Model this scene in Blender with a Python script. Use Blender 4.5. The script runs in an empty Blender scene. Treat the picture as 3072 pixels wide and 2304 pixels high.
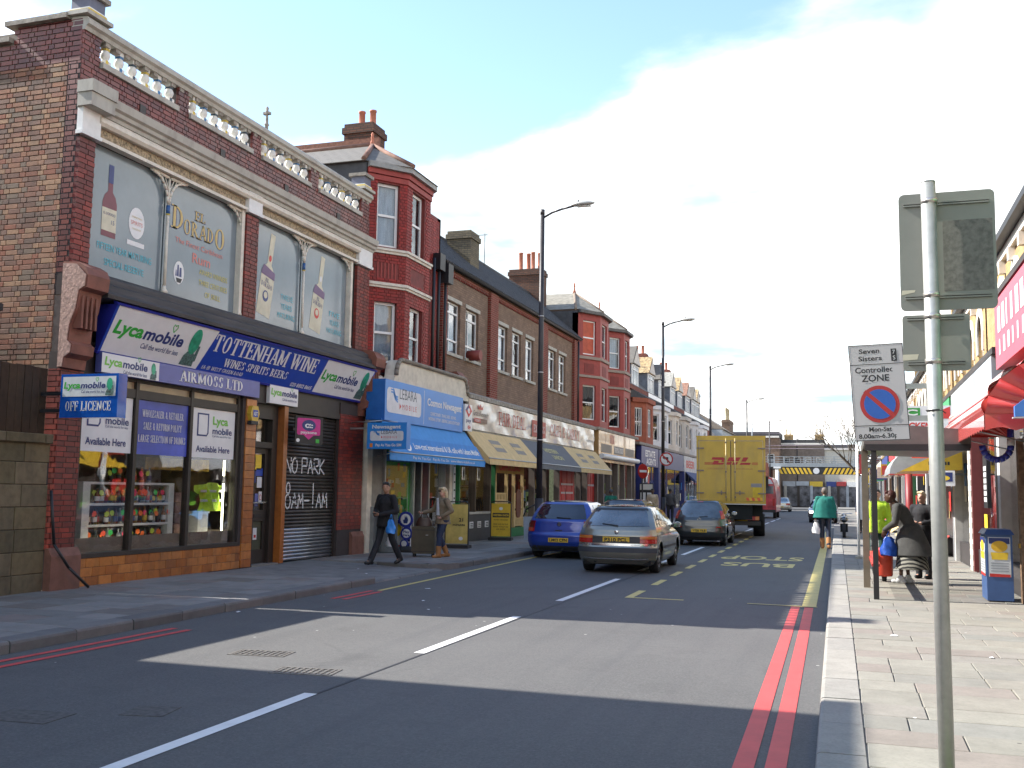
import bpy, bmesh, math, random
from mathutils import Vector, Matrix
RD = math.radians
rnd = random.Random(11)
SC = bpy.context.scene
COL = SC.collection

# ---------------------------------------------------------------- camera
cam = bpy.data.cameras.new('camera'); cam.sensor_width = 36; cam.lens = 35.86
cam.clip_start = .05; cam.clip_end = 4000
camo = bpy.data.objects.new('camera', cam); COL.objects.link(camo)
_yaw, _pit, _rol = .319825, .104056, RD(.87)
_w = Vector((-math.sin(_yaw)*math.cos(_pit), math.cos(_yaw)*math.cos(_pit), math.sin(_pit)))
_r = Vector((math.cos(_yaw), math.sin(_yaw), 0)); _u = _r.cross(_w)
_r2 = _r*math.cos(_rol)+_u*math.sin(_rol); _u2 = _u*math.cos(_rol)-_r*math.sin(_rol)
camo.matrix_world = Matrix(((_r2.x, _u2.x, -_w.x, 0), (_r2.y, _u2.y, -_w.y, 0), (_r2.z, _u2.z, -_w.z, 1.7), (0, 0, 0, 1)))
SC.camera = camo

# ---------------------------------------------------------------- light
SUN_EL, SUN_DIR = RD(39), RD(6)            # light travels towards +X, turned slightly to +Y
d = Vector((math.cos(SUN_DIR)*math.cos(SUN_EL), math.sin(SUN_DIR)*math.cos(SUN_EL), -math.sin(SUN_EL)))
sl = bpy.data.lights.new('sun', 'SUN'); sl.energy = 4.2; sl.angle = RD(.5); sl.color = (1, .95, .87)
so = bpy.data.objects.new('sun', sl); COL.objects.link(so)
so.rotation_euler = (-d).to_track_quat('Z', 'Y').to_euler(); so.location = (-30, 0, 40)
W = bpy.data.worlds.new('World'); SC.world = W; W.use_nodes = True
nt = W.node_tree; N = nt.nodes; LK = nt.links; N.clear()
def nd(tree, kind, **kw):
    n = tree.nodes.new(kind)
    for k, v in kw.items():
        if k.startswith('_'): n.inputs[k[1:].replace('_', ' ')].default_value = v
        else: setattr(n, k, v)
    return n
def mathn(tree, op, a, b=None, clamp=False):
    n = tree.nodes.new('ShaderNodeMath'); n.operation = op; n.use_clamp = clamp
    for i, q in enumerate((a, b)):
        if q is None: continue
        if isinstance(q, (int, float)): n.inputs[i].default_value = q
        else: tree.links.new(q, n.inputs[i])
    return n.outputs[0]
sky = nd(nt, 'ShaderNodeTexSky', sky_type='NISHITA', sun_disc=False, sun_elevation=SUN_EL, sun_rotation=math.atan2(-d.x, -d.y), air_density=1.0, dust_density=.15, ozone_density=1.2)
tc = nd(nt, 'ShaderNodeTexCoord'); sp = nd(nt, 'ShaderNodeSeparateXYZ'); LK.new(tc.outputs['Generated'], sp.inputs[0])
zc = mathn(nt, 'MAXIMUM', mathn(nt, 'ADD', sp.outputs[2], .09), .02)
cb = nd(nt, 'ShaderNodeCombineXYZ')
LK.new(mathn(nt, 'DIVIDE', sp.outputs[0], zc), cb.inputs[0]); LK.new(mathn(nt, 'DIVIDE', sp.outputs[1], zc), cb.inputs[1])
mp = nd(nt, 'ShaderNodeMapping', _Location=(17.206, 8.5487, 1.9038)); LK.new(cb.outputs[0], mp.inputs[0])
n1 = nd(nt, 'ShaderNodeTexNoise', _Scale=.42, _Detail=9.0, _Roughness=.55, _Distortion=.25); LK.new(mp.outputs[0], n1.inputs[0])
n2 = nd(nt, 'ShaderNodeTexNoise', _Scale=1.1, _Detail=5.0, _Roughness=.6); LK.new(mp.outputs[0], n2.inputs[0])
# more cloud low down, clearer overhead
cov = mathn(nt, 'SUBTRACT', .675, mathn(nt, 'MULTIPLY', sp.outputs[2], .60))
dens = mathn(nt, 'ADD', mathn(nt, 'SUBTRACT', n1.outputs[0], .5), cov)
mr = nd(nt, 'ShaderNodeMapRange', interpolation_type='SMOOTHSTEP'); mr.inputs[1].default_value = .40; mr.inputs[2].default_value = .50
LK.new(dens, mr.inputs[0])
cl = nd(nt, 'ShaderNodeMix', data_type='RGBA'); cl.inputs[6].default_value = (1.95, 2.4, 2.65, 1); cl.inputs[7].default_value = (7.2, 6.9, 6.5, 1)
mr2 = nd(nt, 'ShaderNodeMapRange', interpolation_type='SMOOTHSTEP'); mr2.inputs[1].default_value = .33; mr2.inputs[2].default_value = .66
LK.new(n2.outputs[0], mr2.inputs[0]); LK.new(mr2.outputs[0], cl.inputs[0])
mx = nd(nt, 'ShaderNodeMix', data_type='RGBA')
LK.new(mathn(nt, 'MULTIPLY', mr.outputs[0], .96), mx.inputs[0]); LK.new(sky.outputs[0], mx.inputs[6]); LK.new(cl.outputs[2], mx.inputs[7])
bg = nd(nt, 'ShaderNodeBackground', _Strength=.14); LK.new(mx.outputs[2], bg.inputs[0])
wo = nd(nt, 'ShaderNodeOutputWorld'); LK.new(bg.outputs[0], wo.inputs[0])
VS = SC.view_settings; SC.display_settings.display_device = 'sRGB'
VS.view_transform = 'Standard'; VS.look = 'None'; VS.gamma = 1; VS.exposure = 1.5; VS.use_curve_mapping = False
SC.cycles.max_bounces = 6; SC.cycles.caustics_reflective = False; SC.cycles.caustics_refractive = False

# ---------------------------------------------------------------- materials
MATS = {}
def newmat(name):
    m = bpy.data.materials.new(name); m.use_nodes = True
    b = m.node_tree.nodes['Principled BSDF']
    return m, m.node_tree, b
def rgb(c):                      # sRGB 0-255 -> linear
    return tuple(((v/255)/12.92 if v/255 <= .04045 else ((v/255+.055)/1.055)**2.4) for v in c)
def objco(t, scl=None):
    tcn = t.nodes.new('ShaderNodeTexCoord')
    if scl is None: return tcn.outputs['Object']
    mpn = t.nodes.new('ShaderNodeMapping'); mpn.inputs['Scale'].default_value = scl
    t.links.new(tcn.outputs['Object'], mpn.inputs[0]); return mpn.outputs[0]
def mixc(t, fac, a, b, mode='MIX'):
    n = t.nodes.new('ShaderNodeMix'); n.data_type = 'RGBA'; n.blend_type = mode
    for i, q in ((0, fac), (6, a), (7, b)):
        if isinstance(q, (int, float)): n.inputs[i].default_value = q
        elif isinstance(q, tuple): n.inputs[i].default_value = (q+(1,))[:4]
        else: t.links.new(q, n.inputs[i])
    return n.outputs[2]
def noise(t, co, scale, detail=4, rough=.6):
    n = t.nodes.new('ShaderNodeTexNoise'); n.inputs['Scale'].default_value = scale; n.inputs['Detail'].default_value = detail; n.inputs['Roughness'].default_value = rough
    t.links.new(co, n.inputs['Vector']); return n.outputs[0]
def maprange(t, v, a, b, c=0, e=1):
    n = t.nodes.new('ShaderNodeMapRange'); t.links.new(v, n.inputs[0])
    for i, q in zip((1, 2, 3, 4), (a, b, c, e)): n.inputs[i].default_value = q
    return n.outputs[0]
def bumpn(t, b, h, strength=.3, dist=.01):
    n = t.nodes.new('ShaderNodeBump'); n.inputs['Strength'].default_value = strength; n.inputs['Distance'].default_value = dist
    t.links.new(h, n.inputs['Height']); t.links.new(n.outputs[0], b.inputs['Normal'])
def M(name, col, rough=.6, metal=0., var=.12, scale=5., bump=0., bscale=40., spec=.5, coat=0., dirt=0., dirtcol=(.05, .045, .04), dscale=2.5, stretch=(1, 1, 1), emit=0.):
    """plain procedural material: tint variation, optional dirt patches and fine relief"""
    if name in MATS: return MATS[name]
    m, t, b = newmat(name); col = tuple(col)
    co = objco(t, stretch)
    f = noise(t, co, scale)
    lo = tuple(c*(1-var) for c in col); hi = tuple(min(1, c*(1+var)) for c in col)
    c = mixc(t, maprange(t, f, .3, .7), lo, hi)
    if dirt:
        g = noise(t, co, dscale, 7, .65)
        c = mixc(t, maprange(t, g, .62-.25*dirt, .80-.1*dirt, 0, min(1, dirt)), c, tuple(dirtcol))
    t.links.new(c, b.inputs['Base Color'])
    b.inputs['Roughness'].default_value = rough; b.inputs['Metallic'].default_value = metal; b.inputs['Specular IOR Level'].default_value = spec
    if coat: b.inputs['Coat Weight'].default_value = coat; b.inputs['Coat Roughness'].default_value = .04
    if emit:
        b.inputs['Emission Strength'].default_value = emit; t.links.new(c, b.inputs['Emission Color'])
    if bump: bumpn(t, b, noise(t, co, bscale, 5), bump)
    MATS[name] = m; return m
def Mbrick(name, cols, rough=.75, bump=.4, spec=.4, dirt=.25):
    """for modelled bricks and slabs: every piece takes its own tint from a face value or the object's random number"""
    if name in MATS: return MATS[name]
    m, t, b = newmat(name)
    at = t.nodes.new('ShaderNodeAttribute'); at.attribute_name = 'rnd'
    oi = t.nodes.new('ShaderNodeObjectInfo')
    v = mathn(t, 'FRACT', mathn(t, 'ADD', at.outputs['Fac'], oi.outputs['Random']))
    cr = t.nodes.new('ShaderNodeValToRGB'); cr.color_ramp.interpolation = 'CONSTANT'
    e = cr.color_ramp.elements; n = len(cols)
    e[0].color = tuple(cols[0])+(1,); e[1].position = 1/n; e[1].color = tuple(cols[1])+(1,)
    for i in range(2, n): q = e.new(i/n); q.color = tuple(cols[i])+(1,)
    t.links.new(v, cr.inputs[0])
    geo = t.nodes.new('ShaderNodeNewGeometry'); co = geo.outputs['Position']
    f = noise(t, co, 9, 6)
    c = mixc(t, maprange(t, f, .3, .75, .75, 1.15), (0, 0, 0), cr.outputs[0]); 
    mq = t.nodes.new('ShaderNodeMapping'); mq.inputs['Scale'].default_value = (1.6, 1.6, .35); t.links.new(co, mq.inputs[0])
    g = noise(t, mq.outputs[0], 1.3, 7)
    c = mixc(t, maprange(t, g, .46, .74, 0, dirt*1.5), c, (.045, .04, .035))
    t.links.new(c, b.inputs['Base Color']); b.inputs['Roughness'].default_value = rough; b.inputs['Specular IOR Level'].default_value = spec
    bumpn(t, b, noise(t, co, 70, 4), bump, .006)
    MATS[name] = m; return m
def Mwallbrick(name, c1, c2, mortar, bw=.225, bh=.075, ms=.012, rough=.85, dirt=.3):
    """far brickwork, read from (x+y, z)"""
    if name in MATS: return MATS[name]
    m, t, b = newmat(name)
    co = objco(t); s = t.nodes.new('ShaderNodeSeparateXYZ'); t.links.new(co, s.inputs[0])
    cbn = t.nodes.new('ShaderNodeCombineXYZ')
    t.links.new(mathn(t, 'ADD', s.outputs[0], s.outputs[1]), cbn.inputs[0]); t.links.new(s.outputs[2], cbn.inputs[1])
    k = t.nodes.new('ShaderNodeTexBrick'); t.links.new(cbn.outputs[0], k.inputs['Vector'])
    k.inputs['Color1'].default_value = tuple(c1)+(1,); k.inputs['Color2'].default_value = tuple(c2)+(1,); k.inputs['Mortar'].default_value = tuple(mortar)+(1,)
    k.inputs['Scale'].default_value = 1; k.inputs['Mortar Size'].default_value = ms; k.inputs['Brick Width'].default_value = bw; k.inputs['Row Height'].default_value = bh; k.inputs['Bias'].default_value = -.1
    f = noise(t, co, 2.2, 7)
    c = mixc(t, maprange(t, f, .3, .75, .72, 1.1), (0, 0, 0), k.outputs['Color'])
    g = noise(t, objco(t, (1, 1, .25)), 1.1, 6)
    c = mixc(t, maprange(t, g, .5, .8, 0, dirt), c, (.04, .035, .03))
    t.links.new(c, b.inputs['Base Color']); b.inputs['Roughness'].default_value = rough; b.inputs['Specular IOR Level'].default_value = .3
    inv = mathn(t, 'SUBTRACT', 1, k.outputs['Fac'])
    bumpn(t, b, inv, .6, .01)
    MATS[name] = m; return m
def Mglass(name, tint=(1, 1, 1), rough=.02, refl=1.0, see=.9):
    """thin pane: clear with a Fresnel reflection"""
    if name in MATS: return MATS[name]
    m, t, b = newmat(name); t.nodes.remove(b)
    o = [n for n in t.nodes if n.type == 'OUTPUT_MATERIAL'][0]
    tr = t.nodes.new('ShaderNodeBsdfTransparent'); tr.inputs[0].default_value = tuple(c*see for c in tint)+(1,)
    gl = t.nodes.new('ShaderNodeBsdfGlossy'); gl.inputs['Roughness'].default_value = rough; gl.inputs[0].default_value = (refl, refl, refl, 1)
    lw = t.nodes.new('ShaderNodeLayerWeight'); lw.inputs[0].default_value = .5
    frn = mathn(t, 'ADD', mathn(t, 'MULTIPLY', mathn(t, 'POWER', lw.outputs['Facing'], 4.), .75), .07)
    bu = t.nodes.new('ShaderNodeBump'); bu.inputs['Strength'].default_value = .06; bu.inputs['Distance'].default_value = .05
    t.links.new(noise(t, objco(t), 1.6, 2), bu.inputs['Height']); t.links.new(bu.outputs[0], gl.inputs['Normal'])
    ms = t.nodes.new('ShaderNodeMixShader'); t.links.new(frn, ms.inputs[0]); t.links.new(tr.outputs[0], ms.inputs[1]); t.links.new(gl.outputs[0], ms.inputs[2])
    t.links.new(ms.outputs[0], o.inputs[0]); MATS[name] = m; return m

# ---------------------------------------------------------------- frames, mesh builder
X, Y, Z = Vector((1, 0, 0)), Vector((0, 1, 0)), Vector((0, 0, 1))
class Fr:
    """local frame: u along, v up, n out (n = u x v)"""
    def __init__(s, O, U=Y, V=Z): s.O = Vector(O); s.U = Vector(U).normalized(); s.V = Vector(V).normalized(); s.N = s.U.cross(s.V)
    def p(s, u, v, n=0): return s.O+s.U*u+s.V*v+s.N*n
OFF = {}
class MB:
    def __init__(s): s.v = []; s.f = []; s.mi = []; s.sm = []; s.r = []; s.cur = 0; s.rv = 0.
    def poly(s, pts, mi=None, smooth=False):
        i = len(s.v); s.v += [tuple(p) for p in pts]; s._f(range(i, i+len(pts)), mi, smooth)
    def _f(s, idx, mi=None, smooth=False):
        s.f.append(tuple(idx)); s.mi.append(s.cur if mi is None else mi); s.sm.append(smooth); s.r.append(s.rv)
    def hexa(s, p, mi=None):        # p: 4 bottom (ccw) + 4 top
        i = len(s.v); s.v += [tuple(q) for q in p]
        for q in ((3, 2, 1, 0), (4, 5, 6, 7), (0, 1, 5, 4), (1, 2, 6, 5), (2, 3, 7, 6), (3, 0, 4, 7)): s._f([i+k for k in q], mi)
    def box(s, x0, x1, y0, y1, z0, z1, mi=None):
        s.hexa([(x0, y0, z0), (x1, y0, z0), (x1, y1, z0), (x0, y1, z0), (x0, y0, z1), (x1, y0, z1), (x1, y1, z1), (x0, y1, z1)], mi); return s
    def fb(s, fr, u0, u1, v0, v1, n0, n1, mi=None):
        s.hexa([fr.p(u0, v0, n0), fr.p(u0, v0, n1), fr.p(u1, v0, n1), fr.p(u1, v0, n0), fr.p(u0, v1, n0), fr.p(u0, v1, n1), fr.p(u1, v1, n1), fr.p(u1, v1, n0)], mi); return s
    def prism(s, a, b, mi=None, smooth=False):      # two matching outlines
        n = len(a); i = len(s.v); s.v += [tuple(p) for p in a]+[tuple(p) for p in b]
        s._f(range(i+n-1, i-1, -1), mi); s._f(range(i+n, i+2*n), mi)
        for k in range(n): s._f((i+k, i+(k+1) % n, i+n+(k+1) % n, i+n+k), mi, smooth)
        return s
    def ext(s, fr, uv, n0, n1, mi=None, smooth=False): return s.prism([fr.p(u, v, n0) for u, v in uv], [fr.p(u, v, n1) for u, v in uv], mi, smooth)
    def prof(s, fr, nv, u0, u1, mi=None, smooth=False):  # profile in (n, v) swept along u
        return s.prism([fr.p(u0, v, n) for n, v in nv], [fr.p(u1, v, n) for n, v in nv], mi, smooth)
    def cyl(s, p0, p1, r0, r1=None, n=12, mi=None, smooth=True, caps=True):
        p0, p1 = Vector(p0), Vector(p1); r1 = r0 if r1 is None else r1
        ax = (p1-p0).normalized(); a = ax.orthogonal().normalized(); b = ax.cross(a)
        i = len(s.v)
        for p, r in ((p0, r0), (p1, r1)):
            for k in range(n): th = 2*math.pi*k/n; s.v.append(tuple(p+a*(r*math.cos(th))+b*(r*math.sin(th))))
        for k in range(n): s._f((i+k, i+(k+1) % n, i+n+(k+1) % n, i+n+k), mi, smooth)
        if caps: s._f(range(i+n-1, i-1, -1), mi); s._f(range(i+n, i+2*n), mi)
        return s
    def tube(s, pts, r, n=6, mi=None):
        for a, b in zip(pts, pts[1:]): s.cyl(a, b, r, r, n, mi)
        return s
    def lathe(s, o, pr, n=14, ax=Z, mi=None, smooth=True):   # pr: (radius, height)
        o = Vector(o); ax = Vector(ax).normalized(); a = ax.orthogonal().normalized(); b = ax.cross(a); i = len(s.v); m = len(pr)
        for r, h in pr:
            for k in range(n): th = 2*math.pi*k/n; s.v.append(tuple(o+ax*h+a*(r*math.cos(th))+b*(r*math.sin(th))))
        for j in range(m-1):
            for k in range(n): s._f((i+j*n+k, i+j*n+(k+1) % n, i+(j+1)*n+(k+1) % n, i+(j+1)*n+k), mi, smooth)
        s._f(range(i+n-1, i-1, -1), mi); s._f(range(i+(m-1)*n, i+m*n), mi); return s
    def ball(s, c, r, n=12, m=8, mi=None):
        c = Vector(c); r = Vector(r) if hasattr(r, '__len__') else Vector((r, r, r)); i = len(s.v)
        for j in range(m+1):
            ph = math.pi*j/m
            for k in range(n): th = 2*math.pi*k/n; s.v.append((c.x+r.x*math.sin(ph)*math.cos(th), c.y+r.y*math.sin(ph)*math.sin(th), c.z-r.z*math.cos(ph)))
        for j in range(m):
            for k in range(n): s._f((i+j*n+k, i+j*n+(k+1) % n, i+(j+1)*n+(k+1) % n, i+(j+1)*n+k), mi, True)
        return s
    def grid(s, fn, nu, nv, mi=None, smooth=True):
        i = len(s.v)
        for a in range(nu+1):
            for b in range(nv+1): s.v.append(tuple(fn(a/nu, b/nv)))
        w = nv+1
        for a in range(nu):
            for b in range(nv): s._f((i+a*w+b, i+(a+1)*w+b, i+(a+1)*w+b+1, i+a*w+b+1), mi, smooth)
        return s
    def mesh(s, name, mats, off=None, recalc=True):
        me = bpy.data.meshes.new(name)
        vs = s.v if off is None else [(a-off.x, b-off.y, c-off.z) for a, b, c in s.v]
        me.from_pydata(vs, [], s.f)
        for m in (mats if isinstance(mats, (list, tuple)) else [mats]): me.materials.append(m)
        me.polygons.foreach_set('material_index', s.mi); me.polygons.foreach_set('use_smooth', s.sm)
        if any(s.r):
            at = me.attributes.new('rnd', 'FLOAT', 'FACE'); at.data.foreach_set('value', s.r)
        if recalc:
            bm = bmesh.new(); bm.from_mesh(me); bmesh.ops.remove_doubles(bm, verts=bm.verts, dist=1e-5) if any(s.sm) else None
            bmesh.ops.recalc_face_normals(bm, faces=bm.faces); bm.to_mesh(me); bm.free()
        me.update(); return me
    def build(s, name, mats, parent=None, recalc=True, **tags):
        return place(name, s.mesh(name, mats, OFF.get(parent.name, Vector()) if parent else None, recalc), parent, **tags)
def tag(o, label=None, cat=None, group=None, kind=None):
    if label: o['label'] = label
    if cat: o['category'] = cat
    if group: o['group'] = group
    if kind: o['kind'] = kind
    return o
def place(name, me, parent=None, mat4=None, **tags):
    o = bpy.data.objects.new(name, me); COL.objects.link(o)
    if parent: o.parent = parent; OFF[o.name] = OFF.get(parent.name, Vector())
    if mat4 is not None: o.matrix_local = mat4
    return tag(o, **tags)
def thing(name, label, cat, loc=(0, 0, 0), group=None, rotz=0.):
    """an empty at the base of a thing; parts are given in world coordinates unless the thing is turned"""
    o = bpy.data.objects.new(name, None); COL.objects.link(o); o.empty_display_size = .2
    o.location = loc; o.rotation_euler = (0, 0, rotz); OFF[o.name] = Vector(loc) if not rotz else Vector()
    return tag(o, label, cat, group)
def bx(parent, name, mat, fr, u0, u1, v0, v1, n0, n1, **tags): return MB().fb(fr, u0, u1, v0, v1, n0, n1).build(name, mat, parent, False, **tags)
def copy_tree(o, loc=None, rotz=None, label=None, parent=None):
    c = o.copy(); COL.objects.link(c); OFF[c.name] = Vector(loc) if loc is not None else OFF.get(o.name, Vector())
    if loc is not None: c.location = loc
    if rotz is not None: c.rotation_euler = (0, 0, rotz)
    if label: c['label'] = label
    if parent: c.parent = parent
    for ch in list(o.children): copy_tree(ch, parent=c)
    return c

# ---------------------------------------------------------------- lettering
TXT = {}
def txtmesh(s, bold, shear, spacing):
    k = (s, bold, shear, spacing)
    if k not in TXT:
        cu = bpy.data.curves.new('lettering', 'FONT'); cu.body = s; cu.size = 1; cu.offset = bold; cu.shear = shear; cu.resolution_u = 4; cu.space_character = spacing
        ob = bpy.data.objects.new('tmp', cu); me = bpy.data.meshes.new_from_object(ob); me.name = 'lettering'
        bpy.data.objects.remove(ob)
        xs = [v.co.x for v in me.vertices] or [0, 1]; ys = [v.co.y for v in me.vertices] or [0, 1]
        TXT[k] = (me, min(xs), max(xs), min(ys), max(ys))
    return TXT[k]
# a condensed roman with serifs: V stem, H hair, D diagonal, A arc (angles in degrees)
SER = {
 'A': (.74, [('D', .10, 0, .37, 1, 0), ('D', .64, 0, .37, 1, 1), ('H', .2, .34, .56), ('S', .10, 0), ('S', .64, 0)]),
 'B': (.66, [('V', .14, 0, 1), ('A', .16, .76, .34, .24, -90, 90), ('A', .16, .27, .40, .27, -90, 90), ('S', .1, 0), ('S', .1, 1)]),
 'C': (.68, [('A', .38, .5, .30, .5, 45, 315), ('T', .60, .66, .95), ('T', .60, .08, .3)]),
 'D': (.72, [('V', .14, 0, 1), ('A', .16, .5, .46, .5, -90, 90), ('S', .1, 0), ('S', .1, 1)]),
 'E': (.62, [('V', .14, 0, 1), ('H', .14, .965, .54), ('H', .14, .5, .42), ('H', .14, .035, .56), ('S', .1, 0), ('S', .1, 1), ('T', .53, .72, 1), ('T', .56, 0, .27), ('T', .42, .38, .62)]),
 'F': (.6, [('V', .14, 0, 1), ('H', .14, .965, .54), ('H', .14, .5, .42), ('S', .14, 0), ('S', .1, 1), ('T', .53, .72, 1), ('T', .42, .38, .62)]),
 'G': (.72, [('A', .38, .5, .30, .5, 45, 330), ('V', .58, .05, .42), ('S', .58, .42), ('T', .6, .66, .95)]),
 'H': (.76, [('V', .15, 0, 1), ('V', .61, 0, 1), ('H', .15, .5, .61)]+[('S', a, b) for a in (.15, .61) for b in (0, 1)]),
 'I': (.32, [('V', .16, 0, 1), ('S', .16, 0), ('S', .16, 1)]),
 'K': (.74, [('V', .14, 0, 1), ('D', .16, .4, .56, 1, 0), ('D', .3, .56, .62, 0, 1), ('S', .14, 0), ('S', .14, 1), ('S', .56, 1), ('S', .62, 0)]),
 'L': (.6, [('V', .14, 0, 1), ('H', .14, .035, .54), ('S', .1, 0), ('S', .14, 1), ('T', .54, 0, .3)]),
 'M': (.92, [('V', .13, 0, 1), ('V', .79, 0, 1), ('D', .16, 1, .46, .1, 1), ('D', .76, 1, .46, .1, 0), ('S', .13, 0), ('S', .79, 0), ('S', .1, 1), ('S', .82, 1)]),
 'N': (.78, [('V', .13, 0, 1), ('V', .65, 0, 1), ('D', .13, 1, .65, 0, 1), ('S', .13, 0), ('S', .1, 1), ('S', .65, 1)]),
 'O': (.74, [('A', .37, .5, .30, .5, 0, 360)]),
 'P': (.64, [('V', .14, 0, 1), ('A', .16, .72, .38, .28, -90, 90), ('S', .14, 0), ('S', .1, 1)]),
 'R': (.74, [('V', .14, 0, 1), ('A', .16, .74, .36, .26, -90, 90), ('D', .3, .5, .62, 0, 1), ('S', .14, 0), ('S', .1, 1), ('S', .64, 0)]),
 'S': (.58, [('A', .29, .74, .21, .26, 40, 250), ('A', .29, .26, .22, .26, -140, 70), ('T', .48, .7, .95), ('T', .09, .05, .3)]),
 'T': (.66, [('V', .33, 0, 1), ('H', .06, .965, .6), ('T', .06, .68, 1), ('T', .6, .68, 1), ('S', .33, 0)]),
 'U': (.74, [('V', .15, .25, 1), ('V', .6, .25, 1), ('A', .375, .27, .225, .27, 180, 360), ('S', .15, 1), ('S', .6, 1)]),
 'V': (.74, [('D', .12, 1, .37, 0, 1), ('D', .62, 1, .37, 0, 0), ('S', .12, 1), ('S', .62, 1)]),
 'W': (1.06, [('D', .1, 1, .32, 0, 1), ('D', .54, 1, .32, 0, 0), ('D', .52, 1, .74, 0, 1), ('D', .96, 1, .74, 0, 0), ('S', .1, 1), ('S', .53, 1), ('S', .96, 1)]),
 'X': (.74, [('D', .12, 1, .62, 0, 1), ('D', .62, 1, .12, 0, 0)]+[('S', a, b) for a in (.12, .62) for b in (0, 1)]),
 'Y': (.72, [('D', .1, 1, .36, .45, 1), ('D', .62, 1, .36, .45, 0), ('V', .36, 0, .5), ('S', .36, 0), ('S', .1, 1), ('S', .62, 1)]),
 '&': (.8, [('A', .34, .76, .17, .24, -60, 240), ('A', .32, .26, .24, .26, 90, 350), ('D', .2, .62, .68, 0, 1), ('H', .5, .46, .74)]),
 '-': (.4, [('H', .06, .42, .34)]), '1': (.36, [('V', .18, 0, 1), ('S', .18, 0)]), ' ': (.34, []), '.': (.25, [('T', .12, 0, .12)])}
def serifmesh(s, w=.15, shear=0):
    k = ('serif', s, w, shear)
    if k in TXT: return TXT[k]
    b = MB(); x = 0; h = .06; lay = [0]
    def q(*p):
        lay[0] += 1; z = 0
        b.poly([(a+shear*c, c, z) for a, c in p])
    for ch in s:
        adv, st = SER.get(ch, SER[' '])
        for g in st:
            if g[0] == 'V': q((x+g[1]-w/2, g[2]), (x+g[1]+w/2, g[2]), (x+g[1]+w/2, g[3]), (x+g[1]-w/2, g[3]))
            elif g[0] == 'H': q((x+g[1], g[2]-h/1.6), (x+g[3], g[2]-h/1.6), (x+g[3], g[2]+h/1.6), (x+g[1], g[2]+h/1.6))
            elif g[0] == 'S':
                y0, y1 = (0, h) if g[2] < .5 and g[2] == 0 else (g[2]-h, g[2])
                q((x+g[1]-w*.95, y0), (x+g[1]+w*.95, y0), (x+g[1]+w*.95, y1), (x+g[1]-w*.95, y1))
            elif g[0] == 'T': q((x+g[1]-h/1.7, g[2]), (x+g[1]+h/1.7, g[2]), (x+g[1]+h/1.7, g[3]), (x+g[1]-h/1.7, g[3]))
            elif g[0] == 'D':
                t = (w if g[5] else w*.5)/2*1.15; q((x+g[1]-t, g[2]), (x+g[1]+t, g[2]), (x+g[3]+t, g[4]), (x+g[3]-t, g[4]))
            else:
                cx, cy, rx, ry, a0, a1 = g[1:]; n = max(4, int((a1-a0)/24)); pr = None
                for i in range(n+1):
                    a = RD(a0+(a1-a0)*i/n); c, sn = math.cos(a), math.sin(a)
                    ti = h+(w-h)*abs(c)**1.5
                    o_, i_ = (x+cx+rx*c, cy+ry*sn), (x+cx+(rx-ti)*c, cy+(ry-min(ti, h*1.4))*sn)
                    if pr: q(pr[0], o_, i_, pr[1])
                    pr = (o_, i_)
        x += adv+.03
    me = b.mesh('lettering', [], None, False)
    TXT[k] = (me, 0, x, 0, 1); return TXT[k]
def txt(parent, s, mat, fr, u, v, h, w=None, n=.006, al='C', bold=0., shear=0., serif=False, sp=1., name='lettering', sw=.15):
    """one line of lettering: cap height h, optional fitted width w, anchored at (u, v) = centre/left of the baseline"""
    me, x0, x1, y0, y1 = serifmesh(s, sw, shear) if serif else txtmesh(s, bold, shear, sp)
    sy = h if serif else h/.70
    sx = sy if w is None else w/max(1e-6, x1-x0)
    if not me.materials: me.materials.append(mat); mm = me
    elif me.materials[0] != mat:
        kk = (me.name, mat.name)
        if kk not in TXT: TXT[kk] = me.copy(); TXT[kk].materials[0] = mat
        mm = TXT[kk]
    else: mm = me
    wid = (x1-x0)*sx
    uu = u-wid/2 if al == 'C' else (u if al == 'L' else u-wid)
    o = fr.p(uu-x0*sx, v, n)-OFF.get(parent.name, Vector())
    m4 = Matrix(((fr.U.x*sx, fr.V.x*sy, fr.N.x, o.x), (fr.U.y*sx, fr.V.y*sy, fr.N.y, o.y), (fr.U.z*sx, fr.V.z*sy, fr.N.z, o.z), (0, 0, 0, 1)))
    return place(name, mm, parent, m4)
def flat(parent, name, mat, fr, uv, n=.004, smooth=False):
    b = MB(); b.poly([fr.p(u, v, n) for u, v in uv]); return b.build(name, mat, parent, False)
def ell(cu, cv, ru, rv, n=20, a0=0, a1=360): return [(cu+ru*math.cos(RD(a0+(a1-a0)*i/n)), cv+rv*math.sin(RD(a0+(a1-a0)*i/n))) for i in range(n+(0 if a1-a0 == 360 else 1))]
def rrect(u0, u1, v0, v1, r, k=4):
    o = []
    for cu, cv, a in ((u1-r, v1-r, 0), (u0+r, v1-r, 90), (u0+r, v0+r, 180), (u1-r, v0+r, 270)): o += [(cu+r*math.cos(RD(a+90*i/k)), cv+r*math.sin(RD(a+90*i/k))) for i in range(k+1)]
    return o

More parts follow.
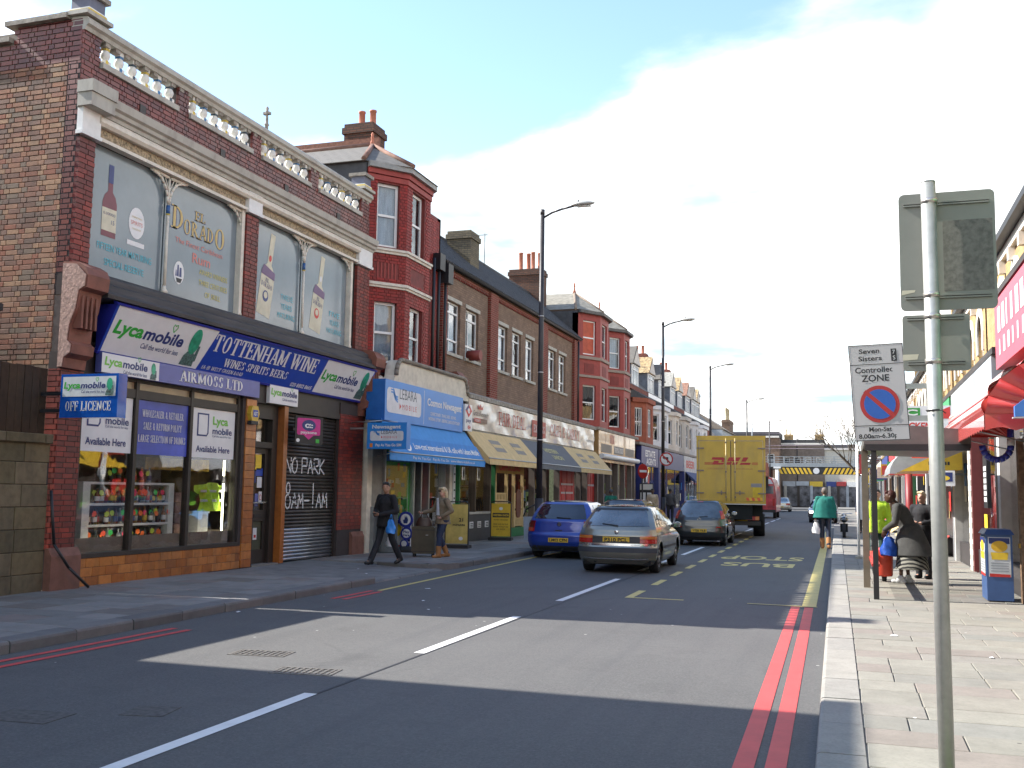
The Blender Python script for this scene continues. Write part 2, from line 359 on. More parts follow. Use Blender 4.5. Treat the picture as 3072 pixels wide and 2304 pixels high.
# ---------------------------------------------------------------- walls
def wallmesh(b, fr, u0, u1, v0, v1, holes=(), n=0., rev=.15, mi=0, back=.25):
    """sheet with openings (u0,u1,v0,v1), reveals rev deep; closed to 'back' thickness at its rim"""
    us = sorted({u0, u1, *[min(max(h[i], u0), u1) for h in holes for i in (0, 1)]}); vs = sorted({v0, v1, *[min(max(h[i], v0), v1) for h in holes for i in (2, 3)]})
    for a, c in zip(us, us[1:]):
        for e, g in zip(vs, vs[1:]):
            mu, mv = (a+c)/2, (e+g)/2
            if any(h[0] < mu < h[1] and h[2] < mv < h[3] for h in holes): continue
            b.poly([fr.p(a, e, n), fr.p(c, e, n), fr.p(c, g, n), fr.p(a, g, n)], mi)
    for h in holes:
        a, c, e, g = h[:4]
        for p, q in (((a, e), (c, e)), ((c, e), (c, g)), ((c, g), (a, g)), ((a, g), (a, e))):
            b.poly([fr.p(*p, n), fr.p(*p, n-rev), fr.p(*q, n-rev), fr.p(*q, n)], mi)
    if back:
        for p, q in (((u0, v0), (u1, v0)), ((u1, v0), (u1, v1)), ((u1, v1), (u0, v1)), ((u0, v1), (u0, v0))):
            b.poly([fr.p(*p, n), fr.p(*q, n), fr.p(*q, n-back), fr.p(*p, n-back)], mi)
    return b
def wall(parent, name, mat, fr, u0, u1, v0, v1, holes=(), n=0., rev=.15, **t):
    return wallmesh(MB(), fr, u0, u1, v0, v1, holes, n, rev).build(name, mat, parent, False, **t)
def brickset(fr, u0, u1, v0, v1, holes=(), bw=.225, bh=.075, gap=.010, bond='flemish', jit=.0015):
    """outlines (u0,u1,v0,v1,proud) of the bricks that lie in the rectangle and outside the holes"""
    out = []; row = 0; v = v0
    while v < v1-.02:
        vt = min(v+bh-gap, v1); u = u0-(bw*.25 if row % 2 else 0); k = row
        while u < u1:
            w = (bw if k % 2 == 0 else bw*.5) if bond == 'flemish' else bw
            a, c = max(u, u0), min(u+w-gap, u1); k += 1; u += w
            if c-a < .03: continue
            if any(h[0] < (a+c)/2 < h[1] and h[2] < (v+vt)/2 < h[3] for h in holes): continue
            for h in holes:
                if h[2] < (v+vt)/2 < h[3]:
                    if a < h[0] < c: c = h[0]
                    if a < h[1] < c: a = h[1]
            out.append((a, c, v, vt, rnd.uniform(-jit, jit)))
        v += bh; row += 1
    return out
def bricks_joined(parent, name, mat, fr, bs, n0, n1):
    b = MB()
    for a, c, e, g, j in bs:
        b.rv = rnd.random(); i = len(b.v); k = .004
        b.v += [tuple(fr.p(*q)) for q in ((a, e, n0), (c, e, n0), (c, g, n0), (a, g, n0), (a+k, e+k, n1+j), (c-k, e+k, n1+j), (c-k, g-k, n1+j), (a+k, g-k, n1+j))]
        for q in ((4, 5, 6, 7), (0, 1, 5, 4), (1, 2, 6, 5), (2, 3, 7, 6), (3, 0, 4, 7)): b._f([i+x for x in q])
    return b.build(name, mat, parent, False, kind='stuff')
BLK = {}
def block_mesh(name, mat, w, h, t, k=.006):
    """one brick / block / slab, front at n = t, origin at its lower left back corner, chamfered front edges; shared between alike pieces"""
    key = (name, mat.name, round(w, 3), round(h, 3), round(t, 3))
    if key not in BLK:
        b = MB(); b.v = [(0, 0, 0), (w, 0, 0), (w, h, 0), (0, h, 0), (0, 0, t-k), (w, 0, t-k), (w, h, t-k), (0, h, t-k), (k, k, t), (w-k, k, t), (w-k, h-k, t), (k, h-k, t)]
        for q in ((3, 2, 1, 0), (8, 9, 10, 11), (0, 1, 5, 4), (1, 2, 6, 5), (2, 3, 7, 6), (3, 0, 4, 7), (4, 5, 9, 8), (5, 6, 10, 9), (6, 7, 11, 10), (7, 4, 8, 11)): b._f(q)
        BLK[key] = b.mesh(name, mat, None, False)
    return BLK[key]
def block(parent, name, mat, fr, u0, u1, v0, v1, n0, n1, k=.006):
    o = fr.p(u0, v0, n0)-OFF.get(parent.name, Vector()); U, V, Nn = fr.U, fr.V, fr.N
    return place(name, block_mesh(name, mat, u1-u0, v1-v0, n1-n0, k), parent, Matrix(((U.x, V.x, Nn.x, o.x), (U.y, V.y, Nn.y, o.y), (U.z, V.z, Nn.z, o.z), (0, 0, 0, 1))))

# ================================================================ setting
def kx(y): return -.150-.0118*y                 # face of the right-hand kerb
def Masphalt():
    m, t, b = newmat('asphalt'); co = objco(t)
    a = noise(t, co, 42, 6, .8); g = noise(t, co, .35, 6); st = noise(t, objco(t, (3, .12, 1)), 1.0, 5)
    c = mixc(t, maprange(t, a, .3, .72), (.055, .054, .053), (.170, .167, .160))
    c = mixc(t, maprange(t, g, .42, .7, 0, .5), c, (.15, .147, .14))
    c = mixc(t, maprange(t, noise(t, co, 13, 4, .7), .3, .7, 0, .30), c, (.045, .044, .043))
    c = mixc(t, maprange(t, st, .5, .75, 0, .35), c, (.06, .061, .065))
    vo = t.nodes.new('ShaderNodeTexVoronoi'); vo.feature = 'F1'; vo.inputs['Scale'].default_value = 2.6; t.links.new(co, vo.inputs['Vector'])
    sel = t.nodes.new('ShaderNodeSeparateColor'); t.links.new(vo.outputs['Color'], sel.inputs[0])
    spot = mathn(t, 'MULTIPLY', mathn(t, 'LESS_THAN', vo.outputs['Distance'], .045), mathn(t, 'LESS_THAN', sel.outputs[0], .33))
    vc = t.nodes.new('ShaderNodeTexVoronoi'); vc.feature = 'DISTANCE_TO_EDGE'; vc.inputs['Scale'].default_value = .45; vc.inputs['Randomness'].default_value = 1
    wv = t.nodes.new('ShaderNodeMix'); wv.data_type = 'VECTOR'; wv.inputs[0].default_value = .12; t.links.new(co, wv.inputs[4]); nz = t.nodes.new('ShaderNodeTexNoise'); nz.inputs['Scale'].default_value = 1.5; nz.inputs['Detail'].default_value = 8; t.links.new(co, nz.inputs[0]); t.links.new(nz.outputs['Color'], wv.inputs[5]); t.links.new(wv.outputs[1], vc.inputs['Vector'])
    crk = mathn(t, 'MULTIPLY', maprange(t, vc.outputs['Distance'], .004, .011, 1, 0), maprange(t, g, .55, .65))
    c = mixc(t, mathn(t, 'MULTIPLY', crk, .3), c, (.02, .02, .02))
    c = mixc(t, maprange(t, noise(t, co, .9, 5), .58, .72, 0, .22), c, (.035, .034, .033))
    c = mixc(t, spot, c, (.42, .41, .39))                       # trodden chewing gum
    t.links.new(c, b.inputs['Base Color']); b.inputs['Roughness'].default_value = .78; b.inputs['Specular IOR Level'].default_value = .35
    bumpn(t, b, noise(t, co, 160, 3), .5, .006); return m
MATS['asphalt'] = Masphalt()
def Mpave(name, tones, gum=.35):
    m, t, b = newmat(name)
    oi = t.nodes.new('ShaderNodeObjectInfo'); cr = t.nodes.new('ShaderNodeValToRGB'); cr.color_ramp.interpolation = 'CONSTANT'
    e = cr.color_ramp.elements; k = len(tones)
    e[0].color = tones[0]+(1,); e[1].position = 1/k; e[1].color = tones[1]+(1,)
    for i in range(2, k): q = e.new(i/k); q.color = tones[i]+(1,)
    t.links.new(oi.outputs['Random'], cr.inputs[0])
    geo = t.nodes.new('ShaderNodeNewGeometry'); co = geo.outputs['Position']
    c = mixc(t, maprange(t, noise(t, co, 4, 7), .25, .8, .78, 1.12), (0, 0, 0), cr.outputs[0])
    c = mixc(t, maprange(t, noise(t, co, 45, 4), .45, .7, 0, .25), c, (.12, .11, .10))
    vo = t.nodes.new('ShaderNodeTexVoronoi'); vo.inputs['Scale'].default_value = 3.2; t.links.new(co, vo.inputs['Vector'])
    sel = t.nodes.new('ShaderNodeSeparateColor'); t.links.new(vo.outputs['Color'], sel.inputs[0])
    spot = mathn(t, 'MULTIPLY', mathn(t, 'LESS_THAN', vo.outputs['Distance'], .05), mathn(t, 'LESS_THAN', sel.outputs[0], gum))
    c = mixc(t, mathn(t, 'MULTIPLY', spot, .75), c, mixc(t, mathn(t, 'GREATER_THAN', sel.outputs[1], .5), (.06, .055, .05), (.62, .60, .56)))
    t.links.new(c, b.inputs['Base Color']); b.inputs['Roughness'].default_value = .85; b.inputs['Specular IOR Level'].default_value = .3
    bumpn(t, b, noise(t, co, 120, 4), .35, .004); MATS[name] = m; return m
PR = Mpave('paving_right', [(.262, .250, .212), (.245, .236, .205), (.272, .255, .215), (.255, .225, .195), (.285, .272, .230), (.245, .240, .212), (.268, .250, .218)])
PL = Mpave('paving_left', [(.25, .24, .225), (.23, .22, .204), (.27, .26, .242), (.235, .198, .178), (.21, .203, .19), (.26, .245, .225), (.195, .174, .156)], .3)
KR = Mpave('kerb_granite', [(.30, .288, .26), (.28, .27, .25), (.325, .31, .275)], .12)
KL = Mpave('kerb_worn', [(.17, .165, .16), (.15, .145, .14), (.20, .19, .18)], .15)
def MP(name, col, worn=.35):
    if name in MATS: return MATS[name]
    m, t, b = newmat(name); co = objco(t)
    a = noise(t, co, 24, 6, .7); g = noise(t, co, 3.5, 5)
    c = mixc(t, maprange(t, g, .3, .75, 1.05, .82), (0, 0, 0), col)
    c = mixc(t, maprange(t, a, .60, .78, 0, worn), c, (.06, .06, .062))
    t.links.new(c, b.inputs['Base Color']); b.inputs['Roughness'].default_value = .65
    bumpn(t, b, a, .25, .004); MATS[name] = m; return m
P_WHITE = MP('road_paint_white', (.78, .77, .74)); P_RED = MP('road_paint_red', (.62, .07, .065), .3); P_YEL = MP('road_paint_yellow', (.62, .50, .16), .4)

g = MB(); g.poly([(-1500, -600, -.06), (1500, -600, -.06), (1500, 2500, -.06), (-1500, 2500, -.06)])
g.build('ground', M('earth', (.14, .13, .12), .95, var=.3, scale=.3), kind='structure')
b = MB()
ys = [-30, 0, 20, 50, 90, 130, 180, 260]
for a, c in zip(ys, ys[1:]): b.poly([(-8.35, a, 0), (kx(a)+.02, a, 0), (kx(c)+.02, c, 0), (-8.35, c, 0)])
b.poly([(-60, 205, 0), (-8.35, 205, 0), (-8.35, 216, 0), (-60, 216, 0)])
road = b.build('road', MATS['asphalt'], None, False, kind='structure')
# pavement beds
b = MB(); XL = -8.05
def kl(y): return -8.02-.012*(y-8) if y < 17 else -8.12
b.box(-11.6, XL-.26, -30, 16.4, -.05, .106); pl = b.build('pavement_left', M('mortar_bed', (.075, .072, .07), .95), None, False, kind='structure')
b = MB()                                       # lowered crossing in front of the shutter and kerb returns
b.prism([(-11.5, 16.4, -.04), (-8.29, 16.4, -.04), (-8.29, 20.4, -.04), (-11.5, 20.4, -.04)], [(-11.5, 16.4, .106), (-8.29, 16.4, .03), (-8.29, 20.4, .03), (-11.5, 20.4, .106)])
b.build('crossing_bed', M('crossing_asphalt', (.18, .175, .167), .9, var=.25, scale=3, bump=.4, bscale=90), pl, False)
b = MB(); b.box(-11.6, XL-.26, 20.4, 205, -.05, .112); b.build('paving_bed', M('paving_far', (.22, .213, .205), .9, var=.25, scale=2.5, bump=.2), pl, False)
b = MB()
for a, c in zip(ys, ys[1:]): b.hexa([(kx(a)+.28, a, -.05), (2.9, a, -.05), (2.9, c, -.05), (kx(c)+.28, c, -.05), (kx(a)+.28, a, .106), (2.9, a, .106), (2.9, c, .106), (kx(c)+.28, c, .106)])
pr = b.build('pavement_right', M('mortar_bed_right', (.20, .19, .17), .95, var=.25, scale=2.5), None, False, kind='structure')
TOP = Fr((0, 0, 0), X, Y)                      # looking down: u = x, v = y, n = z
def slab(parent, mat, x0, x1, y0, y1, zt):
    g_ = .005; j = rnd.uniform(-.0025, .0035); block(parent, 'paving_slab', mat, TOP, x0+g_, x1-g_, y0+g_, y1-g_, .07, zt+j, .004)
y = 5.2; row = 0
while y < 27.5:                                # right-hand slabs, staggered
    h = rnd.choice((.45, .45, .6, .45)); x = kx(y)+.30; first = rnd.choice((.30, .45, .62))
    while x < 2.52:
        w = first if first else rnd.choice((.6, .75, .6, .9)); first = None
        w = min(w, 2.55-x)
        if w > .12: slab(pr, PR, x, x+w, y, y+h, .12)
        x += w
    y += h; row += 1
y = 6.6
while y < 16.3:
    h = rnd.choice((.5, .6, .6)); h = min(h, 16.38-y); x = XL-.28; first = rnd.choice((.35, .5, .75))
    while x > -11.45:
        w = first if first else rnd.choice((.6, .75, .9)); first = None
        w = min(w, x+11.47)
        if w > .1: slab(pl, PL, x-w, x, y, y+h, .118)
        x -= w
    y += max(h, .1)
y = 20.45
while y < 30:
    h = rnd.choice((.6, .75)); x = XL-.28; first = rnd.choice((.35, .6, .8))
    while x > -11.35:
        w = first if first else rnd.choice((.6, .75, .9)); first = None
        w = min(w, x+11.4)
        if w > .1: slab(pl, PL, x-w, x, y, y+h, .12)
        x -= w
    y += h
y = -4.
while y < 60:                                  # right kerb, one stone at a time
    L = .9; a = kx(y); c = kx(y+L); j = rnd.uniform(-.004, .004)
    b = MB(); r = .03
    def ringk(x, yy): return [(x, yy, -.03), (x, yy, .12-r+j), (x+r*.3, yy, .12-r*.3+j), (x+r, yy, .12+j), (x+.295, yy, .121+j), (x+.295, yy, -.03)]
    b.prism(ringk(a, y+.006), ringk(c, y+L-.006)); b.build('kerb_stone', KR, pr)
    y += L
def kerbL(y0, y1, x0, x1, h=.125):
    b = MB(); r = .035; j = rnd.uniform(-.006, .006)
    def rg(x, yy): return [(x+j, yy, -.03), (x+j, yy, h-r), (x-r*.3+j, yy, h-r*.3), (x-r+j, yy, h), (x-.27, yy, h+.001), (x-.27, yy, -.03)]
    b.prism(rg(x0, y0+.008), rg(x1, y1-.008)); b.build('kerb_stone', KL, pl)
y = -4.
while y < 16.2: kerbL(y, y+.95, kl(y), kl(y+.95)); y += .95
kerbL(16.15, 16.6, kl(16.2), -8.3)
def curve_kerb(pts):
    for (xa, ya), (xb, yb) in zip(pts, pts[1:]):
        b = MB(); dv = Vector((xb-xa, yb-ya, 0)); nn = Vector((-dv.y, dv.x, 0)).normalized()*.24
        q = [Vector((xa, ya, 0)), Vector((xb, yb, 0)), Vector((xb, yb, 0))+nn, Vector((xa, ya, 0))+nn]
        b.prism([p+Vector((0, 0, -.03)) for p in q], [p+Vector((0, 0, .127)) for p in q]); b.build('kerb_stone', KL, pl)
curve_kerb([(-9.7, 20.22), (-9.0, 20.10), (-8.5, 20.18), (-8.2, 20.45), (-8.08, 20.95)])
y = 20.95
while y < 60: kerbL(y, y+.95, kl(y)+.02, kl(y+.95)+.02); y += .95
b = MB(); b.box(-8.4, -8.1, 60, 205, -.03, .125); b.build('kerb', KL, pl, False)
for i in range(5): kerbL(16.65+i*.72, 17.35+i*.72, -8.16, -8.16, .028)

# painted markings, each its own sheet on the road
RM = lambda name, mat, pts, z=.005: MB_poly(name, mat, pts, z)
def MB_poly(name, mat, pts, z):
    b = MB(); b.poly([(x, y, z) for x, y in pts]); return b.build(name, mat, road, False)
def cxl(y): return -4.25-.0075*(y-5)
for a, c in ((-1.2, 2.2), (4.5, 7.72), (10.0, 13.4), (15.55, 20.0), (22.2, 26.4), (28.6, 33.0), (35.4, 39.6), (42, 46), (48, 52), (54, 58), (60, 64), (66, 70), (72, 76)):
    RM('centre_line_dash', P_WHITE, [(cxl(a)-.06, a), (cxl(a)+.06, a), (cxl(c)+.06, c), (cxl(c)-.06, c)])
def strip(name, mat, f, a, c, w, n=6):
    b = MB()
    for i in range(n):
        p, q = a+(c-a)*i/n, a+(c-a)*(i+1)/n; b.poly([(f(p)-w/2, p, .005), (f(p)+w/2, p, .005), (f(q)+w/2, q, .005), (f(q)-w/2, q, .005)])
    return b.build(name, mat, road, False)
strip('red_line', P_RED, lambda y: -.665-.016*(y-6.7), -3, 16.38, .13); strip('red_line', P_RED, lambda y: -.472-.0155*(y-6.7), -3, 16.34, .13)
strip('red_line', P_RED, lambda y: -7.74+.02*(y-8), 2, 10.55, .085); strip('red_line', P_RED, lambda y: -7.5+.02*(y-8), 2, 10.5, .085)
strip('red_line', P_RED, lambda y: -7.60+.0*y, 14.3, 15.7, .085); strip('red_line', P_RED, lambda y: -7.40+.0*y, 14.3, 15.6, .085)
strip('yellow_line', P_YEL, lambda y: -7.50-.025*(y-15.75) if y < 25 else -7.75, 15.75, 74, .09, 14)
strip('bus_stop_edge_line', P_YEL, lambda y: -.625-.0118*(y-16.5), 16.5, 50, .21, 8)
RM('bay_end_line', P_YEL, [(-3.5, 16.52), (-2.55, 16.52), (-2.55, 16.62), (-3.5, 16.62)]); RM('bay_end_line', P_YEL, [(-1.55, 16.46), (-.5, 16.40), (-.5, 16.47), (-1.55, 16.53)], .009)
def bxl(y): return -3.44-.014*(y-16.5)
for i in range(14):
    a = 16.62 if i == 0 else 16.75+i*2.25; c = a+1.2
    RM('bay_dash', P_YEL, [(bxl(a)-.06, a), (bxl(a)+.07, a), (bxl(c)+.07, c), (bxl(c)-.06, c)])
FB = Fr((-1.0, 31.6, .006), -X, -Y)            # BUS STOP, painted for traffic coming towards us
FB.N = Z
txt(road, 'BUS', P_YEL, FB, 1.15, 5.4, 1.3, 1.7, .0, bold=.02); txt(road, 'STOP', P_YEL, FB, 1.25, 2.6, 1.5, 2.1, .0, bold=.02)
# tar joint along the centre line, and tar patches in the surfacing
b = MB(); b.box(-4.24, -4.21, -5, 60, -.02, .003); b.build('surface_joint', M('tar_joint', (.02, .02, .022), .6), road, False)
for x, y, w, l, r in ((-5.05, 6.68, .34, .34, 12), (-5.75, 6.2, .55, .36, 4)):
    b = MB(); F_ = Fr((x, y, 0), (math.cos(RD(r)), math.sin(RD(r)), 0), (-math.sin(RD(r)), math.cos(RD(r)), 0))
    b.fb(F_, -w/2, w/2, -l/2, l/2, -.03, .004); b.build('road_patch', M('patch_tar', (.085, .08, .074), .85, var=.4, scale=20), road, False)
def drain(x, y, rz, lab):
    t = thing('drain_cover', lab, 'drain cover', (x, y, 0), 'iron drain covers in the carriageway', RD(rz))
    iron = M('cast_iron', (.20, .185, .165), .55, .55, var=.3, scale=20, bump=.2)
    b = MB(); w, l = .30, .17
    b.box(-w, w, -l, -l+.03, -.04, .006); b.box(-w, w, l-.03, l, -.04, .006); b.box(-w, -w+.03, -l+.03, l-.03, -.04, .006); b.box(w-.03, w, -l+.03, l-.03, -.04, .006)
    b.build('frame', iron, t, False)
    MB().box(-w+.03, w-.03, -l+.03, l-.03, -.05, -.012).build('tray', M('drain_dark', (.02, .02, .02), .9), t, False)
    for i in range(9):
        q = -w+.055+i*.061; MB().box(q-.012, q+.012, -l+.03, l-.03, -.03, .007).build('bar', iron, t, False)
    for i in (-.06, .06): MB().box(-w+.03, w-.03, i-.008, i+.008, -.03, .0055).build('cross_bar', iron, t, False)
drain(-5.76, 9.36, 8, 'iron drain cover in the sunlit road, the one nearer the shop side')
drain(-4.83, 8.62, 8, 'iron drain cover beside the centre line at the edge of the shadow')

# ================================================================ corner shop with balustrade (nearest building on the left)
STONE = M('painted_stone', (.46, .44, .385), .8, var=.15, scale=3, bump=.15, dirt=.75, dirtcol=(.16, .14, .12), dscale=3, stretch=(1, 1, .35))
STONEW = M('white_masonry_paint', (.72, .72, .70), .7, var=.08, dirt=.2, dirtcol=(.3, .28, .25))
STONED = M('weathered_coping', (.30, .27, .23), .9, var=.3, scale=6, bump=.4, dirt=.6, dirtcol=(.06, .055, .05), dscale=5)
TERRA = M('terracotta', (.20, .075, .05), .7, var=.25, scale=4, bump=.2, dirt=.35)
TERRAP = M('spalled_terracotta', (.42, .27, .22), .85, var=.4, scale=14, bump=.9, bscale=22, dirt=.4, dirtcol=(.2, .12, .10), dscale=9)
DARKW = M('dark_brown_paint', (.030, .022, .018), .5, var=.2)
LEAD = M('weathered_lead', (.055, .05, .048), .75, var=.4, scale=3, bump=.3, dirt=.4, stretch=(1, .4, 3))
BRK_BROWN = Mbrick('stock_brick', [rgb(c) for c in ((150, 104, 84), (164, 122, 96), (130, 94, 78), (158, 110, 84), (118, 94, 82), (170, 132, 102), (140, 108, 92), (152, 96, 74), (132, 112, 95))])
BRK_RED = Mbrick('glazed_red_brick', [rgb(c) for c in ((118, 52, 44), (104, 46, 42), (126, 58, 48), (96, 44, 44), (112, 50, 44), (120, 66, 58))], .38, .2, .5, .3)
BRK_REDP = Mbrick('red_pier_brick', [rgb(c) for c in ((130, 44, 34), (116, 40, 32), (140, 50, 38), (108, 40, 34))], .55, .25, .5, .3)
MORTAR = M('old_mortar', (.19, .165, .14), .95, var=.3, scale=8); MORTD = M('dark_mortar', (.05, .04, .038), .95)
GLASS = Mglass('shop_glass'); GLASSD = Mglass('window_glass', (.9, .95, 1), .02, 1, .8)
CREAM = M('cream_paint', (.66, .61, .52), .6, dirt=.35, dirtcol=(.28, .22, .16), dscale=6)
WHITEP = M('white_gloss_paint', (.78, .78, .77), .35, var=.05)
WHITE = M('white_vinyl', (.70, .70, .70), .35, var=.04); BLACK = M('black_print', (.015, .015, .018), .5); NAVY = M('navy_print', (.02, .035, .16), .4)
BLUE = M('sign_blue', (.012, .05, .36), .3, var=.06); BLUED = M('sign_blue_edge', (.02, .025, .26), .35); VIOLET = M('sign_violet', (.11, .125, .36), .3, var=.08)
GREEN = M('print_green', (.03, .36, .04), .4); GREEN2 = M('print_lime', (.16, .48, .06), .4); RED = M('print_red', (.55, .035, .03), .45); ORANGE = M('print_orange', (.75, .22, .03), .5); YELLOW = M('print_yellow', (.75, .52, .04), .5)
TILE = Mbrick('ochre_tile', [rgb(c) for c in ((176, 108, 52), (186, 118, 58), (168, 100, 48), (192, 124, 66), (160, 98, 52))], .32, .12, .5, .35)

B1 = thing('corner_shop_building', 'red brick corner shop building with white balustrade along its roof', 'building', (-11.35, 12.5, 0))
F1 = Fr((-11.35, 0, 0), Y); FG = Fr((0, 12.5, 0), X)
# backing walls
b = MB(); wallmesh(b, FG, -19, -11.36, 0, 8.95, n=-.012, back=.3); b.build('gable_wall', MORTAR, B1, False)
wall(B1, 'front_wall', MORTD, F1, 12.5, 22.7, 4.6, 8.38, [(12.86, 17.16, 5.02, 7.17), (17.62, 21.98, 5.02, 7.17)], -.012, .2)
MB().box(-19, -11.7, 12.6, 22.7, 7.9, 8.0).build('flat_roof', LEAD, B1, False)
MB().box(-19, -18.7, 12.52, 22.7, 0, 8.8).build('rear_wall', MORTAR, B1, False)
wallmesh(MB(), Fr((0, 22.7, 0), -X), 11.4, 19, 0, 8.0).build('party_wall', MORTAR, B1, False)
# gable bricks: the ones in full view are single bricks, the rest one body
bs = brickset(FG, -16.2, -11.60, 2.35, 8.33, bw=.236, bh=.0835)
vis = [q for q in bs if q[0] > -13.05 and q[2] > 3.75 and q[3] < 8.2]; vis = sorted(vis, key=lambda q: q[2])[:300]; vs_ = set(vis)
for q in vis:
    me_w = round(q[1]-q[0], 2); block(B1, 'brick', BRK_BROWN, FG, q[0], q[0]+me_w, q[2], q[3], -.03, round(.004+q[4], 3), .004)
bricks_joined(B1, 'gable_brickwork', BRK_BROWN, FG, [q for q in bs if q not in vs_], -.03, .004)
bs = brickset(FG, -16.2, -11.36, 8.335, 9.03, bw=.236, bh=.0835)
bs = [q for q in bs if q[3] < (8.80 if q[0] < -12.72 else 9.1)]
bs += brickset(FG, -11.59, -11.36, 4.95, 8.33, bw=.16, bh=.0835)
bricks_joined(B1, 'red_gable_brickwork', BRK_RED, FG, bs, -.03, .004)
b = MB(); b.fb(FG, -12.85, -11.62, 9.04, 9.12, -.3, .09); b.build('coping_stone', STONED, B1, False)
b = MB(); b.fb(FG, -19, -12.74, 8.78, 8.86, -.3, .09); b.build('coping_stone', STONED, B1, False)
# parapet bricks and piers on the street side
bs = brickset(F1, 12.5, 22.66, 7.88, 8.37, bw=.225, bh=.0815, gap=.007)
for a, c in ((12.5, 12.92), (14.92, 15.24), (17.33, 17.67), (19.69, 20.06), (22.2, 22.66)): bs += brickset(F1, a, c, 8.375, 8.86, bw=.16, bh=.0815, gap=.007)
bricks_joined(B1, 'parapet_brickwork', BRK_RED, F1, bs, -.05, .004)
for a, c in ((12.5, 12.92), (14.92, 15.24), (17.33, 17.67), (19.69, 20.06), (22.2, 22.66)): bx(B1, 'parapet_pier', MORTD, F1, a+.005, c-.005, 8.38, 8.86, -.3, -.03)
for a, c in ((12.5, 12.86), (17.17, 17.61), (21.99, 22.66)):
    bricks_joined(B1, 'pier_brickwork', BRK_REDP, F1, brickset(F1, a, c, 4.9, 7.12, bw=.2, bh=.0815, gap=.006, bond='s'), -.02, .06)
    MB().fb(F1, a+.004, c-.004, 4.9, 7.12, -.05, .05).build('pier_core', MORTD, B1, False)
    b = MB(); b.fb(F1, a-.04, c+.05, 7.13, 7.19, 0, .13); b.fb(F1, a-.02, c+.03, 7.19, 7.58, 0, .11); b.build('pier_capital', STONEW, B1, False)
# cornice, frieze, balustrade rails
b = MB(); b.prof(F1, [(.0, 7.56), (.12, 7.56), (.13, 7.62), (.18, 7.64), (.19, 7.70), (.24, 7.73), (.26, 7.86), (.0, 7.93)], 12.46, 22.72); b.build('cornice', STONE, B1)
b = MB(); b.fb(F1, 12.44, 12.98, 7.565, 7.94, .02, .29); b.fb(F1, 12.42, 13.0, 7.78, 7.97, .02, .32); b.build('cornice_break', STONE, B1, False)
b = MB(); b.prof(F1, [(0, 7.40), (.10, 7.40), (.14, 7.45), (.14, 7.50), (.10, 7.555), (0, 7.555)], 12.86, 22.0); b.build('frieze_moulding', CREAM, B1)
FRZ = M('pierced_frieze', (.30, .235, .15), .85, var=.8, scale=26, bump=.8, bscale=26)
for a, c in ((12.86, 17.17), (17.61, 21.99)):
    MB().fb(F1, a, c, 7.22, 7.39, -.06, .02).build('frieze_panel', FRZ, B1, False)
    MB().fb(F1, a, c, 7.16, 7.215, -.06, .09).build('frieze_rail', CREAM, B1, False)
for i in range(4): MB().fb(F1, 13.9+i*2.35, 14.05+i*2.35, 8.0, 8.14, -.02, .02).build('air_vent', DARKW, B1, False)
b = MB(); b.prof(F1, [(-.22, 8.84), (.03, 8.84), (.05, 8.90), (.10, 8.93), (.10, 9.0), (.06, 9.05), (-.25, 9.07)], 12.5, 22.66); b.build('balustrade_rail', STONE, B1)
for i in range(40):
    u = 13.0+i*.243; bx(B1, 'rail_block', STONED, F1, u, u+.11, 8.775, 8.84, -.12, .015)
for a, c in ((12.93, 14.91), (15.25, 17.32), (17.68, 19.68), (20.07, 22.19)): bx(B1, 'balustrade_base', STONE, F1, a, c, 8.375, 8.47, -.22, .05)
BALC = [M('baluster_yellow', (.62, .46, .08), .7), M('baluster_blue', (.05, .17, .36), .6), M('baluster_dark', (.04, .07, .10), .6)]
balW = M('baluster_white', (.70, .69, .65), .75, var=.1, dirt=.3, dirtcol=(.2, .18, .15), dscale=8)
bm_ = MB(); bm_.box(-.065, .065, -.07, .07, 0, .085); bm_.lathe((0, 0, .085), [(.04, 0), (.04, .015), (.07, .055), (.083, .10), (.07, .15), (.035, .20), (.03, .30)], 10); bm_.box(-.05, .05, -.055, .055, .30, .375)
balm = bm_.mesh('baluster', balW)
blks = [MB().box(-.06, .0, -.075, -.0705, .0, .085).mesh('coloured_face', c) for c in BALC]; blkt = [MB().box(-.045, .045, -.05, .05, .265, .299).mesh('coloured_neck', c) for c in BALC]
k = 0
for a, c in ((12.93, 14.91), (15.25, 17.32), (17.68, 19.68), (20.07, 22.19)):
    n = 6
    for i in range(n):
        u = a+(c-a)*(i+.5)/n; p = Vector((-11.42, u, 8.47))-OFF[B1.name]; m4 = Matrix.Translation(p) @ Matrix.Rotation(RD(90), 4, 'Z')
        o = place('baluster', balm, B1, m4)
        place('coloured_face', blks[k % 3], o); place('coloured_neck', blkt[k % 3], o); k += 1
for u in (12.73, 22.42):
    b = MB(); b.fb(F1, u-.30, u+.30, 9.075, 9.14, -.42, .12); b.build('pedestal_base', STONE, B1, False)
    b = MB(); b.fb(F1, u-.21, u+.21, 9.14, 9.20, -.34, .07); b.build('yellow_band', BALC[0], B1, False)
    b = MB(); b.fb(F1, u-.20, u+.20, 9.20, 9.225, -.33, .06); b.build('white_band', STONEW, B1, False)
    b = MB(); b.fb(F1, u-.18, u+.18, 9.225, 9.42, -.31, .04); b.build('pedestal_block', M('blue_grey_block', (.13, .14, .19), .7, dirt=.2), B1, False)
    b = MB(); b.fb(F1, u-.24, u+.24, 9.42, 9.50, -.36, .1); b.build('pedestal_cap', STONED, B1, False)
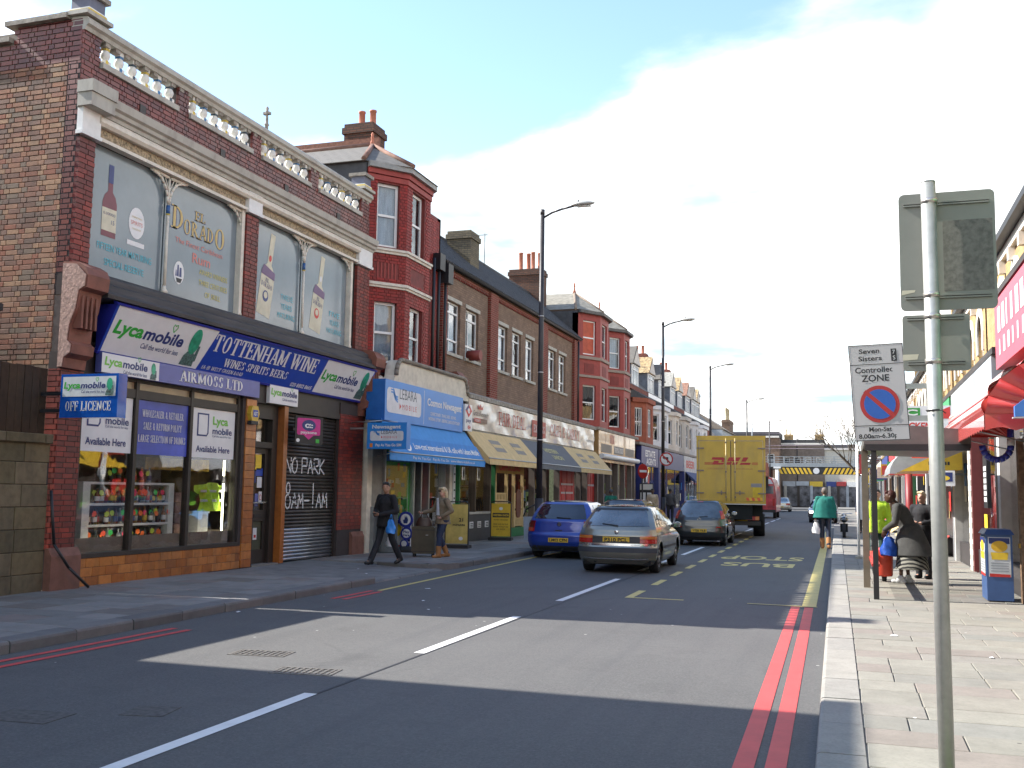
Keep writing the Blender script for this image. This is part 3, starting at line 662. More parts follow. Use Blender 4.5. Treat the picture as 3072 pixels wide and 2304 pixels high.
# printed upper windows with slim iron columns
PANEL = M('frosted_print', (.19, .235, .26), .12, var=.08, scale=2, spec=.5, coat=.25)
SHIPY = M('print_gold', (.55, .40, .13), .4); CYAN = M('print_cyan', (.05, .40, .50), .4); PINKR = M('print_salmon', (.62, .18, .15), .4); PURP = M('print_purple', (.13, .06, .16), .4); WINE = M('print_maroon', (.16, .025, .045), .35); LABEL = M('print_cream', (.60, .56, .42), .5); LIMEY = M('print_dull_yellow', (.55, .48, .08), .4)
FP = Fr((-11.44, 0, 0), Y); pan = []
for a, c in ((12.88, 14.79), (14.83, 17.05), (17.63, 19.53), (19.59, 21.70)):
    o = MB().fb(FP, a, c, 5.02, 7.16, -.03, 0).build('printed_pane', PANEL, B1, False); pan.append(o)
for u, one in ((14.81, 0), (17.12, -1), (19.56, 0), (21.80, -1)):
    col = MB(); col.cyl((-11.36, u, 5.06), (-11.36, u, 6.45), .028, .026, 8); col.lathe((-11.36, u, 5.04), [(.06, 0), (.06, .05), (.035, .09), (.03, .14)], 8); col.cyl((-11.36, u, 6.63), (-11.36, u, 7.1), .022, .022, 8)
    for s in ((-1, 1) if one == 0 else (-1,)):
        pts = [(-11.36, u+s*(.02+.42*(1-math.cos(RD(a)))), 6.66+.46*math.sin(RD(a))) for a in range(0, 91, 15)]; col.tube(pts, .024, 6)
        col.tube([(-11.36, u+s*.02, 7.12), (-11.36, u+s*.5, 7.14)], .03, 6)
        col.tube([(-11.36, u, 6.85), (-11.36, u+s*.12, 7.1)], .01, 5); col.tube([(-11.36, u, 6.75), (-11.36, u+s*.2, 7.1)], .01, 5)
    c_ = col.build('iron_column', CREAM, B1)
    MB().cyl((-11.36, u, 6.47), (-11.36, u, 6.62), .036, .036, 8).build('blue_collar', M('collar_blue', (.03, .10, .28), .5), c_)
    MB().cyl((-11.36, u, 6.45), (-11.36, u, 6.47), .037, .037, 8).build('gold_collar', BALC[0], c_)
for u in (17.05, 21.72): MB().fb(F1, u, u+.10, 5.02, 7.16, -.1, .03).build('window_post', CREAM, B1, False)
def bottle_print(par, fr, u, v, h, tilt, body, cap):
    g_ = Fr(fr.p(u, v), fr.U*math.cos(tilt)-fr.V*math.sin(tilt), fr.U*math.sin(tilt)+fr.V*math.cos(tilt)); w = h*.145
    flat(par, 'bottle_print', body, g_, [(-w, 0), (w, 0), (w, h*.48), (w*.75, h*.58), (w*.33, h*.64), (w*.30, h), (-w*.30, h), (-w*.33, h*.64), (-w*.75, h*.58), (-w, h*.48)], .004)
    flat(par, 'bottle_print', LABEL, g_, [(-w, h*.08), (w, h*.08), (w, h*.40), (-w, h*.40)], .006); flat(par, 'bottle_print', cap, g_, [(-w*.34, h*.76), (w*.34, h*.76), (w*.34, h*1.02), (-w*.34, h*1.02)], .006)
    return g_, w
a, w_ = bottle_print(pan[0], FP, 13.42, 5.72, 1.18, 0, WINE, NAVY); txt(pan[0], 'EL DORADO', NAVY, a, 0, .36, .045, .28, .008); txt(pan[0], '15', NAVY, a, .09, .22, .07, None, .008)
flat(pan[0], 'medallion', WHITE, FP, ell(14.1, 6.12, .20, .27), .004); flat(pan[0], 'medallion', WHITE, FP, [(13.88, 5.72), (14.32, 5.72), (14.32, 5.80), (13.88, 5.80)], .004)
txt(pan[0], 'SPIRITS', PINKR, FP, 14.1, 6.08, .07, .3, .007); txt(pan[0], 'INTERNATIONAL', SHIPY, FP, 14.1, 6.2, .03, .26, .007); txt(pan[0], 'CHALLENGE', SHIPY, FP, 14.1, 6.0, .03, .22, .007)
txt(pan[0], 'FIFTEEN YEAR MATURING', CYAN, FP, 13.85, 5.49, .115, 1.35, bold=.005); txt(pan[0], 'SPECIAL RESERVE', CYAN, FP, 13.85, 5.25, .115, .98, bold=.005)
for s, u, v, h, w in (('EL', 15.86, 6.60, .17, .34), ('D', 15.22, 6.30, .42, .40), ('ORAD', 15.84, 6.27, .28, 1.0), ('O', 16.50, 6.22, .40, .40)):
    txt(pan[1], s, NAVY, FP, u+.012, v-.012, h, w, .004, serif=True, sw=.2); txt(pan[1], s, SHIPY, FP, u, v, h, w*.96, .007, serif=True)
txt(pan[1], 'The Finest Caribbean', PINKR, FP, 15.88, 6.06, .10, 1.45); txt(pan[1], 'Rum', PINKR, FP, 15.95, 5.80, .18, .55, bold=.01)
flat(pan[1], 'ship_emblem', WHITE, FP, ell(15.3, 5.52, .15, .21), .004); flat(pan[1], 'ship_emblem', BLACK, FP, [(15.22, 5.42), (15.40, 5.42), (15.36, 5.34), (15.25, 5.34)], .006)
for i, (x0, x1, y0, y1) in enumerate(((15.24, 15.30, 5.45, 5.66), (15.31, 15.38, 5.45, 5.62), (15.20, 15.235, 5.45, 5.56))): flat(pan[1], 'ship_emblem', NAVY, FP, [(x0, y0), (x1, y0), (x1-.01, y1), (x0+.01, y1)], .006)
for i, s in enumerate(('AWARD WINNERS', 'THREE CENTURIES', 'OF SKILL')): txt(pan[1], s, LIMEY, FP, 16.35, 5.62-.2*i, .10, (.9, .9, .5)[i])
for p_, u, s in ((2, 18.2, 'TWELVE'), (3, 20.35, 'FIVE')):
    a, w_ = bottle_print(pan[p_], FP, u-.1, 5.22, 1.75, .17, LABEL, LABEL); flat(pan[p_], 'bottle_print', PURP, a, [(-w_, .84), (w_, .84), (w_, 1.0), (-w_*.75, 1.06), (-w_, .92)], .008)
    txt(pan[p_], 'EL', NAVY, a, 0, .72, .08, .14, .009, serif=True); txt(pan[p_], 'DORADO', NAVY, a, 0, .60, .10, .42, .009, serif=True)
    flat(pan[p_], 'ship_emblem', NAVY if p_ == 2 else RED, a, ell(0, .42, .11, .12), .009); flat(pan[p_], 'ship_emblem', LABEL, a, ell(0, .44, .07, .07), .011)
    flat(pan[p_], 'bottle_seal', RED if p_ == 2 else WHITE, a, ell(0, 1.25, .05, .07), .008)
    for i, q in enumerate((s, 'YEARS', 'MATURING')): txt(pan[p_], q, CYAN, FP, u+.82, 5.68-.2*i, .12, (.5, .45, .7)[i])
# dark ledge above the fascia, consoles either end
b = MB(); b.prof(F1, [(0, 4.58), (.42, 4.60), (.43, 4.66), (.36, 4.72), (.33, 4.82), (.26, 4.86), (.24, 4.95), (.10, 5.03), (0, 5.03)], 12.9, 22.42); b.build('ledge', LEAD, B1)
for u0, u1, mt in ((12.38, 12.86, TERRA), (22.34, 22.86, TERRA)):
    b = MB(); b.prof(F1, [(0, 3.45), (.10, 3.45), (.12, 3.60), (.24, 3.66), (.26, 3.80), (.18, 3.86), (.20, 4.10), (.30, 4.35), (.34, 4.62), (.46, 4.66), (.48, 4.86), (.42, 4.98), (.28, 5.06), (0, 5.08)], u0, u1); o = b.build('console', mt, B1)
    for i in range(4): bx(o, 'console_flute', mt, F1, u0+.06+i*.1, u0+.10+i*.1, 4.05, 4.55, .2, .345)
b = MB(); b.prof(F1, [(.01, 3.46), (.09, 3.46), (.11, 3.6), (.22, 3.67), (.24, 3.79), (.16, 3.86), (.18, 4.10), (.28, 4.35), (.32, 4.62), (.43, 4.68), (.45, 4.85), (.26, 5.03), (.01, 5.05)], 12.365, 12.39); b.build('spalled_face', TERRAP, B1)
# ground floor piers
for u0, u1 in ((12.42, 12.92), (21.46, 22.68)):
    bricks_joined(B1, 'pier_brickwork', BRK_REDP, F1, brickset(F1, u0, u1, .72, 3.44, bw=.225, bh=.0815, gap=.005, bond='s'), -.02, .035 if u0 < 13 else .01)
    MB().fb(F1, u0+.004, u1-.004, .1, 3.7, -.2, .03 if u0 < 13 else .004).build('pier_core', MORTD, B1, False)
bricks_joined(B1, 'pier_return_brickwork', BRK_REDP, Fr((0, 12.42, 0), X), brickset(FG, -11.55, -11.31, .72, 3.44, bw=.22, bh=.0815, gap=.005, bond='s'), -.02, .004)
b = MB(); b.prof(F1, [(0, .1), (.13, .1), (.13, .62), (.06, .74), (0, .74)], 12.36, 12.98); b.build('pier_plinth', M('plinth_clay', (.19, .085, .06), .75, var=.3, bump=.3, dirt=.4), B1)
b = MB(); b.prof(F1, [(0, .1), (.09, .1), (.09, .55), (.04, .66), (0, .66)], 22.1, 22.72); b.build('pier_plinth', M('plinth_clay', (.2, .1, .08)), B1)
b = MB(); b.tube([(-11.30, 12.36, 1.6), (-11.22, 12.40, .8), (-11.12, 12.62, .45), (-11.05, 12.98, .14)], .022, 6); b.build('cable', BLACK, B1)
# shop window
b = MB()
for u0, u1 in ((12.92, 13.02), (14.27, 14.35), (15.79, 15.87), (17.30, 17.38)): b.fb(F1, u0, u1, .56, 3.46, -.16, -.04)
b.fb(F1, 13.02, 17.30, 3.15, 3.30, -.15, -.05); b.fb(F1, 12.92, 17.38, .55, .62, -.16, .02); b.fb(F1, 12.92, 17.5, 3.42, 3.80, -.2, -.05)
win = b.build('shop_window', DARKW, B1, False)
for a, c in ((13.02, 14.27), (14.35, 15.79), (15.87, 17.30)):
    bx(win, 'pane', GLASS, F1, a, c, .62, 3.15, -.105, -.095); bx(win, 'fanlight', M('obscured_glass', (.34, .27, .18), .25, var=.25, scale=3, coat=.4), F1, a, c, 3.30, 3.42, -.105, -.095)
for i in range(15):
    for j in range(3):
        a = 12.93+i*.304+(.15 if j % 2 else 0); c = min(a+.298, 17.5)
        if c-a > .05: block(win, 'tile', TILE, F1, a, round(c, 3), .115+j*.145, .115+j*.145+.14, -.1, .012, .004)
bx(win, 'stall_riser', MORTD, F1, 12.92, 17.5, .1, .55, -.2, 0)
for j in range(21): block(B1, 'tile', TILE, F1, 17.40 if 0 else 17.50, 17.85, .12+j*.158, .12+j*.158+.153, -.1, .03, .004)
bx(B1, 'tile_pier_core', MORTD, F1, 17.40, 17.92, .1, 3.8, -.25, 0)
# entrance door
fd = MB()
for u0, u1, v0, v1 in ((17.92, 18.0, .12, 3.4), (18.72, 18.92, .12, 3.4), (18.0, 18.72, 2.50, 2.62), (18.0, 18.72, 3.1, 3.4)): fd.fb(F1, u0, u1, v0, v1, -.3, -.12)
door = fd.build('shop_door', DARKW, B1, False)
b = MB(); b.fb(F1, 18.0, 18.13, .14, 2.5, -.28, -.2); b.fb(F1, 18.6, 18.72, .14, 2.5, -.28, -.2); b.fb(F1, 18.13, 18.6, .14, .42, -.28, -.2); b.fb(F1, 18.13, 18.6, 1.0, 1.22, -.28, -.2); b.fb(F1, 18.13, 18.6, 2.38, 2.5, -.28, -.2); b.build('door_leaf', DARKW, door, False)
bx(door, 'pane', GLASS, F1, 18.13, 18.6, 1.22, 2.38, -.25, -.24); bx(door, 'fanlight', GLASS, F1, 18.0, 18.72, 2.62, 3.1, -.25, -.24); bx(door, 'kick_panel', M('door_green', (.06, .065, .04), .5), F1, 18.13, 18.6, .42, 1.0, -.26, -.235)
bx(door, 'letter_plate', BLACK, F1, 18.25, 18.5, 1.07, 1.14, -.2, -.19); bx(door, 'push_bar', M('chrome', (.75, .75, .75), .2, 1.), F1, 18.02, 18.70, 1.36, 1.39, -.2, -.17)
STK = [(18.18, 18.52, 2.05, 2.36, YELLOW), (18.16, 18.3, 2.1, 2.3, WHITE), (18.34, 18.58, 1.92, 2.08, BLUE), (18.16, 18.34, 1.78, 2.02, NAVY), (18.38, 18.56, 1.68, 1.9, WHITE), (18.16, 18.28, 1.56, 1.70, RED), (18.16, 18.27, 1.34, 1.5, BLACK), (18.32, 18.44, 1.30, 1.56, VIOLET), (18.46, 18.58, 1.36, 1.6, WHITE), (18.3, 18.44, .62, .86, WHITE)]
for a, c, e, g_, mt in STK: flat(door, 'sticker', mt, F1, [(a, e), (c, e), (c, g_), (a, g_)], -.232 if e > 1.2 else -.23)
flat(door, 'sticker', RED, F1, ell(18.52, 1.48, .045, .06), -.228); flat(door, 'sticker', WHITE, F1, ell(18.52, 1.48, .032, .045), -.226)
flat(door, 'sticker', RED, F1, [(18.33, .66), (18.41, .66), (18.41, .72), (18.33, .72)], -.228)
bx(door, 'threshold', M('worn_step', (.2, .19, .17), .8), F1, 17.93, 18.91, .1, .135, -.3, .02)
bx(B1, 'tiled_post', TILE, F1, 18.93, 19.08, .12, 3.4, -.2, .03); bx(B1, 'lintel', DARKW, F1, 17.38, 22.3, 3.4, 3.82, -.25, -.02)
# roller shutter: each lath a part
sh = bx(B1, 'shutter_box', DARKW, F1, 19.08, 21.46, 3.30, 3.42, -.16, .0)
SHD = M('shutter_dark', (.078, .07, .062), .45, .3, var=.25, scale=3, dirt=.2); SHS = M('shutter_steel', (.36, .37, .39), .35, .8, var=.15, dirt=.15, dirtcol=(.1, .1, .1))
nl = 41; hl = (3.30-.13)/nl
for j in range(nl):
    v = .13+j*hl; b = MB(); b.prof(F1, [(-.16, v), (-.135, v), (-.105, v+hl*.25), (-.10, v+hl*.5), (-.105, v+hl*.75), (-.135, v+hl*.98), (-.16, v+hl*.98)], 19.12, 21.42, smooth=True); b.build('shutter_lath', SHS if v < .80 else SHD, sh)
for u in (19.08, 21.42): bx(sh, 'guide_rail', DARKW, F1, u, u+.045, .12, 3.3, -.17, -.07)
CH = M('chalk_paint', (.72, .72, .70), .9)
def graf(par, fr, s, u, v, w, h, gap, n):
    G_ = {'N': [[(0, 0), (0, 1), (1, 0), (1, 1)]], 'O': [[(.5+.5*math.cos(a*.785), .5+.5*math.sin(a*.785)) for a in range(9)]], 'P': [[(0, 0), (0, 1), (1, 1), (1, .5), (0, .5)]], 'A': [[(0, 0), (.5, 1), (1, 0)], [(.2, .4), (.8, .4)]], 'R': [[(0, 0), (0, 1), (.9, 1), (.9, .55), (0, .5), (1, 0)]], 'K': [[(0, 0), (0, 1)], [(.95, 1), (0, .45), (1, 0)]], '8': [[(.5+.36*math.cos(a*.785), .78+.22*math.sin(a*.785)) for a in range(9)], [(.5+.5*math.cos(a*.785), .28+.28*math.sin(a*.785)) for a in range(9)]], 'M': [[(0, 0), (.1, 1), (.5, .3), (.9, 1), (1, 0)]], '-': [[(0, .5), (1, .5)]], '1': [[(.5, 0), (.5, 1)]]}
    b = MB(); x = u
    for ch in s:
        if ch == ' ': x += w*.7; continue
        big = 1.65 if ch in '81' else 1
        for pl_ in G_[ch]:
            for (p, q), (r_, s_) in zip(pl_, pl_[1:]):
                a, c = Vector((x+p*w, v+q*h*big)), Vector((x+r_*w, v+s_*h*big)); dv = (c-a); L_ = dv.length or 1; nv = Vector((-dv.y, dv.x))/L_*.018
                k_ = max(1, int(L_/.04))
                for i in range(k_):
                    if rnd.random() < .10: continue
                    e, f = a+dv*(i/k_), a+dv*((i+1)/k_); b.poly([fr.p(*(e+nv), n), fr.p(*(e-nv), n), fr.p(*(f-nv), n), fr.p(*(f+nv), n)])
        x += w+gap
    b.build('lettering', CH, par, False)
graf(sh, F1, 'NO PARK', 19.26, 2.0, .215, .34, .05, -.094); graf(sh, F1, '8AM-1AM', 19.28, 1.24, .22, .34, .05, -.094)
MB().fb(F1, 19.08, 22.3, 3.42, 3.82, -.28, -.26).build('lintel_back', DARKW, B1, False)
MB().box(-14.5, -14.4, 12.6, 22.6, .1, 4.5).build('shop_back_wall', M('shop_wall', (.16, .12, .09), .9, var=.3), B1, False)
MB().box(-14.4, -11.5, 12.6, 19.0, .05, .11).build('shop_floor', M('shop_floor', (.12, .10, .09), .7), B1, False)
MB().box(-14.4, -11.65, 12.6, 22.6, 3.9, 4.0).build('shop_ceiling', M('shop_ceiling', (.45, .43, .40), .9), B1, False)
MB().box(-14.4, -11.6, 19.0, 19.06, .1, 3.9).build('shop_partition', M('shop_wall', (.16, .12, .09)), B1, False)

# ---------------------------------------------------------------- signs of the corner shop
EGGM = M('globe_print', (.03, .30, .17), .35, var=.5, scale=5); SUITM = M('figure_print', (.07, .13, .12), .5, var=.9, scale=30)
def egghead(par, fr, u, v, h, n=.007):
    """printed figure: a tall globe for a head above a patchwork jacket, holding a phone to its ear"""
    flat(par, 'figure_print', SUITM, fr, [(u-h*.26, v), (u+h*.26, v), (u+h*.24, v+h*.25), (u+h*.12, v+h*.36), (u-h*.12, v+h*.36), (u-h*.22, v+h*.24)], n)
    flat(par, 'globe_print', EGGM, fr, ell(u+h*.02, v+h*.64, h*.20, h*.34, 18), n+.001)
    flat(par, 'figure_print', SUITM, fr, [(u+h*.16, v+h*.1), (u+h*.3, v+h*.15), (u+h*.28, v+h*.55), (u+h*.2, v+h*.55)], n+.002)
def lyca(par, fr, u, v, w, g1=GREEN, two=False):
    """green-blue phone company wordmark, slanted, with its strapline"""
    h = w*.125
    txt(par, 'Lyca', g1, fr, u, v, h, w*.40, al='L', bold=.035, shear=.12); txt(par, 'mobile', NAVY, fr, u+w*.41, v, h*.93, w*.59, al='L', bold=.03, shear=.12)
    txt(par, 'Call the world for less', NAVY, fr, u+w*.99, v-h*.75, h*.42, w*.56, al='R', bold=.01, shear=.12)
    b = MB(); cu, cv, s = u+w*.80, v+h*1.35, h*.35
    for a in ((-.5, .9, -.8, .2), (-.8, .2, 0, -1), (0, -1, .8, .2), (.8, .2, .5, .9), (.5, .9, 0, .5), (0, .5, -.3, .7)):
        p, q = Vector((cu+a[0]*s, cv+a[1]*s)), Vector((cu+a[2]*s, cv+a[3]*s)); nv = Vector((q.y-p.y, p.x-q.x)).normalized()*s*.12
        b.poly([fr.p(*(p+nv), .007), fr.p(*(p-nv), .007), fr.p(*(q-nv), .007), fr.p(*(q+nv), .007)])
    b.build('heart_print', GREEN, par, False)
FS = Fr((-11.30, 0, 3.80), Y, Vector((.35, 0, .75)))        # main fascia leans out over the pavement
SG = thing('fascia_sign', 'long blue and white fascia sign reading TOTTENHAM WINE, leaning out over the shopfront', 'shop sign', (-11.30, 13.2, 3.8))
bx(SG, 'board', BLUE, FS, 13.16, 22.48, 0, .828, -.06, 0)
b = MB(); b.poly([FS.p(13.155, 0, .01), FS.p(13.155, .83, .01), (-11.33, 13.155, 4.55), (-11.33, 13.155, 3.78)]); b.build('side_cheek', BLUED, SG, False)
for v0, v1 in ((-.03, .012), (.815, .85)): bx(SG, 'trim', BLUED, FS, 13.14, 22.5, v0, v1, -.07, .02)
for a, c, sh_ in ((13.22, 15.72, 1), (19.98, 22.42, 0)): flat(SG, 'white_panel', WHITE, FS, [(a, .02), (c-(0 if sh_ else 0), .02), (c+(.22 if sh_ else 0), .81), (a+(.12 if not sh_ else .0), .81)], .003)
lyca(SG, FS, 13.30, .36, 1.78); egghead(SG, FS, 15.38, .05, .72); lyca(SG, FS, 20.1, .36, 1.72); egghead(SG, FS, 22.12, .05, .72)
txt(SG, 'TOTTENHAM WINE', WHITE, FS, 17.85, .42, .335, 3.85, serif=True, sw=.17); txt(SG, 'WINES SPIRITS BEERS', WHITE, FS, 17.62, .17, .165, 2.3, serif=True, sw=.17)
txt(SG, '1A-1B WEST GREEN ROAD', WHITE, FS, 15.85, .05, .075, 1.35, al='L', serif=True, shear=.2); txt(SG, '020 8802 8665', WHITE, FS, 19.9, .05, .085, .9, al='R', bold=.01, shear=.2)
S2 = thing('fascia_sign', 'violet and white sign reading AIRMOSS LTD below the main fascia', 'shop sign', (-11.23, 13.2, 3.45))
F2 = Fr((-11.23, 0, 0), Y)
bx(S2, 'board', VIOLET, F2, 13.2, 17.78, 3.47, 3.79, -.12, 0); flat(S2, 'white_panel', WHITE, F2, [(13.2, 3.475), (14.62, 3.475), (14.62, 3.785), (13.2, 3.785)], .003)
lyca(S2, F2, 13.26, 3.60, 1.05, GREEN2); egghead(S2, F2, 14.46, 3.48, .29); txt(S2, 'AIRMOSS LTD', WHITE, F2, 16.2, 3.54, .20, 2.0, serif=True, sw=.18)
S3 = thing('projecting_sign', 'blue box sign reading OFF LICENCE jutting out from the corner pier', 'shop sign', (-10.55, 12.1, 2.65))
F3 = Fr((-11.0, 12.1, 0), X)
bx(S3, 'box', M('sign_box_blue', (.008, .09, .42), .12, coat=.8), F3, 0, 1.02, 2.66, 3.30, -.19, 0); flat(S3, 'white_panel', M('gloss_white', (.62, .66, .68), .15, coat=.6), F3, [(.04, 2.97), (.98, 2.97), (.98, 3.26), (.04, 3.26)], .003)
lyca(S3, F3, .06, 3.09, .74); egghead(S3, F3, .87, 2.98, .26); txt(S3, 'OFF LICENCE', WHITE, F3, .51, 2.76, .14, .82, serif=True, sw=.17)
bx(S3, 'bracket', BLACK, F3, -.42, 0, 3.0, 3.05, -.12, -.07); bx(S3, 'bracket', BLACK, F3, -.42, 0, 2.75, 2.8, -.12, -.07)
S4 = thing('small_sign', 'small white phone company sign hung over the shop door', 'shop sign', (-11.29, 18.3, 3.42))
F4 = Fr((-11.28, 0, 0), Y); bx(S4, 'board', WHITE, F4, 18.25, 19.38, 3.42, 3.80, -.08, 0); lyca(S4, F4, 18.29, 3.6, 1.04, GREEN2)
FW = Fr((-11.435, 0, 0), Y)
for a, c, lab in ((13.03, 14.25, 'white phone card poster in the left pane of the shop window'), (15.89, 17.27, 'white phone card poster in the right pane of the shop window')):
    p = MB().fb(FW, a, c, 2.22, 3.14, -.004, 0).build('window_poster', WHITE, None, False, label=lab, cat='poster'); w = c-a
    fr_ = [(a+w*.12, 2.62), (a+w*.34, 2.62), (a+w*.38, 2.68), (a+w*.38, 3.05), (a+w*.12, 3.05)]
    flat(p, 'card_print', NAVY, FW, fr_, .004); flat(p, 'card_print', WHITE, FW, [(a+w*.15, 2.65), (a+w*.33, 2.65), (a+w*.35, 2.69), (a+w*.35, 3.02), (a+w*.15, 3.02)], .006)
    txt(p, 'Lyca', GREEN2, FW, a+w*.47, 2.86, .15, w*.36, al='L', bold=.03); txt(p, 'mobile', NAVY, FW, a+w*.47, 2.68, .12, w*.46, al='L', bold=.02); txt(p, 'Call the world for less', NAVY, FW, a+w*.47, 2.62, .04, w*.45, al='L'); txt(p, 'Available Here', NAVY, FW, a+w*.5, 2.33, .115, w*.78, bold=.02)
p = MB().fb(FW, 14.37, 15.77, 2.22, 3.14, -.004, 0).build('window_poster', M('poster_blue', (.05, .07, .38), .3, var=.5, scale=1.2), None, False, label='blue poster listing WHOLESALER & RETAILER in the middle pane', cat='poster')
for i, (s, w) in enumerate((('WHOLESALER & RETAILER', 1.14), ('SALE & RETURN POLICY', 1.06), ('LARGE SELECTION OF DRINKS', 1.3))): txt(p, s, WHITE, FW, 15.07, 2.86-.215*i, .125, w, serif=True, sw=.16)
al = thing('alarm_box', 'yellow and black hexagonal alarm box on the tiled pier', 'alarm box', (-11.3, 17.66, 3.0)); FA = Fr((-11.32, 0, 0), Y)
o = MB().ext(FA, [(17.56, 3.0), (17.76, 3.0), (17.82, 3.15), (17.76, 3.3), (17.56, 3.3), (17.50, 3.15)], 0, .09).build('case', M('alarm_yellow', (.55, .36, .04), .4), al); flat(al, 'badge', BLUE, FA, [(17.58, 3.08), (17.76, 3.08), (17.76, 3.22), (17.58, 3.22)], .094); txt(al, 'ADT', WHITE, FA, 17.67, 3.11, .075, .14, .098, bold=.03)
bx(al, 'siren_cowl', BLACK, FA, 17.52, 17.76, 2.93, 3.0, 0, .1)
pz = thing('payment_sign', 'pink and black bill payment sign on a bracket beside the shutter', 'sign', (-11.2, 19.1, 2.63)); FZ = Fr((-11.16, 19.18, 0), Vector((.35, .94, 0)))
bx(pz, 'plate', BLACK, FZ, -.05, .72, 2.63, 3.22, -.03, 0); flat(pz, 'pink_panel', M('print_magenta', (.52, .02, .22), .4), FZ, rrect(.0, .64, 2.82, 3.18, .04), .003); flat(pz, 'pink_panel', M('print_magenta', (.52, .02, .22)), FZ, [(.18, 2.82), (.46, 2.82), (.32, 2.72)], .003)
flat(pz, 'disc', NAVY, FZ, ell(.32, 3.03, .19, .12), .005); txt(pz, 'α:', WHITE, FZ, .32, 2.98, .10, .22, .007, bold=.04); txt(pz, 'payzone', WHITE, FZ, .32, 2.85, .06, .44, .007, bold=.02); flat(pz, 'badge', WHITE, FZ, ell(0.03, 2.70, .05, .04), .005); flat(pz, 'badge', GREEN, FZ, [(.52, 2.66), (.62, 2.66), (.62, 2.74), (.52, 2.74)], .005)
bx(pz, 'bracket', BLACK, FZ, -.10, -.04, 2.9, 2.96, -.25, 0)

# ---------------------------------------------------------------- window display
SHW = M('display_white', (.72, .72, .70), .4)
DU = thing('display_shelving', 'white display shelving full of bottles in the shop window', 'shelving', (-11.75, 13.6, .62)); FI = Fr((-11.8, 0, 0), Y)
for a, c, e, g_, n0, n1, nm in ((13.55, 13.72, .62, 1.74, -.35, .05, 'side'), (15.75, 15.9, .62, 1.74, -.35, .05, 'side'), (13.72, 15.75, 1.35, 1.39, -.35, .05, 'shelf'), (13.72, 15.75, 1.0, 1.04, -.35, .05, 'shelf'), (13.72, 15.75, .66, .70, -.35, .05, 'shelf'), (13.72, 15.75, 1.70, 1.74, -.35, .05, 'shelf'), (13.6, 15.5, .60, .66, .1, .2, 'trim')): bx(DU, nm, SHW, FI, a, c, e, g_, n0, n1)
wp = wall(B1, 'window_bed', M('window_bed', (.30, .24, .18), .8), Fr((0, 0, .6), Y, X), 12.95, 17.36, -12.3, -11.51, rev=0)
TAGM = [M('star_orange', (.95, .18, .03), .6), M('star_green', (.05, .65, .12), .6), M('star_pink', (.9, .06, .16), .6), M('star_lime', (.6, .75, .06), .6), M('star_red', (.9, .10, .04), .6)]
LIQ = [M('liquor_amber', (.20, .07, .015), .15, coat=.5), M('liquor_dark', (.02, .03, .015), .12, coat=.5), M('liquor_clear', (.35, .38, .38), .12, coat=.5), M('liquor_wine', (.07, .01, .012), .12, coat=.5), M('liquor_gold', (.35, .22, .05), .15, coat=.5)]
LABM = [WHITE, LABEL, YELLOW, RED, BLACK, NAVY]
BM = {}
def bottle(x, y, z, h, li, la, tg, lab):
    k = (li, la)
    if k not in BM:
        BM[k] = (MB().lathe((0, 0, 0), [(.036, 0), (.038, .01), (.038, .58), (.03, .68), (.013, .78), (.013, .94), (.016, .95), (.016, 1)], 10).mesh('glass', LIQ[li]), MB().lathe((0, 0, 0), [(.0385, .16), (.039, .17), (.039, .46), (.0385, .47)], 10).mesh('label', LABM[la]))
    t = thing('bottle', lab, 'bottle', (x, y, z), 'bottles on the window shelves')
    for me, nm in zip(BM[k], ('glass', 'label')): place(nm, me, t, Matrix.Diagonal((1.1, 1.1, h, 1)))
    if tg is not None:
        b = MB(); w = .062; b.poly([(.05, w*math.cos(RD(i*30))*(1 if i % 2 else .86), h*.72+w*.8*math.sin(RD(i*30))*(1 if i % 2 else .86)) for i in range(12)])
        o = b.mesh('price_star', TAGM[tg], None, False); ob = place('price_star', o, t); ob.rotation_euler = (RD(rnd.uniform(-40, 40)), 0, 0)
ROWN = {.70: 'bottom', 1.04: 'middle', 1.39: 'upper'}
LN = ('amber', 'dark green', 'clear', 'dark red', 'golden'); TN = ('orange', 'green', 'pink', 'lime', 'red')
ORD = ('first', 'second', 'third', 'fourth', 'fifth', 'sixth', 'seventh', 'eighth', 'ninth', 'tenth', 'eleventh', 'twelfth', 'thirteenth', 'fourteenth', 'fifteenth', 'sixteenth', 'seventeenth', 'eighteenth')
for z in (.70, 1.04, 1.39):
    for i in range(17):
        li, la, tg = rnd.randrange(5), rnd.randrange(6), rnd.choice((0, 1, 2, 3, 4, 0, 1, None))
        bottle(-11.83+rnd.uniform(-.05, .06), 13.80+i*.118, z, rnd.uniform(.24, .29), li, la, tg, f'{LN[li]} bottle'+(f' with a {TN[tg]} price star' if tg is not None else '')+f', {ORD[i]} from the left on the {ROWN[z]} shelf')
for i in range(7): 
    li = rnd.randrange(5); bottle(-11.85, 14.1+i*.2, 1.74, .27, li, rnd.randrange(6), (3, 1, 0, None, 2, None, 3)[i], f'{LN[li]} bottle, {ORD[i]} from the left on top of the display shelving')
TUBE = M('fluorescent_tube', (1, .93, .66), .4, emit=5.)
for a, c, lab in ((13.62, 15.1, 'lit fluorescent tube along the window bed under the bottles'), (16.1, 17.25, 'lit fluorescent tube along the window bed under the workwear')):
    t = thing('light_tube', lab, 'lamp', (-11.62, a, .63)); MB().cyl((-11.62, a, .68), (-11.62, c, .68), .018, .018, 8).build('tube', TUBE, t); bx(t, 'batten', SHW, FI, a-.03, c+.03, .61, .66, .12, .24)
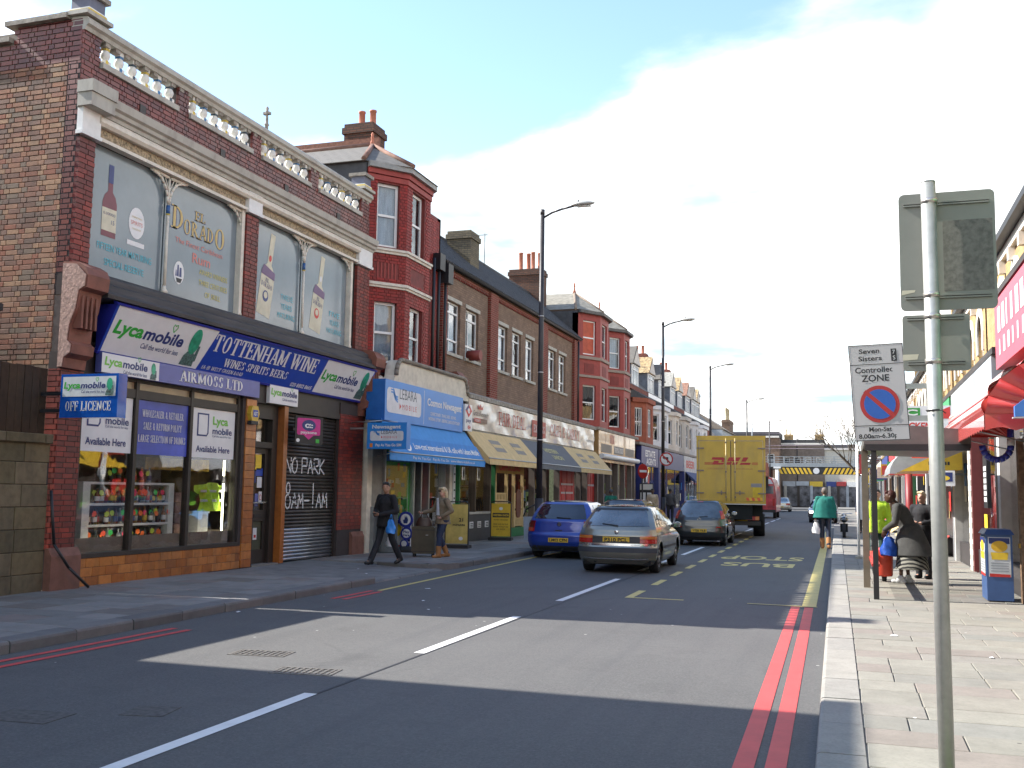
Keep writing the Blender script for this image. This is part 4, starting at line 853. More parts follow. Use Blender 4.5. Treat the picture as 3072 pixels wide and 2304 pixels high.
t = thing('light_tube', 'upright lit fluorescent tube at the right edge of the window', 'lamp', (-11.6, 17.22, .8)); MB().cyl((-11.6, 17.22, .82), (-11.6, 17.22, 2.2), .018, .018, 8).build('tube', TUBE, t); MB().cyl((-11.6, 17.22, 1.75), (-11.6, 17.22, 1.9), .03, .03, 8).build('tube_clip', BLACK, t)
hv = thing('high_visibility_jacket', 'folded lime yellow high visibility jacket hanging in the window', 'jacket', (-11.75, 16.9, 1.2))
HV = M('hi_vis_lime', (.45, .70, .04), .6, var=.25, scale=9, bump=.5, bscale=9)
b = MB()
def jk(u, v):
    z = 1.22+.55*v; w = .36-.05*v+(.10 if v > .7 else 0); y = 16.92+(u-.5)*2*w; return (-11.72+.05*math.sin(u*14+v*5)+.07*math.cos((u-.5)*3), y, z-.06*abs(u-.5)*2*(v > .6))
b.grid(jk, 14, 10); b.build('body', HV, hv)
for z in (1.40, 1.58):
    b = MB(); b.grid(lambda u, v: (-11.62+.03*math.sin(u*14)+.05*math.cos((u-.5)*3)-.05, 16.92+(u-.5)*.66, z+.045*v), 14, 1); b.build('reflective_band', M('reflective_grey', (.5, .52, .5), .3), hv)
ct = thing('stacked_cartons', 'stack of printed drink cartons at the end of the bottle shelves', 'cartons', (-11.8, 16.15, .62))
for i in range(5): MB().fb(FI, 15.95, 16.32, .63+i*.19, .81+i*.19, -.25, .05).build('carton', M('carton_%d' % (i % 3), ((.20, .11, .09), (.25, .14, .11), (.16, .10, .10))[i % 3], .7, var=.5, scale=12), ct, False)
wb = thing('white_goods_box', 'plain pale grey cabinet standing in the shop window', 'cabinet', (-11.75, 16.9, .62)); bx(wb, 'body', M('pale_grey', (.55, .56, .57), .5), FI, 16.66, 16.98, .62, 1.18, -.2, .05); bx(wb, 'top', SHW, FI, 16.64, 17.0, 1.18, 1.22, -.22, .07)
um = thing('printed_banner', 'yellow advertising banner across the top of the window display', 'banner', (-11.9, 16.4, 1.95)); bx(um, 'cloth', M('banner_yellow', (.50, .34, .05), .7, var=.4, scale=6), FI, 15.3, 17.2, 1.98, 2.2, -.15, -.13)

# ---------------------------------------------------------------- boundary wall and fence to the left of the shop
BW = thing('boundary_wall', 'soot stained stone block wall beside the corner shop', 'wall', (-11.35, 10, 0))
SB = Mbrick('sandstone_block', [rgb(c) for c in ((112, 100, 76), (104, 94, 72), (118, 106, 84), (96, 88, 68), (108, 98, 78))], .9, .5, .3, .55)
bx(BW, 'wall_core', MORTD, F1, 7.7, 12.36, -.05, 2.3, -.4, -.02)
for j in range(7):
    u = 7.7-(.3 if j % 2 else 0)
    while u < 12.36:
        w = rnd.choice((.62, .7, .8)); a, c = max(u, 7.7), min(u+w, 12.355)
        if c-a > .06: block(BW, 'stone_block', SB, F1, a+.004, c-.004, .06+j*.325, .06+j*.325+.318, -.1, rnd.choice((0., .004, -.004)), .008)
        u += w
u = 7.7
while u < 12.3: block(BW, 'coping_block', SB, F1, u+.003, min(u+.75, 12.36)-.003, 2.29, 2.43, -.42, .05, .012); u += .75
FN = thing('timber_fence', 'dark weathered board fence on top of the stone wall', 'fence', (-11.45, 10, 2.43))
TB = Mbrick('dark_board', [(.055, .035, .024), (.045, .03, .02), (.065, .042, .028), (.05, .036, .028)], .85, .6, .2, .3)
u = 7.72
while u < 12.3: block(FN, 'board', TB, F1, u, u+.142, 2.44, 3.42+rnd.uniform(-.015, .02), -.14, -.10+rnd.choice((0, .008)), .004); u += .148
for v in (2.65, 3.2): bx(FN, 'rail', DARKW, F1, 7.72, 12.3, v, v+.09, -.2, -.145)

# ================================================================ red bay-fronted house over the newsagent
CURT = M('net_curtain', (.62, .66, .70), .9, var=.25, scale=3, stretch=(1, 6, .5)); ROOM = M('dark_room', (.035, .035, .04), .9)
SLATE = M('slate', (.125, .115, .10), .75, var=.25, scale=4, bump=.3); SLATED = M('slate_dark', (.045, .046, .05), .7, var=.3)
UPVC = M('upvc_frame', (.74, .74, .73), .4, var=.04)
def sash(par, fr, u0, u1, v0, v1, n=-.10, rails=(.5,), mulls=(), fw=.055, curtain=None, fmat=None, sill=None, name='window', tint=None):
    """window: frame with rails and mullions, pane, optional curtain; the room behind stays dark"""
    fm = fmat or UPVC; b = MB()
    for a, c, e, g_ in ((u0, u0+fw, v0, v1), (u1-fw, u1, v0, v1), (u0+fw, u1-fw, v0, v0+fw), (u0+fw, u1-fw, v1-fw, v1)): b.fb(fr, a, c, e, g_, n-.05, n)
    for r in rails: v = v0+(v1-v0)*r; b.fb(fr, u0+fw, u1-fw, v-.03, v+.03, n-.045, n+.006)
    for m_ in mulls: u = u0+(u1-u0)*m_; b.fb(fr, u-.02, u+.02, v0+fw, v1-fw, n-.042, n-.003)
    o = b.build(name, fm, par, False)
    bx(o, 'pane', tint or GLASSD, fr, u0+fw*.5, u1-fw*.5, v0+fw*.5, v1-fw*.5, n-.032, n-.028)
    if curtain:
        cu0, cu1 = u0+(u1-u0)*curtain[0], u0+(u1-u0)*curtain[1]; q = MB(); q.grid(lambda s, t: fr.p(cu0+(cu1-cu0)*s, v0+(v1-v0)*t, n-.10+.012*math.sin(s*26)), 22, 1); q.build('curtain', CURT, o)
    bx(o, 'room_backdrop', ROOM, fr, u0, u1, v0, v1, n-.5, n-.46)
    if sill: bx(o, 'sill', sill, fr, u0-.06, u1+.06, v0-.09, v0, n-.05, .05)
    return o
def faces(pts):                                    # plan outline (x, y) -> frames with lengths, outward to the street
    out = []
    for (xa, ya), (xb, yb) in zip(pts, pts[1:]):
        dv = Vector((xb-xa, yb-ya, 0)); out.append((Fr((xa, ya, 0), dv), dv.length))
    return out
def band(par, name, mat, pts, z0, z1, out, z1b=None):
    """moulding that follows a bay's plan"""
    o = []
    for i, p in enumerate(pts):
        p = Vector(p); a = Vector(pts[max(i-1, 0)]); c = Vector(pts[min(i+1, len(pts)-1)])
        d1 = (p-a).normalized() if i else (c-p).normalized(); d2 = (c-p).normalized() if i < len(pts)-1 else d1
        nn = Vector((d1.y+d2.y, -d1.x-d2.x)).normalized(); nn /= max(.5, nn.dot(Vector((d2.y, -d2.x)))); o.append(p+nn*out)
    b = MB()
    for i in range(len(pts)-1):
        a, c, e, f = pts[i], pts[i+1], o[i+1], o[i]
        b.prism([(a[0], a[1], z0), (c[0], c[1], z0), (e[0], e[1], z0), (f[0], f[1], z0)], [(a[0], a[1], z1), (c[0], c[1], z1), (e[0], e[1], z1b or z1), (f[0], f[1], z1b or z1)])
    return b.build(name, mat, par)
def chimney(par, x0, x1, y0, y1, z0, z1, mat, pots, potm, ph=.5):
    c = MB().box(x0, x1, y0, y1, z0, z1-.3).build('chimney', mat, par, False)
    b = MB(); b.box(x0-.05, x1+.05, y0-.05, y1+.05, z1-.3, z1-.12); b.build('chimney_collar', mat, c, False)
    MB().box(x0+.0, x1-.0, y0+.0, y1-.0, z1-.12, z1).build('chimney_cap', mat, c, False)
    for (px, py) in pots: MB().lathe((px, py, z1-.02), [(.10, 0), (.115, .04), (.095, .08), (.09, ph-.06), (.105, ph-.05), (.105, ph), (.07, ph)], 12).build('chimney_pot', potm, c)
    return c
POT = M('clay_pot', (.42, .15, .09), .8, var=.2)
RB = Mbrick('painted_red_brick', [rgb(c) for c in ((146, 36, 32), (136, 34, 30), (152, 40, 34), (130, 32, 30), (142, 40, 36))], .6, .3, .4, .18)
RBP = M('red_paint_joint', (.15, .022, .018), .7, var=.25, scale=9)
REDP = M('red_masonry_paint', (.27, .035, .028), .6, var=.15, scale=6)
B2 = thing('red_bay_house', 'red painted brick house with a two storey bay over the blue newsagent', 'house', (-11.75, 22.75, 0))
bay = [(-11.5, 22.78), (-10.78, 23.66), (-10.78, 25.22), (-11.75, 26.2)]
W2 = Fr((-11.75, 0, 0), Y)
wall(B2, 'front_wall', RBP, W2, 22.75, 28.3, 3.3, 9.9); wallmesh(MB(), Fr((0, 22.72, 0), X), -17.5, -11.5, 7.9, 9.95).build('side_wall', SLATED, B2, False)
wallmesh(MB(), Fr((0, 28.3, 0), -X), 11.75, 17.5, 3, 9.9).build('party_wall', MORTAR, B2, False)
bricks_joined(B2, 'wall_brickwork', RB, W2, brickset(W2, 26.0, 28.2, 4.6, 9.8, bh=.078), -.02, .008)
WINB = [(.30, .92, 7.84, 9.50), (.30, .92, 4.86, 6.42)]; WINF = [(.36, 1.18, 7.84, 9.50), (.36, 1.18, 4.86, 6.42)]
for i, (fr, L_) in enumerate(faces(bay)):
    hs = [WINB, WINF, [(.30, 1.05, 7.84, 9.5), (.3, 1.05, 4.86, 6.42)]][i]
    wall(B2, 'bay_wall', RBP, fr, 0, L_, 4.6, 9.9, hs, -.008, .14)
    bricks_joined(B2, 'bay_brickwork', RB, fr, brickset(fr, 0, L_, 4.62, 9.88, hs+[(-1, 3, 7.66, 7.78), (-1, 3, 6.78, 6.9)]+([(.3, .95, 7.0, 7.45)] if i == 0 else [(.36, 1.2, 7.0, 7.45)]), bh=.078), -.02, .006)
    for k, h in enumerate(hs):
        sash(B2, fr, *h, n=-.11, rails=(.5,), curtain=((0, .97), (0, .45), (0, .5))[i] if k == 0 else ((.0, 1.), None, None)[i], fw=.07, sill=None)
    if i == 0:
        MB().fb(fr, .3, .95, 7.0, 7.45, -.06, -.02).build('moulded_panel', REDP, B2, False)
        for q in range(6): bx(B2, 'panel_rib', REDP, fr, .34+q*.1, .38+q*.1, 7.02, 7.43, -.02, .006)
    else: MB().fb(fr, .36, 1.2, 7.0, 7.45, -.06, -.02).build('moulded_panel', M('brown_tile', (.09, .03, .022), .8, var=.4, scale=18, bump=.5), B2, False)
STW = M('string_course', (.62, .58, .50), .8, var=.15, dirt=.4, dirtcol=(.3, .12, .09), dscale=6)
for z0, z1, o_ in ((7.66, 7.73, .05), (7.73, 7.79, .09), (6.77, 6.83, .05), (6.83, 6.90, .09)): band(B2, 'string_course', STW, bay, z0, z1, o_)
band(B2, 'eaves', M('grey_gutter', (.24, .24, .23), .5, var=.2), bay, 9.84, 9.98, .16); band(B2, 'corbel_course', REDP, bay, 9.55, 9.68, .035); band(B2, 'corbel_course', REDP, bay, 9.70, 9.83, .07)
rf = MB(); ZR = 10.98
E_ = [(-11.55, 22.62, 9.97), (-10.58, 23.55, 9.97), (-10.58, 25.25, 9.97), (-11.6, 26.3, 9.97)]; P1, P2 = (-12.2, 24.4, ZR), (-17.5, 24.4, ZR)
rf.poly([(-17.5, 22.6, 9.95), E_[0], P1, P2]); rf.poly([E_[0], E_[1], P1]); rf.poly([E_[1], E_[2], P1]); rf.poly([E_[2], E_[3], P1]); rf.poly([E_[3], (-17.5, 26.3, 9.95), P2, P1])
roof2 = rf.build('roof', SLATE, B2, False)
RFR = Fr((-17.5, 22.6, 9.95), X, Vector((0, 1.8, 1.03)))
for j in range(9):                                    # slate courses on the slope that faces us
    v = .04+j*.225; u = 3.2-(.15 if j % 2 else 0); lim = 5.95-j*.225*.33
    while u < lim: block(roof2, 'slate', SLATE, RFR, u+.003, min(u+.30, lim)-.003, v, v+.235, -.01, .012+.002*(rnd.random()), .002); u += .30
for nm, p in (('ridge_tile', [(-12.2, 24.4, ZR+.01), (-17.5, 24.4, ZR+.01)]), ('hip_tile', [P1, (-10.6, 23.6, 10.0)]), ('hip_tile', [P1, (-11.55, 22.65, 10.0)])): MB().tube([Vector(q)+Vector((0, 0, .02)) for q in p], .07, 6).build(nm, M('ridge_clay', (.20, .11, .08), .85, var=.4, dirt=.4), roof2)
MB().box(-17.5, -12.3, 25.0, 25.1, 10.4, 11.45).build('parapet', M('parapet_brick', (.20, .09, .06), .9, var=.4, scale=12, bump=.4), B2, False)
MB().lathe((-12.2, 24.4, ZR), [(.09, 0), (.05, .12), (.03, .2), (.05, .24), (.03, .28), (.045, .33), (.0, .40)], 10).build('finial', POT, roof2)
chimney(B2, -13.55, -12.65, 25.3, 26.1, 9.5, 12.05, Mwallbrick('chimney_brick', (.16, .075, .05), (.12, .06, .045), (.06, .05, .04)), [(-13.2, 25.7), (-12.85, 25.7)], POT)
for y in (27.55, 27.95): MB().cyl((-11.62, y, 4.7), (-11.62, y, 8.55), .05, .05, 8).build('downpipe', BLACK, B2)
MB().box(-11.78, -11.5, 27.75, 28.15, 8.25, 8.75).build('hopper_head', BLACK, B2, False)
# newsagent shopfront
CREAMW = M('cream_render', (.62, .57, .47), .85, var=.15, dirt=.35, dirtcol=(.30, .22, .15), dscale=4)
b = MB(); pts_ = [(22.9, 4.3), (28.2, 4.3), (28.2, 4.5)]+[(28.05-.35*(1-math.cos(RD(a))), 4.52+.42*math.sin(RD(a))) for a in range(0, 91, 18)]+[(23.4-.35*math.sin(RD(a)), 4.52+.42*math.cos(RD(a))) for a in range(0, 91, 18)]; b.ext(Fr((-10.69, 0, 0), Y), pts_, -.3, 0); b.build('shop_gable', CREAMW, B2)
gp = [Vector((-10.67, u, v)) for u, v in pts_[2:]]; MB().tube(gp, .06, 6).build('gable_moulding', M('old_lead_paint', (.24, .21, .17), .85, var=.3, dirt=.4), B2)
F5 = Fr((-11.35, 0, 0), Y)
for u, wd in ((22.78, .26), (28.22, .24)):
    b = MB(); b.fb(F5, u, u+wd, .1, 3.3, -.1, .10); b.build('pilaster', CREAMW, B2, False)
    b = MB(); b.prof(F5, [(0, 3.3), (.14, 3.3), (.16, 3.42), (.2, 3.45), (.2, 3.62), (.16, 3.66), (.22, 3.9), (.34, 4.2), (.36, 4.45), (.2, 4.55), (0, 4.55)], u-.02, u+wd+.02); b.build('console', CREAMW, B2)
b = MB(); b.prof(F5, [(0, 4.5), (.5, 4.5), (.52, 4.95), (.30, 5.2), (.06, 5.2), (0, 5.1)], 28.1, 28.6); b.build('party_console', TERRA, B2)
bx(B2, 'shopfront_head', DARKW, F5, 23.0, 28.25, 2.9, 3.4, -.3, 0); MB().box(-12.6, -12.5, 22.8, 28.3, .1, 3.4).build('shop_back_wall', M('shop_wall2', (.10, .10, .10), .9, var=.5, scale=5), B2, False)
MB().box(-12.6, -11.3, 22.8, 28.3, 3.3, 3.36).build('shop_ceiling', M('shop_ceiling', (.45, .43, .40)), B2, False)
SH2 = M('grey_shutter', (.30, .285, .26), .6, .1, var=.15)
o = bx(B2, 'side_shutter', SH2, F5, 23.06, 24.0, .12, 2.9, -.2, -.1)
for j in range(36): v = .14+j*.076; bx(o, 'shutter_lath', SH2, F5, 23.06, 24.0, v, v+.066, -.1, -.075)
bx(o, 'electric_cabinet', M('galvanised', (.22, .24, .25), .5, .5, dirt=.3), F5, 23.0, 23.35, .12, 1.25, -.05, .2)
ALU = M('aluminium', (.42, .43, .44), .35, .8, var=.1)
o = bx(B2, 'shop_window', ALU, F5, 24.0, 24.06, .12, 2.9, -.2, .0)
PG = M('poster_green', (.03, .28, .04), .5); PB = M('poster_cyan', (.02, .16, .42), .5)
bx(o, 'window_panel', PG, F5, 24.06, 25.85, .9, 2.9, -.14, -.12); bx(o, 'stall_riser', M('riser', (.10, .085, .07), .8), F5, 24.06, 25.85, .12, .5, -.14, -.02)
bx(o, 'pane', GLASS, F5, 24.2, 25.7, .5, 2.32, -.10, -.095)
flat(o, 'window_print', PB, F5, [(24.1, 2.42), (25.8, 2.42), (25.8, 2.66), (24.1, 2.66)], -.10); txt(o, 'Ticket Stop', WHITE, F5, 25.05, 2.48, .12, .9, -.096)
PCOL = [WHITE, LABEL, M('poster_ochre', (.42, .32, .14), .6), RED, YELLOW, PB, BLACK, M('poster_lime', (.2, .5, .05), .5), M('poster_grey', (.4, .4, .4), .6)]
flat(o, 'notice_board', PCOL[2], F5, [(24.2, 1.5), (25.6, 1.5), (25.6, 2.3), (24.2, 2.3)], -.118)
for i in range(26):
    a, v = rnd.uniform(24.15, 25.4), rnd.uniform(.7, 2.2); w_, h_ = rnd.uniform(.12, .24), rnd.uniform(.1, .22); flat(o, 'notice', rnd.choice(PCOL), F5, [(a, v), (a+w_, v), (a+w_, v+h_), (a, v+h_)], -.115+i*.0007)
for u in (25.85, 26.35, 26.9, 28.1): bx(o, 'frame_post', ALU, F5, u, u+.07, .12, 2.9, -.2, .0)
bx(o, 'pane', GLASS, F5, 27.0, 28.1, .5, 2.9, -.12, -.115)
for i in range(20):
    a, v = rnd.uniform(27.0, 27.85), rnd.uniform(.6, 2.6); w_, h_ = rnd.uniform(.12, .26), rnd.uniform(.15, .35); flat(o, 'poster', rnd.choice(PCOL), F5, [(a, v), (a+w_, v), (a+w_, v+h_), (a, v+h_)], -.20+i*.0008)
dr = bx(B2, 'shop_door', ALU, F5, 26.42, 26.5, .12, 2.7, -.3, -.2); bx(dr, 'pane', GLASS, F5, 26.5, 26.9, .3, 2.7, -.26, -.255); flat(dr, 'poster', RED, F5, [(26.55, 1.2), (26.8, 1.2), (26.8, 2.3), (26.55, 2.3)], -.25)
bx(B2, 'name_board', WHITE, F5, 28.48, 28.66, .12, 2.9, -.02, .12)
for i in range(7): flat(B2, 'list_print', BLACK, F5, [(28.52, 2.62-i*.24), (28.62, 2.62-i*.24), (28.62, 2.67-i*.24), (28.52, 2.67-i*.24)], .126)
for i in range(3):
    v = .35+i*.33; flat(B2, 'flag_print', (PG, RED, PG)[i], F5, [(28.49, v), (28.65, v), (28.65, v+.28), (28.49, v+.28)], .124); flat(B2, 'flag_print', YELLOW, F5, [(28.49, v), (28.52, v), (28.65, v+.28), (28.62, v+.28)], .127)
# newsagent signs and awning
LB = M('sky_blue_sign', (.025, .22, .62), .35, var=.08, scale=1.5); LBD = M('sky_blue_side', (.012, .11, .38), .4); LGREY = M('sign_silver', (.62, .63, .66), .4); SLATEP = M('print_slate', (.06, .09, .12), .4)
def lebara(par, fr, u, v, w):
    h = w*.30
    txt(par, 'LEBARA', SLATEP, fr, u+w*.30, v+h*.62, h*.52, w*.62, al='L'); txt(par, 'M O B I L E', RED, fr, u+w*.40, v+h*.12, h*.26, w*.52, al='L'); flat(par, 'arrow_print', RED, fr, [(u+w*.30, v+h*.10), (u+w*.36, v+h*.25), (u+w*.30, v+h*.40)], .006)
    for s in (0, .12, .24): flat(par, 'wave_print', LB, fr, [(u, v+h*(1.15-s)), (u+w*.08, v+h*(1.15-s)), (u+w*.16, v+h*(.75-s*.6)), (u+w*.24, v+h*(.72-s)), (u+w*.24, v+h*(.64-s)), (u+w*.14, v+h*(.66-s*.6)), (u+w*.07, v+h*(1.07-s)), (u, v+h*(1.07-s))], .006)
F6 = Fr((-10.66, 0, 0), Y)
N1 = thing('newsagent_sign', 'big sky blue box sign reading Cosmos Newsagent', 'shop sign', (-10.9, 22.5, 3.36))
bx(N1, 'box', LB, F6, 22.42, 27.68, 3.36, 4.36, -.5, 0); bx(N1, 'side', LBD, Fr((-10.66, 22.415, 0), X), -.5, 0, 3.36, 4.36, -.004, .0)
flat(N1, 'white_panel', LGREY, F6, rrect(22.52, 24.62, 3.56, 4.18, .13), .003); lebara(N1, F6, 22.74, 3.62, 1.72); flat(N1, 'divider', WHITE, F6, [(24.80, 3.4), (24.82, 3.4), (24.82, 4.3), (24.80, 4.3)], .003)
txt(N1, 'Cosmos Newsagent', WHITE, F6, 26.28, 3.93, .19, 2.5, bold=.025); txt(N1, 'CONFECTIONERY . TRAVEL CARDS . BUS PASS .', WHITE, F6, 26.2, 3.68, .085, 1.9, bold=.01); txt(N1, 'NATIONAL LOTTERY . GREETING CARDS & STATIONERY', WHITE, F6, 26.28, 3.54, .085, 2.3, bold=.01)
N2 = thing('newsagent_projecting_sign', 'small sky blue box sign reading Newsagent, jutting out before the awning', 'shop sign', (-10.3, 21.85, 2.6)); F7 = Fr((-10.83, 21.85, 0), X)
bx(N2, 'box', LB, F7, 0, 1.02, 2.63, 3.25, -.22, 0); bx(N2, 'bracket', ALU, F7, -.5, .0, 3.1, 3.14, -.14, -.10); MB().tube([(-11.3, 21.95, 3.26), (-10.5, 21.95, 3.30), (-10.1, 21.95, 3.26)], .015, 5).build('top_rail', ALU, N2)
txt(N2, 'Newsagent', WHITE, F7, .5, 3.11, .085, .74, bold=.03); flat(N2, 'white_panel', LGREY, F7, rrect(.08, .94, 2.82, 3.05, .05), .003); lebara(N2, F7, .17, 2.855, .66); txt(N2, 'Pay As You Go SIM', WHITE, F7, .56, 2.69, .06, .66, bold=.03); flat(N2, 'chip_print', ORANGE, F7, [(.08, 2.67), (.15, 2.67), (.15, 2.76), (.08, 2.76)], .004)
def awning(name, label, y0, y1, xo, zt, zo, secs, val, mats, xt=-10.98, ye=(0, 0)):
    t = thing(name, label, 'awning', (xt, y0, zo)); n = len(secs)
    for (a, c), mi in zip(secs, mats):
        b = MB(); b.poly([(xt, a+ye[0], zt), (xt, c+ye[1], zt), (xo, c, zo), (xo, a, zo)]); b.poly([(xo, a, zo), (xo, c, zo), (xo+.02, c, zo-val), (xo+.02, a, zo-val)])
        b.build('canvas', mi, t, False)
    for yy, mi in ((y0, mats[0]), (y1, mats[-1])): MB_ = MB(); MB_.poly([(xt, yy, zt), (xo, yy, zo), (xo, yy, zo-val), (xt, yy, zo-val+.05)]) if 0 else MB_.poly([(xt, yy, zt), (xo, yy, zo), (xo, yy, zo-val), (xt+.5, yy, zo-val*.3)]); MB_.build('side_valance', mi, t, False)
    MB().cyl((xo, y0, zo), (xo, y1, zo), .02, .02, 6).build('front_bar', ALU, t); 
    for yy in (y0+.3, y1-.3): MB().cyl((xo, yy, zo), (xt, yy, zo-.1), .015, .015, 6).build('arm', ALU, t)
    return t
CB = M('awning_blue', (.06, .27, .62), .75, var=.08, bump=.15, bscale=60)
AW = awning('blue_awning', 'sky blue awning over the newsagent shopfront', 21.95, 28.55, -10.28, 3.40, 2.57, [(21.95, 28.55)], .19, [CB], -10.74, (.45, -.5))
FA2 = Fr((-10.28, 0, 2.57), Y, Vector((-.46, 0, .83))); FA3 = Fr((-10.265, 0, 2.38), Y, Vector((-.02, 0, .19)))
flat(AW, 'printed_panel', M('awning_print', (.05, .22, .55), .75), FA2, [(23.0, .04), (28.5, .04), (28.4, .46), (23.0, .46)], .004)
txt(AW, 'Low-cost international & UK calls with Lebara Mobile', WHITE, FA2, 25.95, .15, .17, 4.7, .008, bold=.015); txt(AW, 'Pay As You Go   Pay As You Go   www.lebara-mobile.co.uk', WHITE, FA3, 25.5, .06, .07, 4.4, .012)
flat(AW, 'coin_print', WHITE, FA2, ell(23.2, .25, .2, .18), .007); flat(AW, 'coin_print', ORANGE, FA2, ell(23.3, .3, .1, .09), .009)
EP = thing('pay_sign', 'small white bill payment sign with a red and blue diamond beside the blue sign', 'sign', (-10.75, 27.9, 3.5)); F8 = Fr((-10.62, 0, 0), Y)
bx(EP, 'plate', WHITE, F8, 27.75, 28.35, 3.42, 4.2, -.06, 0); flat(EP, 'diamond', RED, F8, [(28.05, 3.82), (28.33, 4.02), (28.05, 4.22), (27.77, 4.02)], .003); flat(EP, 'diamond', NAVY, F8, [(27.77, 4.02), (28.05, 4.02), (28.05, 4.22)], .005); txt(EP, 'e', WHITE, F8, 28.05, 3.95, .2, .2, .007, bold=.04); txt(EP, 'pay', NAVY, F8, 28.05, 3.68, .11, .4, bold=.02); flat(EP, 'roundel', RED, F8, ell(28.1, 3.53, .12, .06), .004); txt(EP, 'C', WHITE, F8, 28.1, 3.50, .07, .1, .006, bold=.03)
t = thing('stay_cable', 'blue stay rope tied across above the newsagent gable', 'rope', (-11, 23, 4.6)); MB().tube([(-11.2, 22.75, 5.0), (-10.95, 25.2, 4.72)], .012, 5).build('rope', M('rope_blue', (.06, .10, .2), .8), t); MB().tube([(-11.1, 22.9, 4.55), (-10.95, 25.2, 4.70)], .014, 5).build('rod', BLACK, t)

# ================================================================ brown brick shop block (cash and carry)
BB = Mwallbrick('brown_brick', rgb((142, 117, 99)), rgb((122, 100, 86)), rgb((116, 100, 88)), .225, .075, .010, .9, .2)
RBW = Mwallbrick('red_brick_wall', rgb((132, 52, 42)), rgb((112, 44, 38)), rgb((140, 110, 96)), .225, .075, .012)
B3 = thing('brown_brick_block', 'brown brick two storey block with dark tiled roof over the cash and carry', 'building', (-11.75, 28.4, 0))
W3 = Fr((-11.75, 0, 0), Y); K3 = 11.75/11.35
z3 = lambda z: 1.7+(z-1.7)*K3
wins = [(28.95, 30.1), (30.6, 31.8), (33.75, 34.85), (35.4, 36.5), (37.05, 38.1), (40.2, 41.3), (41.8, 42.9)]
hl3 = [(a, c, z3(5.80), z3(7.36)) for a, c in wins]
wall(B3, 'front_wall', BB, W3, 28.3, 44.9, 3.3, 8.62, hl3, 0, .12)
wallmesh(MB(), Fr((0, 44.9, 0), -X), 11.75, 17, 3, 8.6).build('end_wall', BB, B3, False)
for i, h in enumerate(hl3):
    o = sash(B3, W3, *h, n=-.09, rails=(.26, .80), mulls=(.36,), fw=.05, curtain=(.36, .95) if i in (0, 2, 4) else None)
    bx(o, 'lintel', STONE, W3, h[0]-.06, h[1]+.08, h[3]+.02, h[3]+.14, -.02, .03); bx(o, 'sill', STONE, W3, h[0]-.08, h[1]+.12, h[2]-.10, h[2]-.005, -.08, .07)
for a, c in ((28.32, 28.7), (32.7, 33.5), (39.0, 39.75), (44.0, 44.75)): bx(B3, 'pilaster', RBW, W3, a, c, 4.5, 8.5, -.05, .12)
MB().fb(W3, 28.3, 44.9, 8.42, 8.52, 0, .05).build('eaves_course', RBW, B3, False)
for i in range(110): bx(B3, 'dentil', RBW, W3, 28.4+i*.15, 28.475+i*.15, 8.34, 8.42, 0, .05)
MB().cyl((-11.58, 28.3, 8.60), (-11.58, 44.9, 8.60), .065, .065, 8).build('gutter', BLACK, B3)
rf = MB(); rf.prism([(-11.5, 28.25, 8.6), (-14.0, 28.25, 10.78), (-17, 28.25, 8.6)], [(-11.5, 44.95, 8.6), (-14.0, 44.95, 10.78), (-17, 44.95, 8.6)])
RTD = M('dark_roof_tile', (.055, .055, .058), .8, var=.35, scale=8, bump=.3); r3 = rf.build('roof', RTD, B3, False)
RF3 = Fr((-11.5, 0, 8.6), Y, Vector((-2.5, 0, 2.18)))
for j in range(10):                                   # tile courses, each course a row of rounded tiles
    b = MB(); v = .02+j*.335; u = 28.25
    while u < 44.9:
        b.fb(RF3, u, u+.12, v, v+.35, 0, .045); b.fb(RF3, u+.12, u+.24, v, v+.35, 0, .02); u += .24
    b.build('tile_course', RTD, r3, False, kind='stuff')
MB().cyl((-14, 28.25, 10.80), (-14, 44.95, 10.80), .09, .09, 6).build('ridge', RTD, r3)
chimney(B3, -13.6, -12.7, 33.4, 34.3, 9.2, 10.95, Mwallbrick('chimney_stock', (.20, .17, .11), (.13, .11, .08), (.10, .09, .07)), [], POT)
t = thing('tv_aerial', 'thin television aerial on the roof by the yellow brick chimney', 'aerial', (-12.6, 34.6, 10.2)); ab = MB(); ab.cyl((-12.6, 34.6, 9.9), (-12.6, 34.6, 11.1), .012, .012, 5); ab.build('mast', BLACK, t); MB().cyl((-13.0, 34.6, 11.05), (-12.5, 34.6, 11.05), .01, .01, 5).build('boom', BLACK, t)
MB().cyl((-11.62, 28.45, 4.6), (-11.62, 28.45, 8.3), .06, .06, 8).build('downpipe', BLACK, B3); MB().box(-11.75, -11.45, 28.3, 28.7, 7.95, 8.55).build('hopper_head', BLACK, B3, False); MB().cyl((-11.62, 44.6, 4.6), (-11.62, 44.6, 8.5), .06, .06, 8).build('downpipe', BLACK, B3)
MB().cyl((-11.75, 30.85, 6.05), (-11.3, 30.85, 6.05), .17, .17, 14).build('alarm_bell', M('bell_red', (.22, .04, .03), .6), B3)
b = MB(); b.prof(Fr((-11.0, 0, 0), Y), [(-.75, 4.5), (.06, 4.5), (.06, 4.62), (-.1, 4.70), (-.75, 4.78)], 28.7, 45.4); b.build('fascia_coping', STONED, B3)
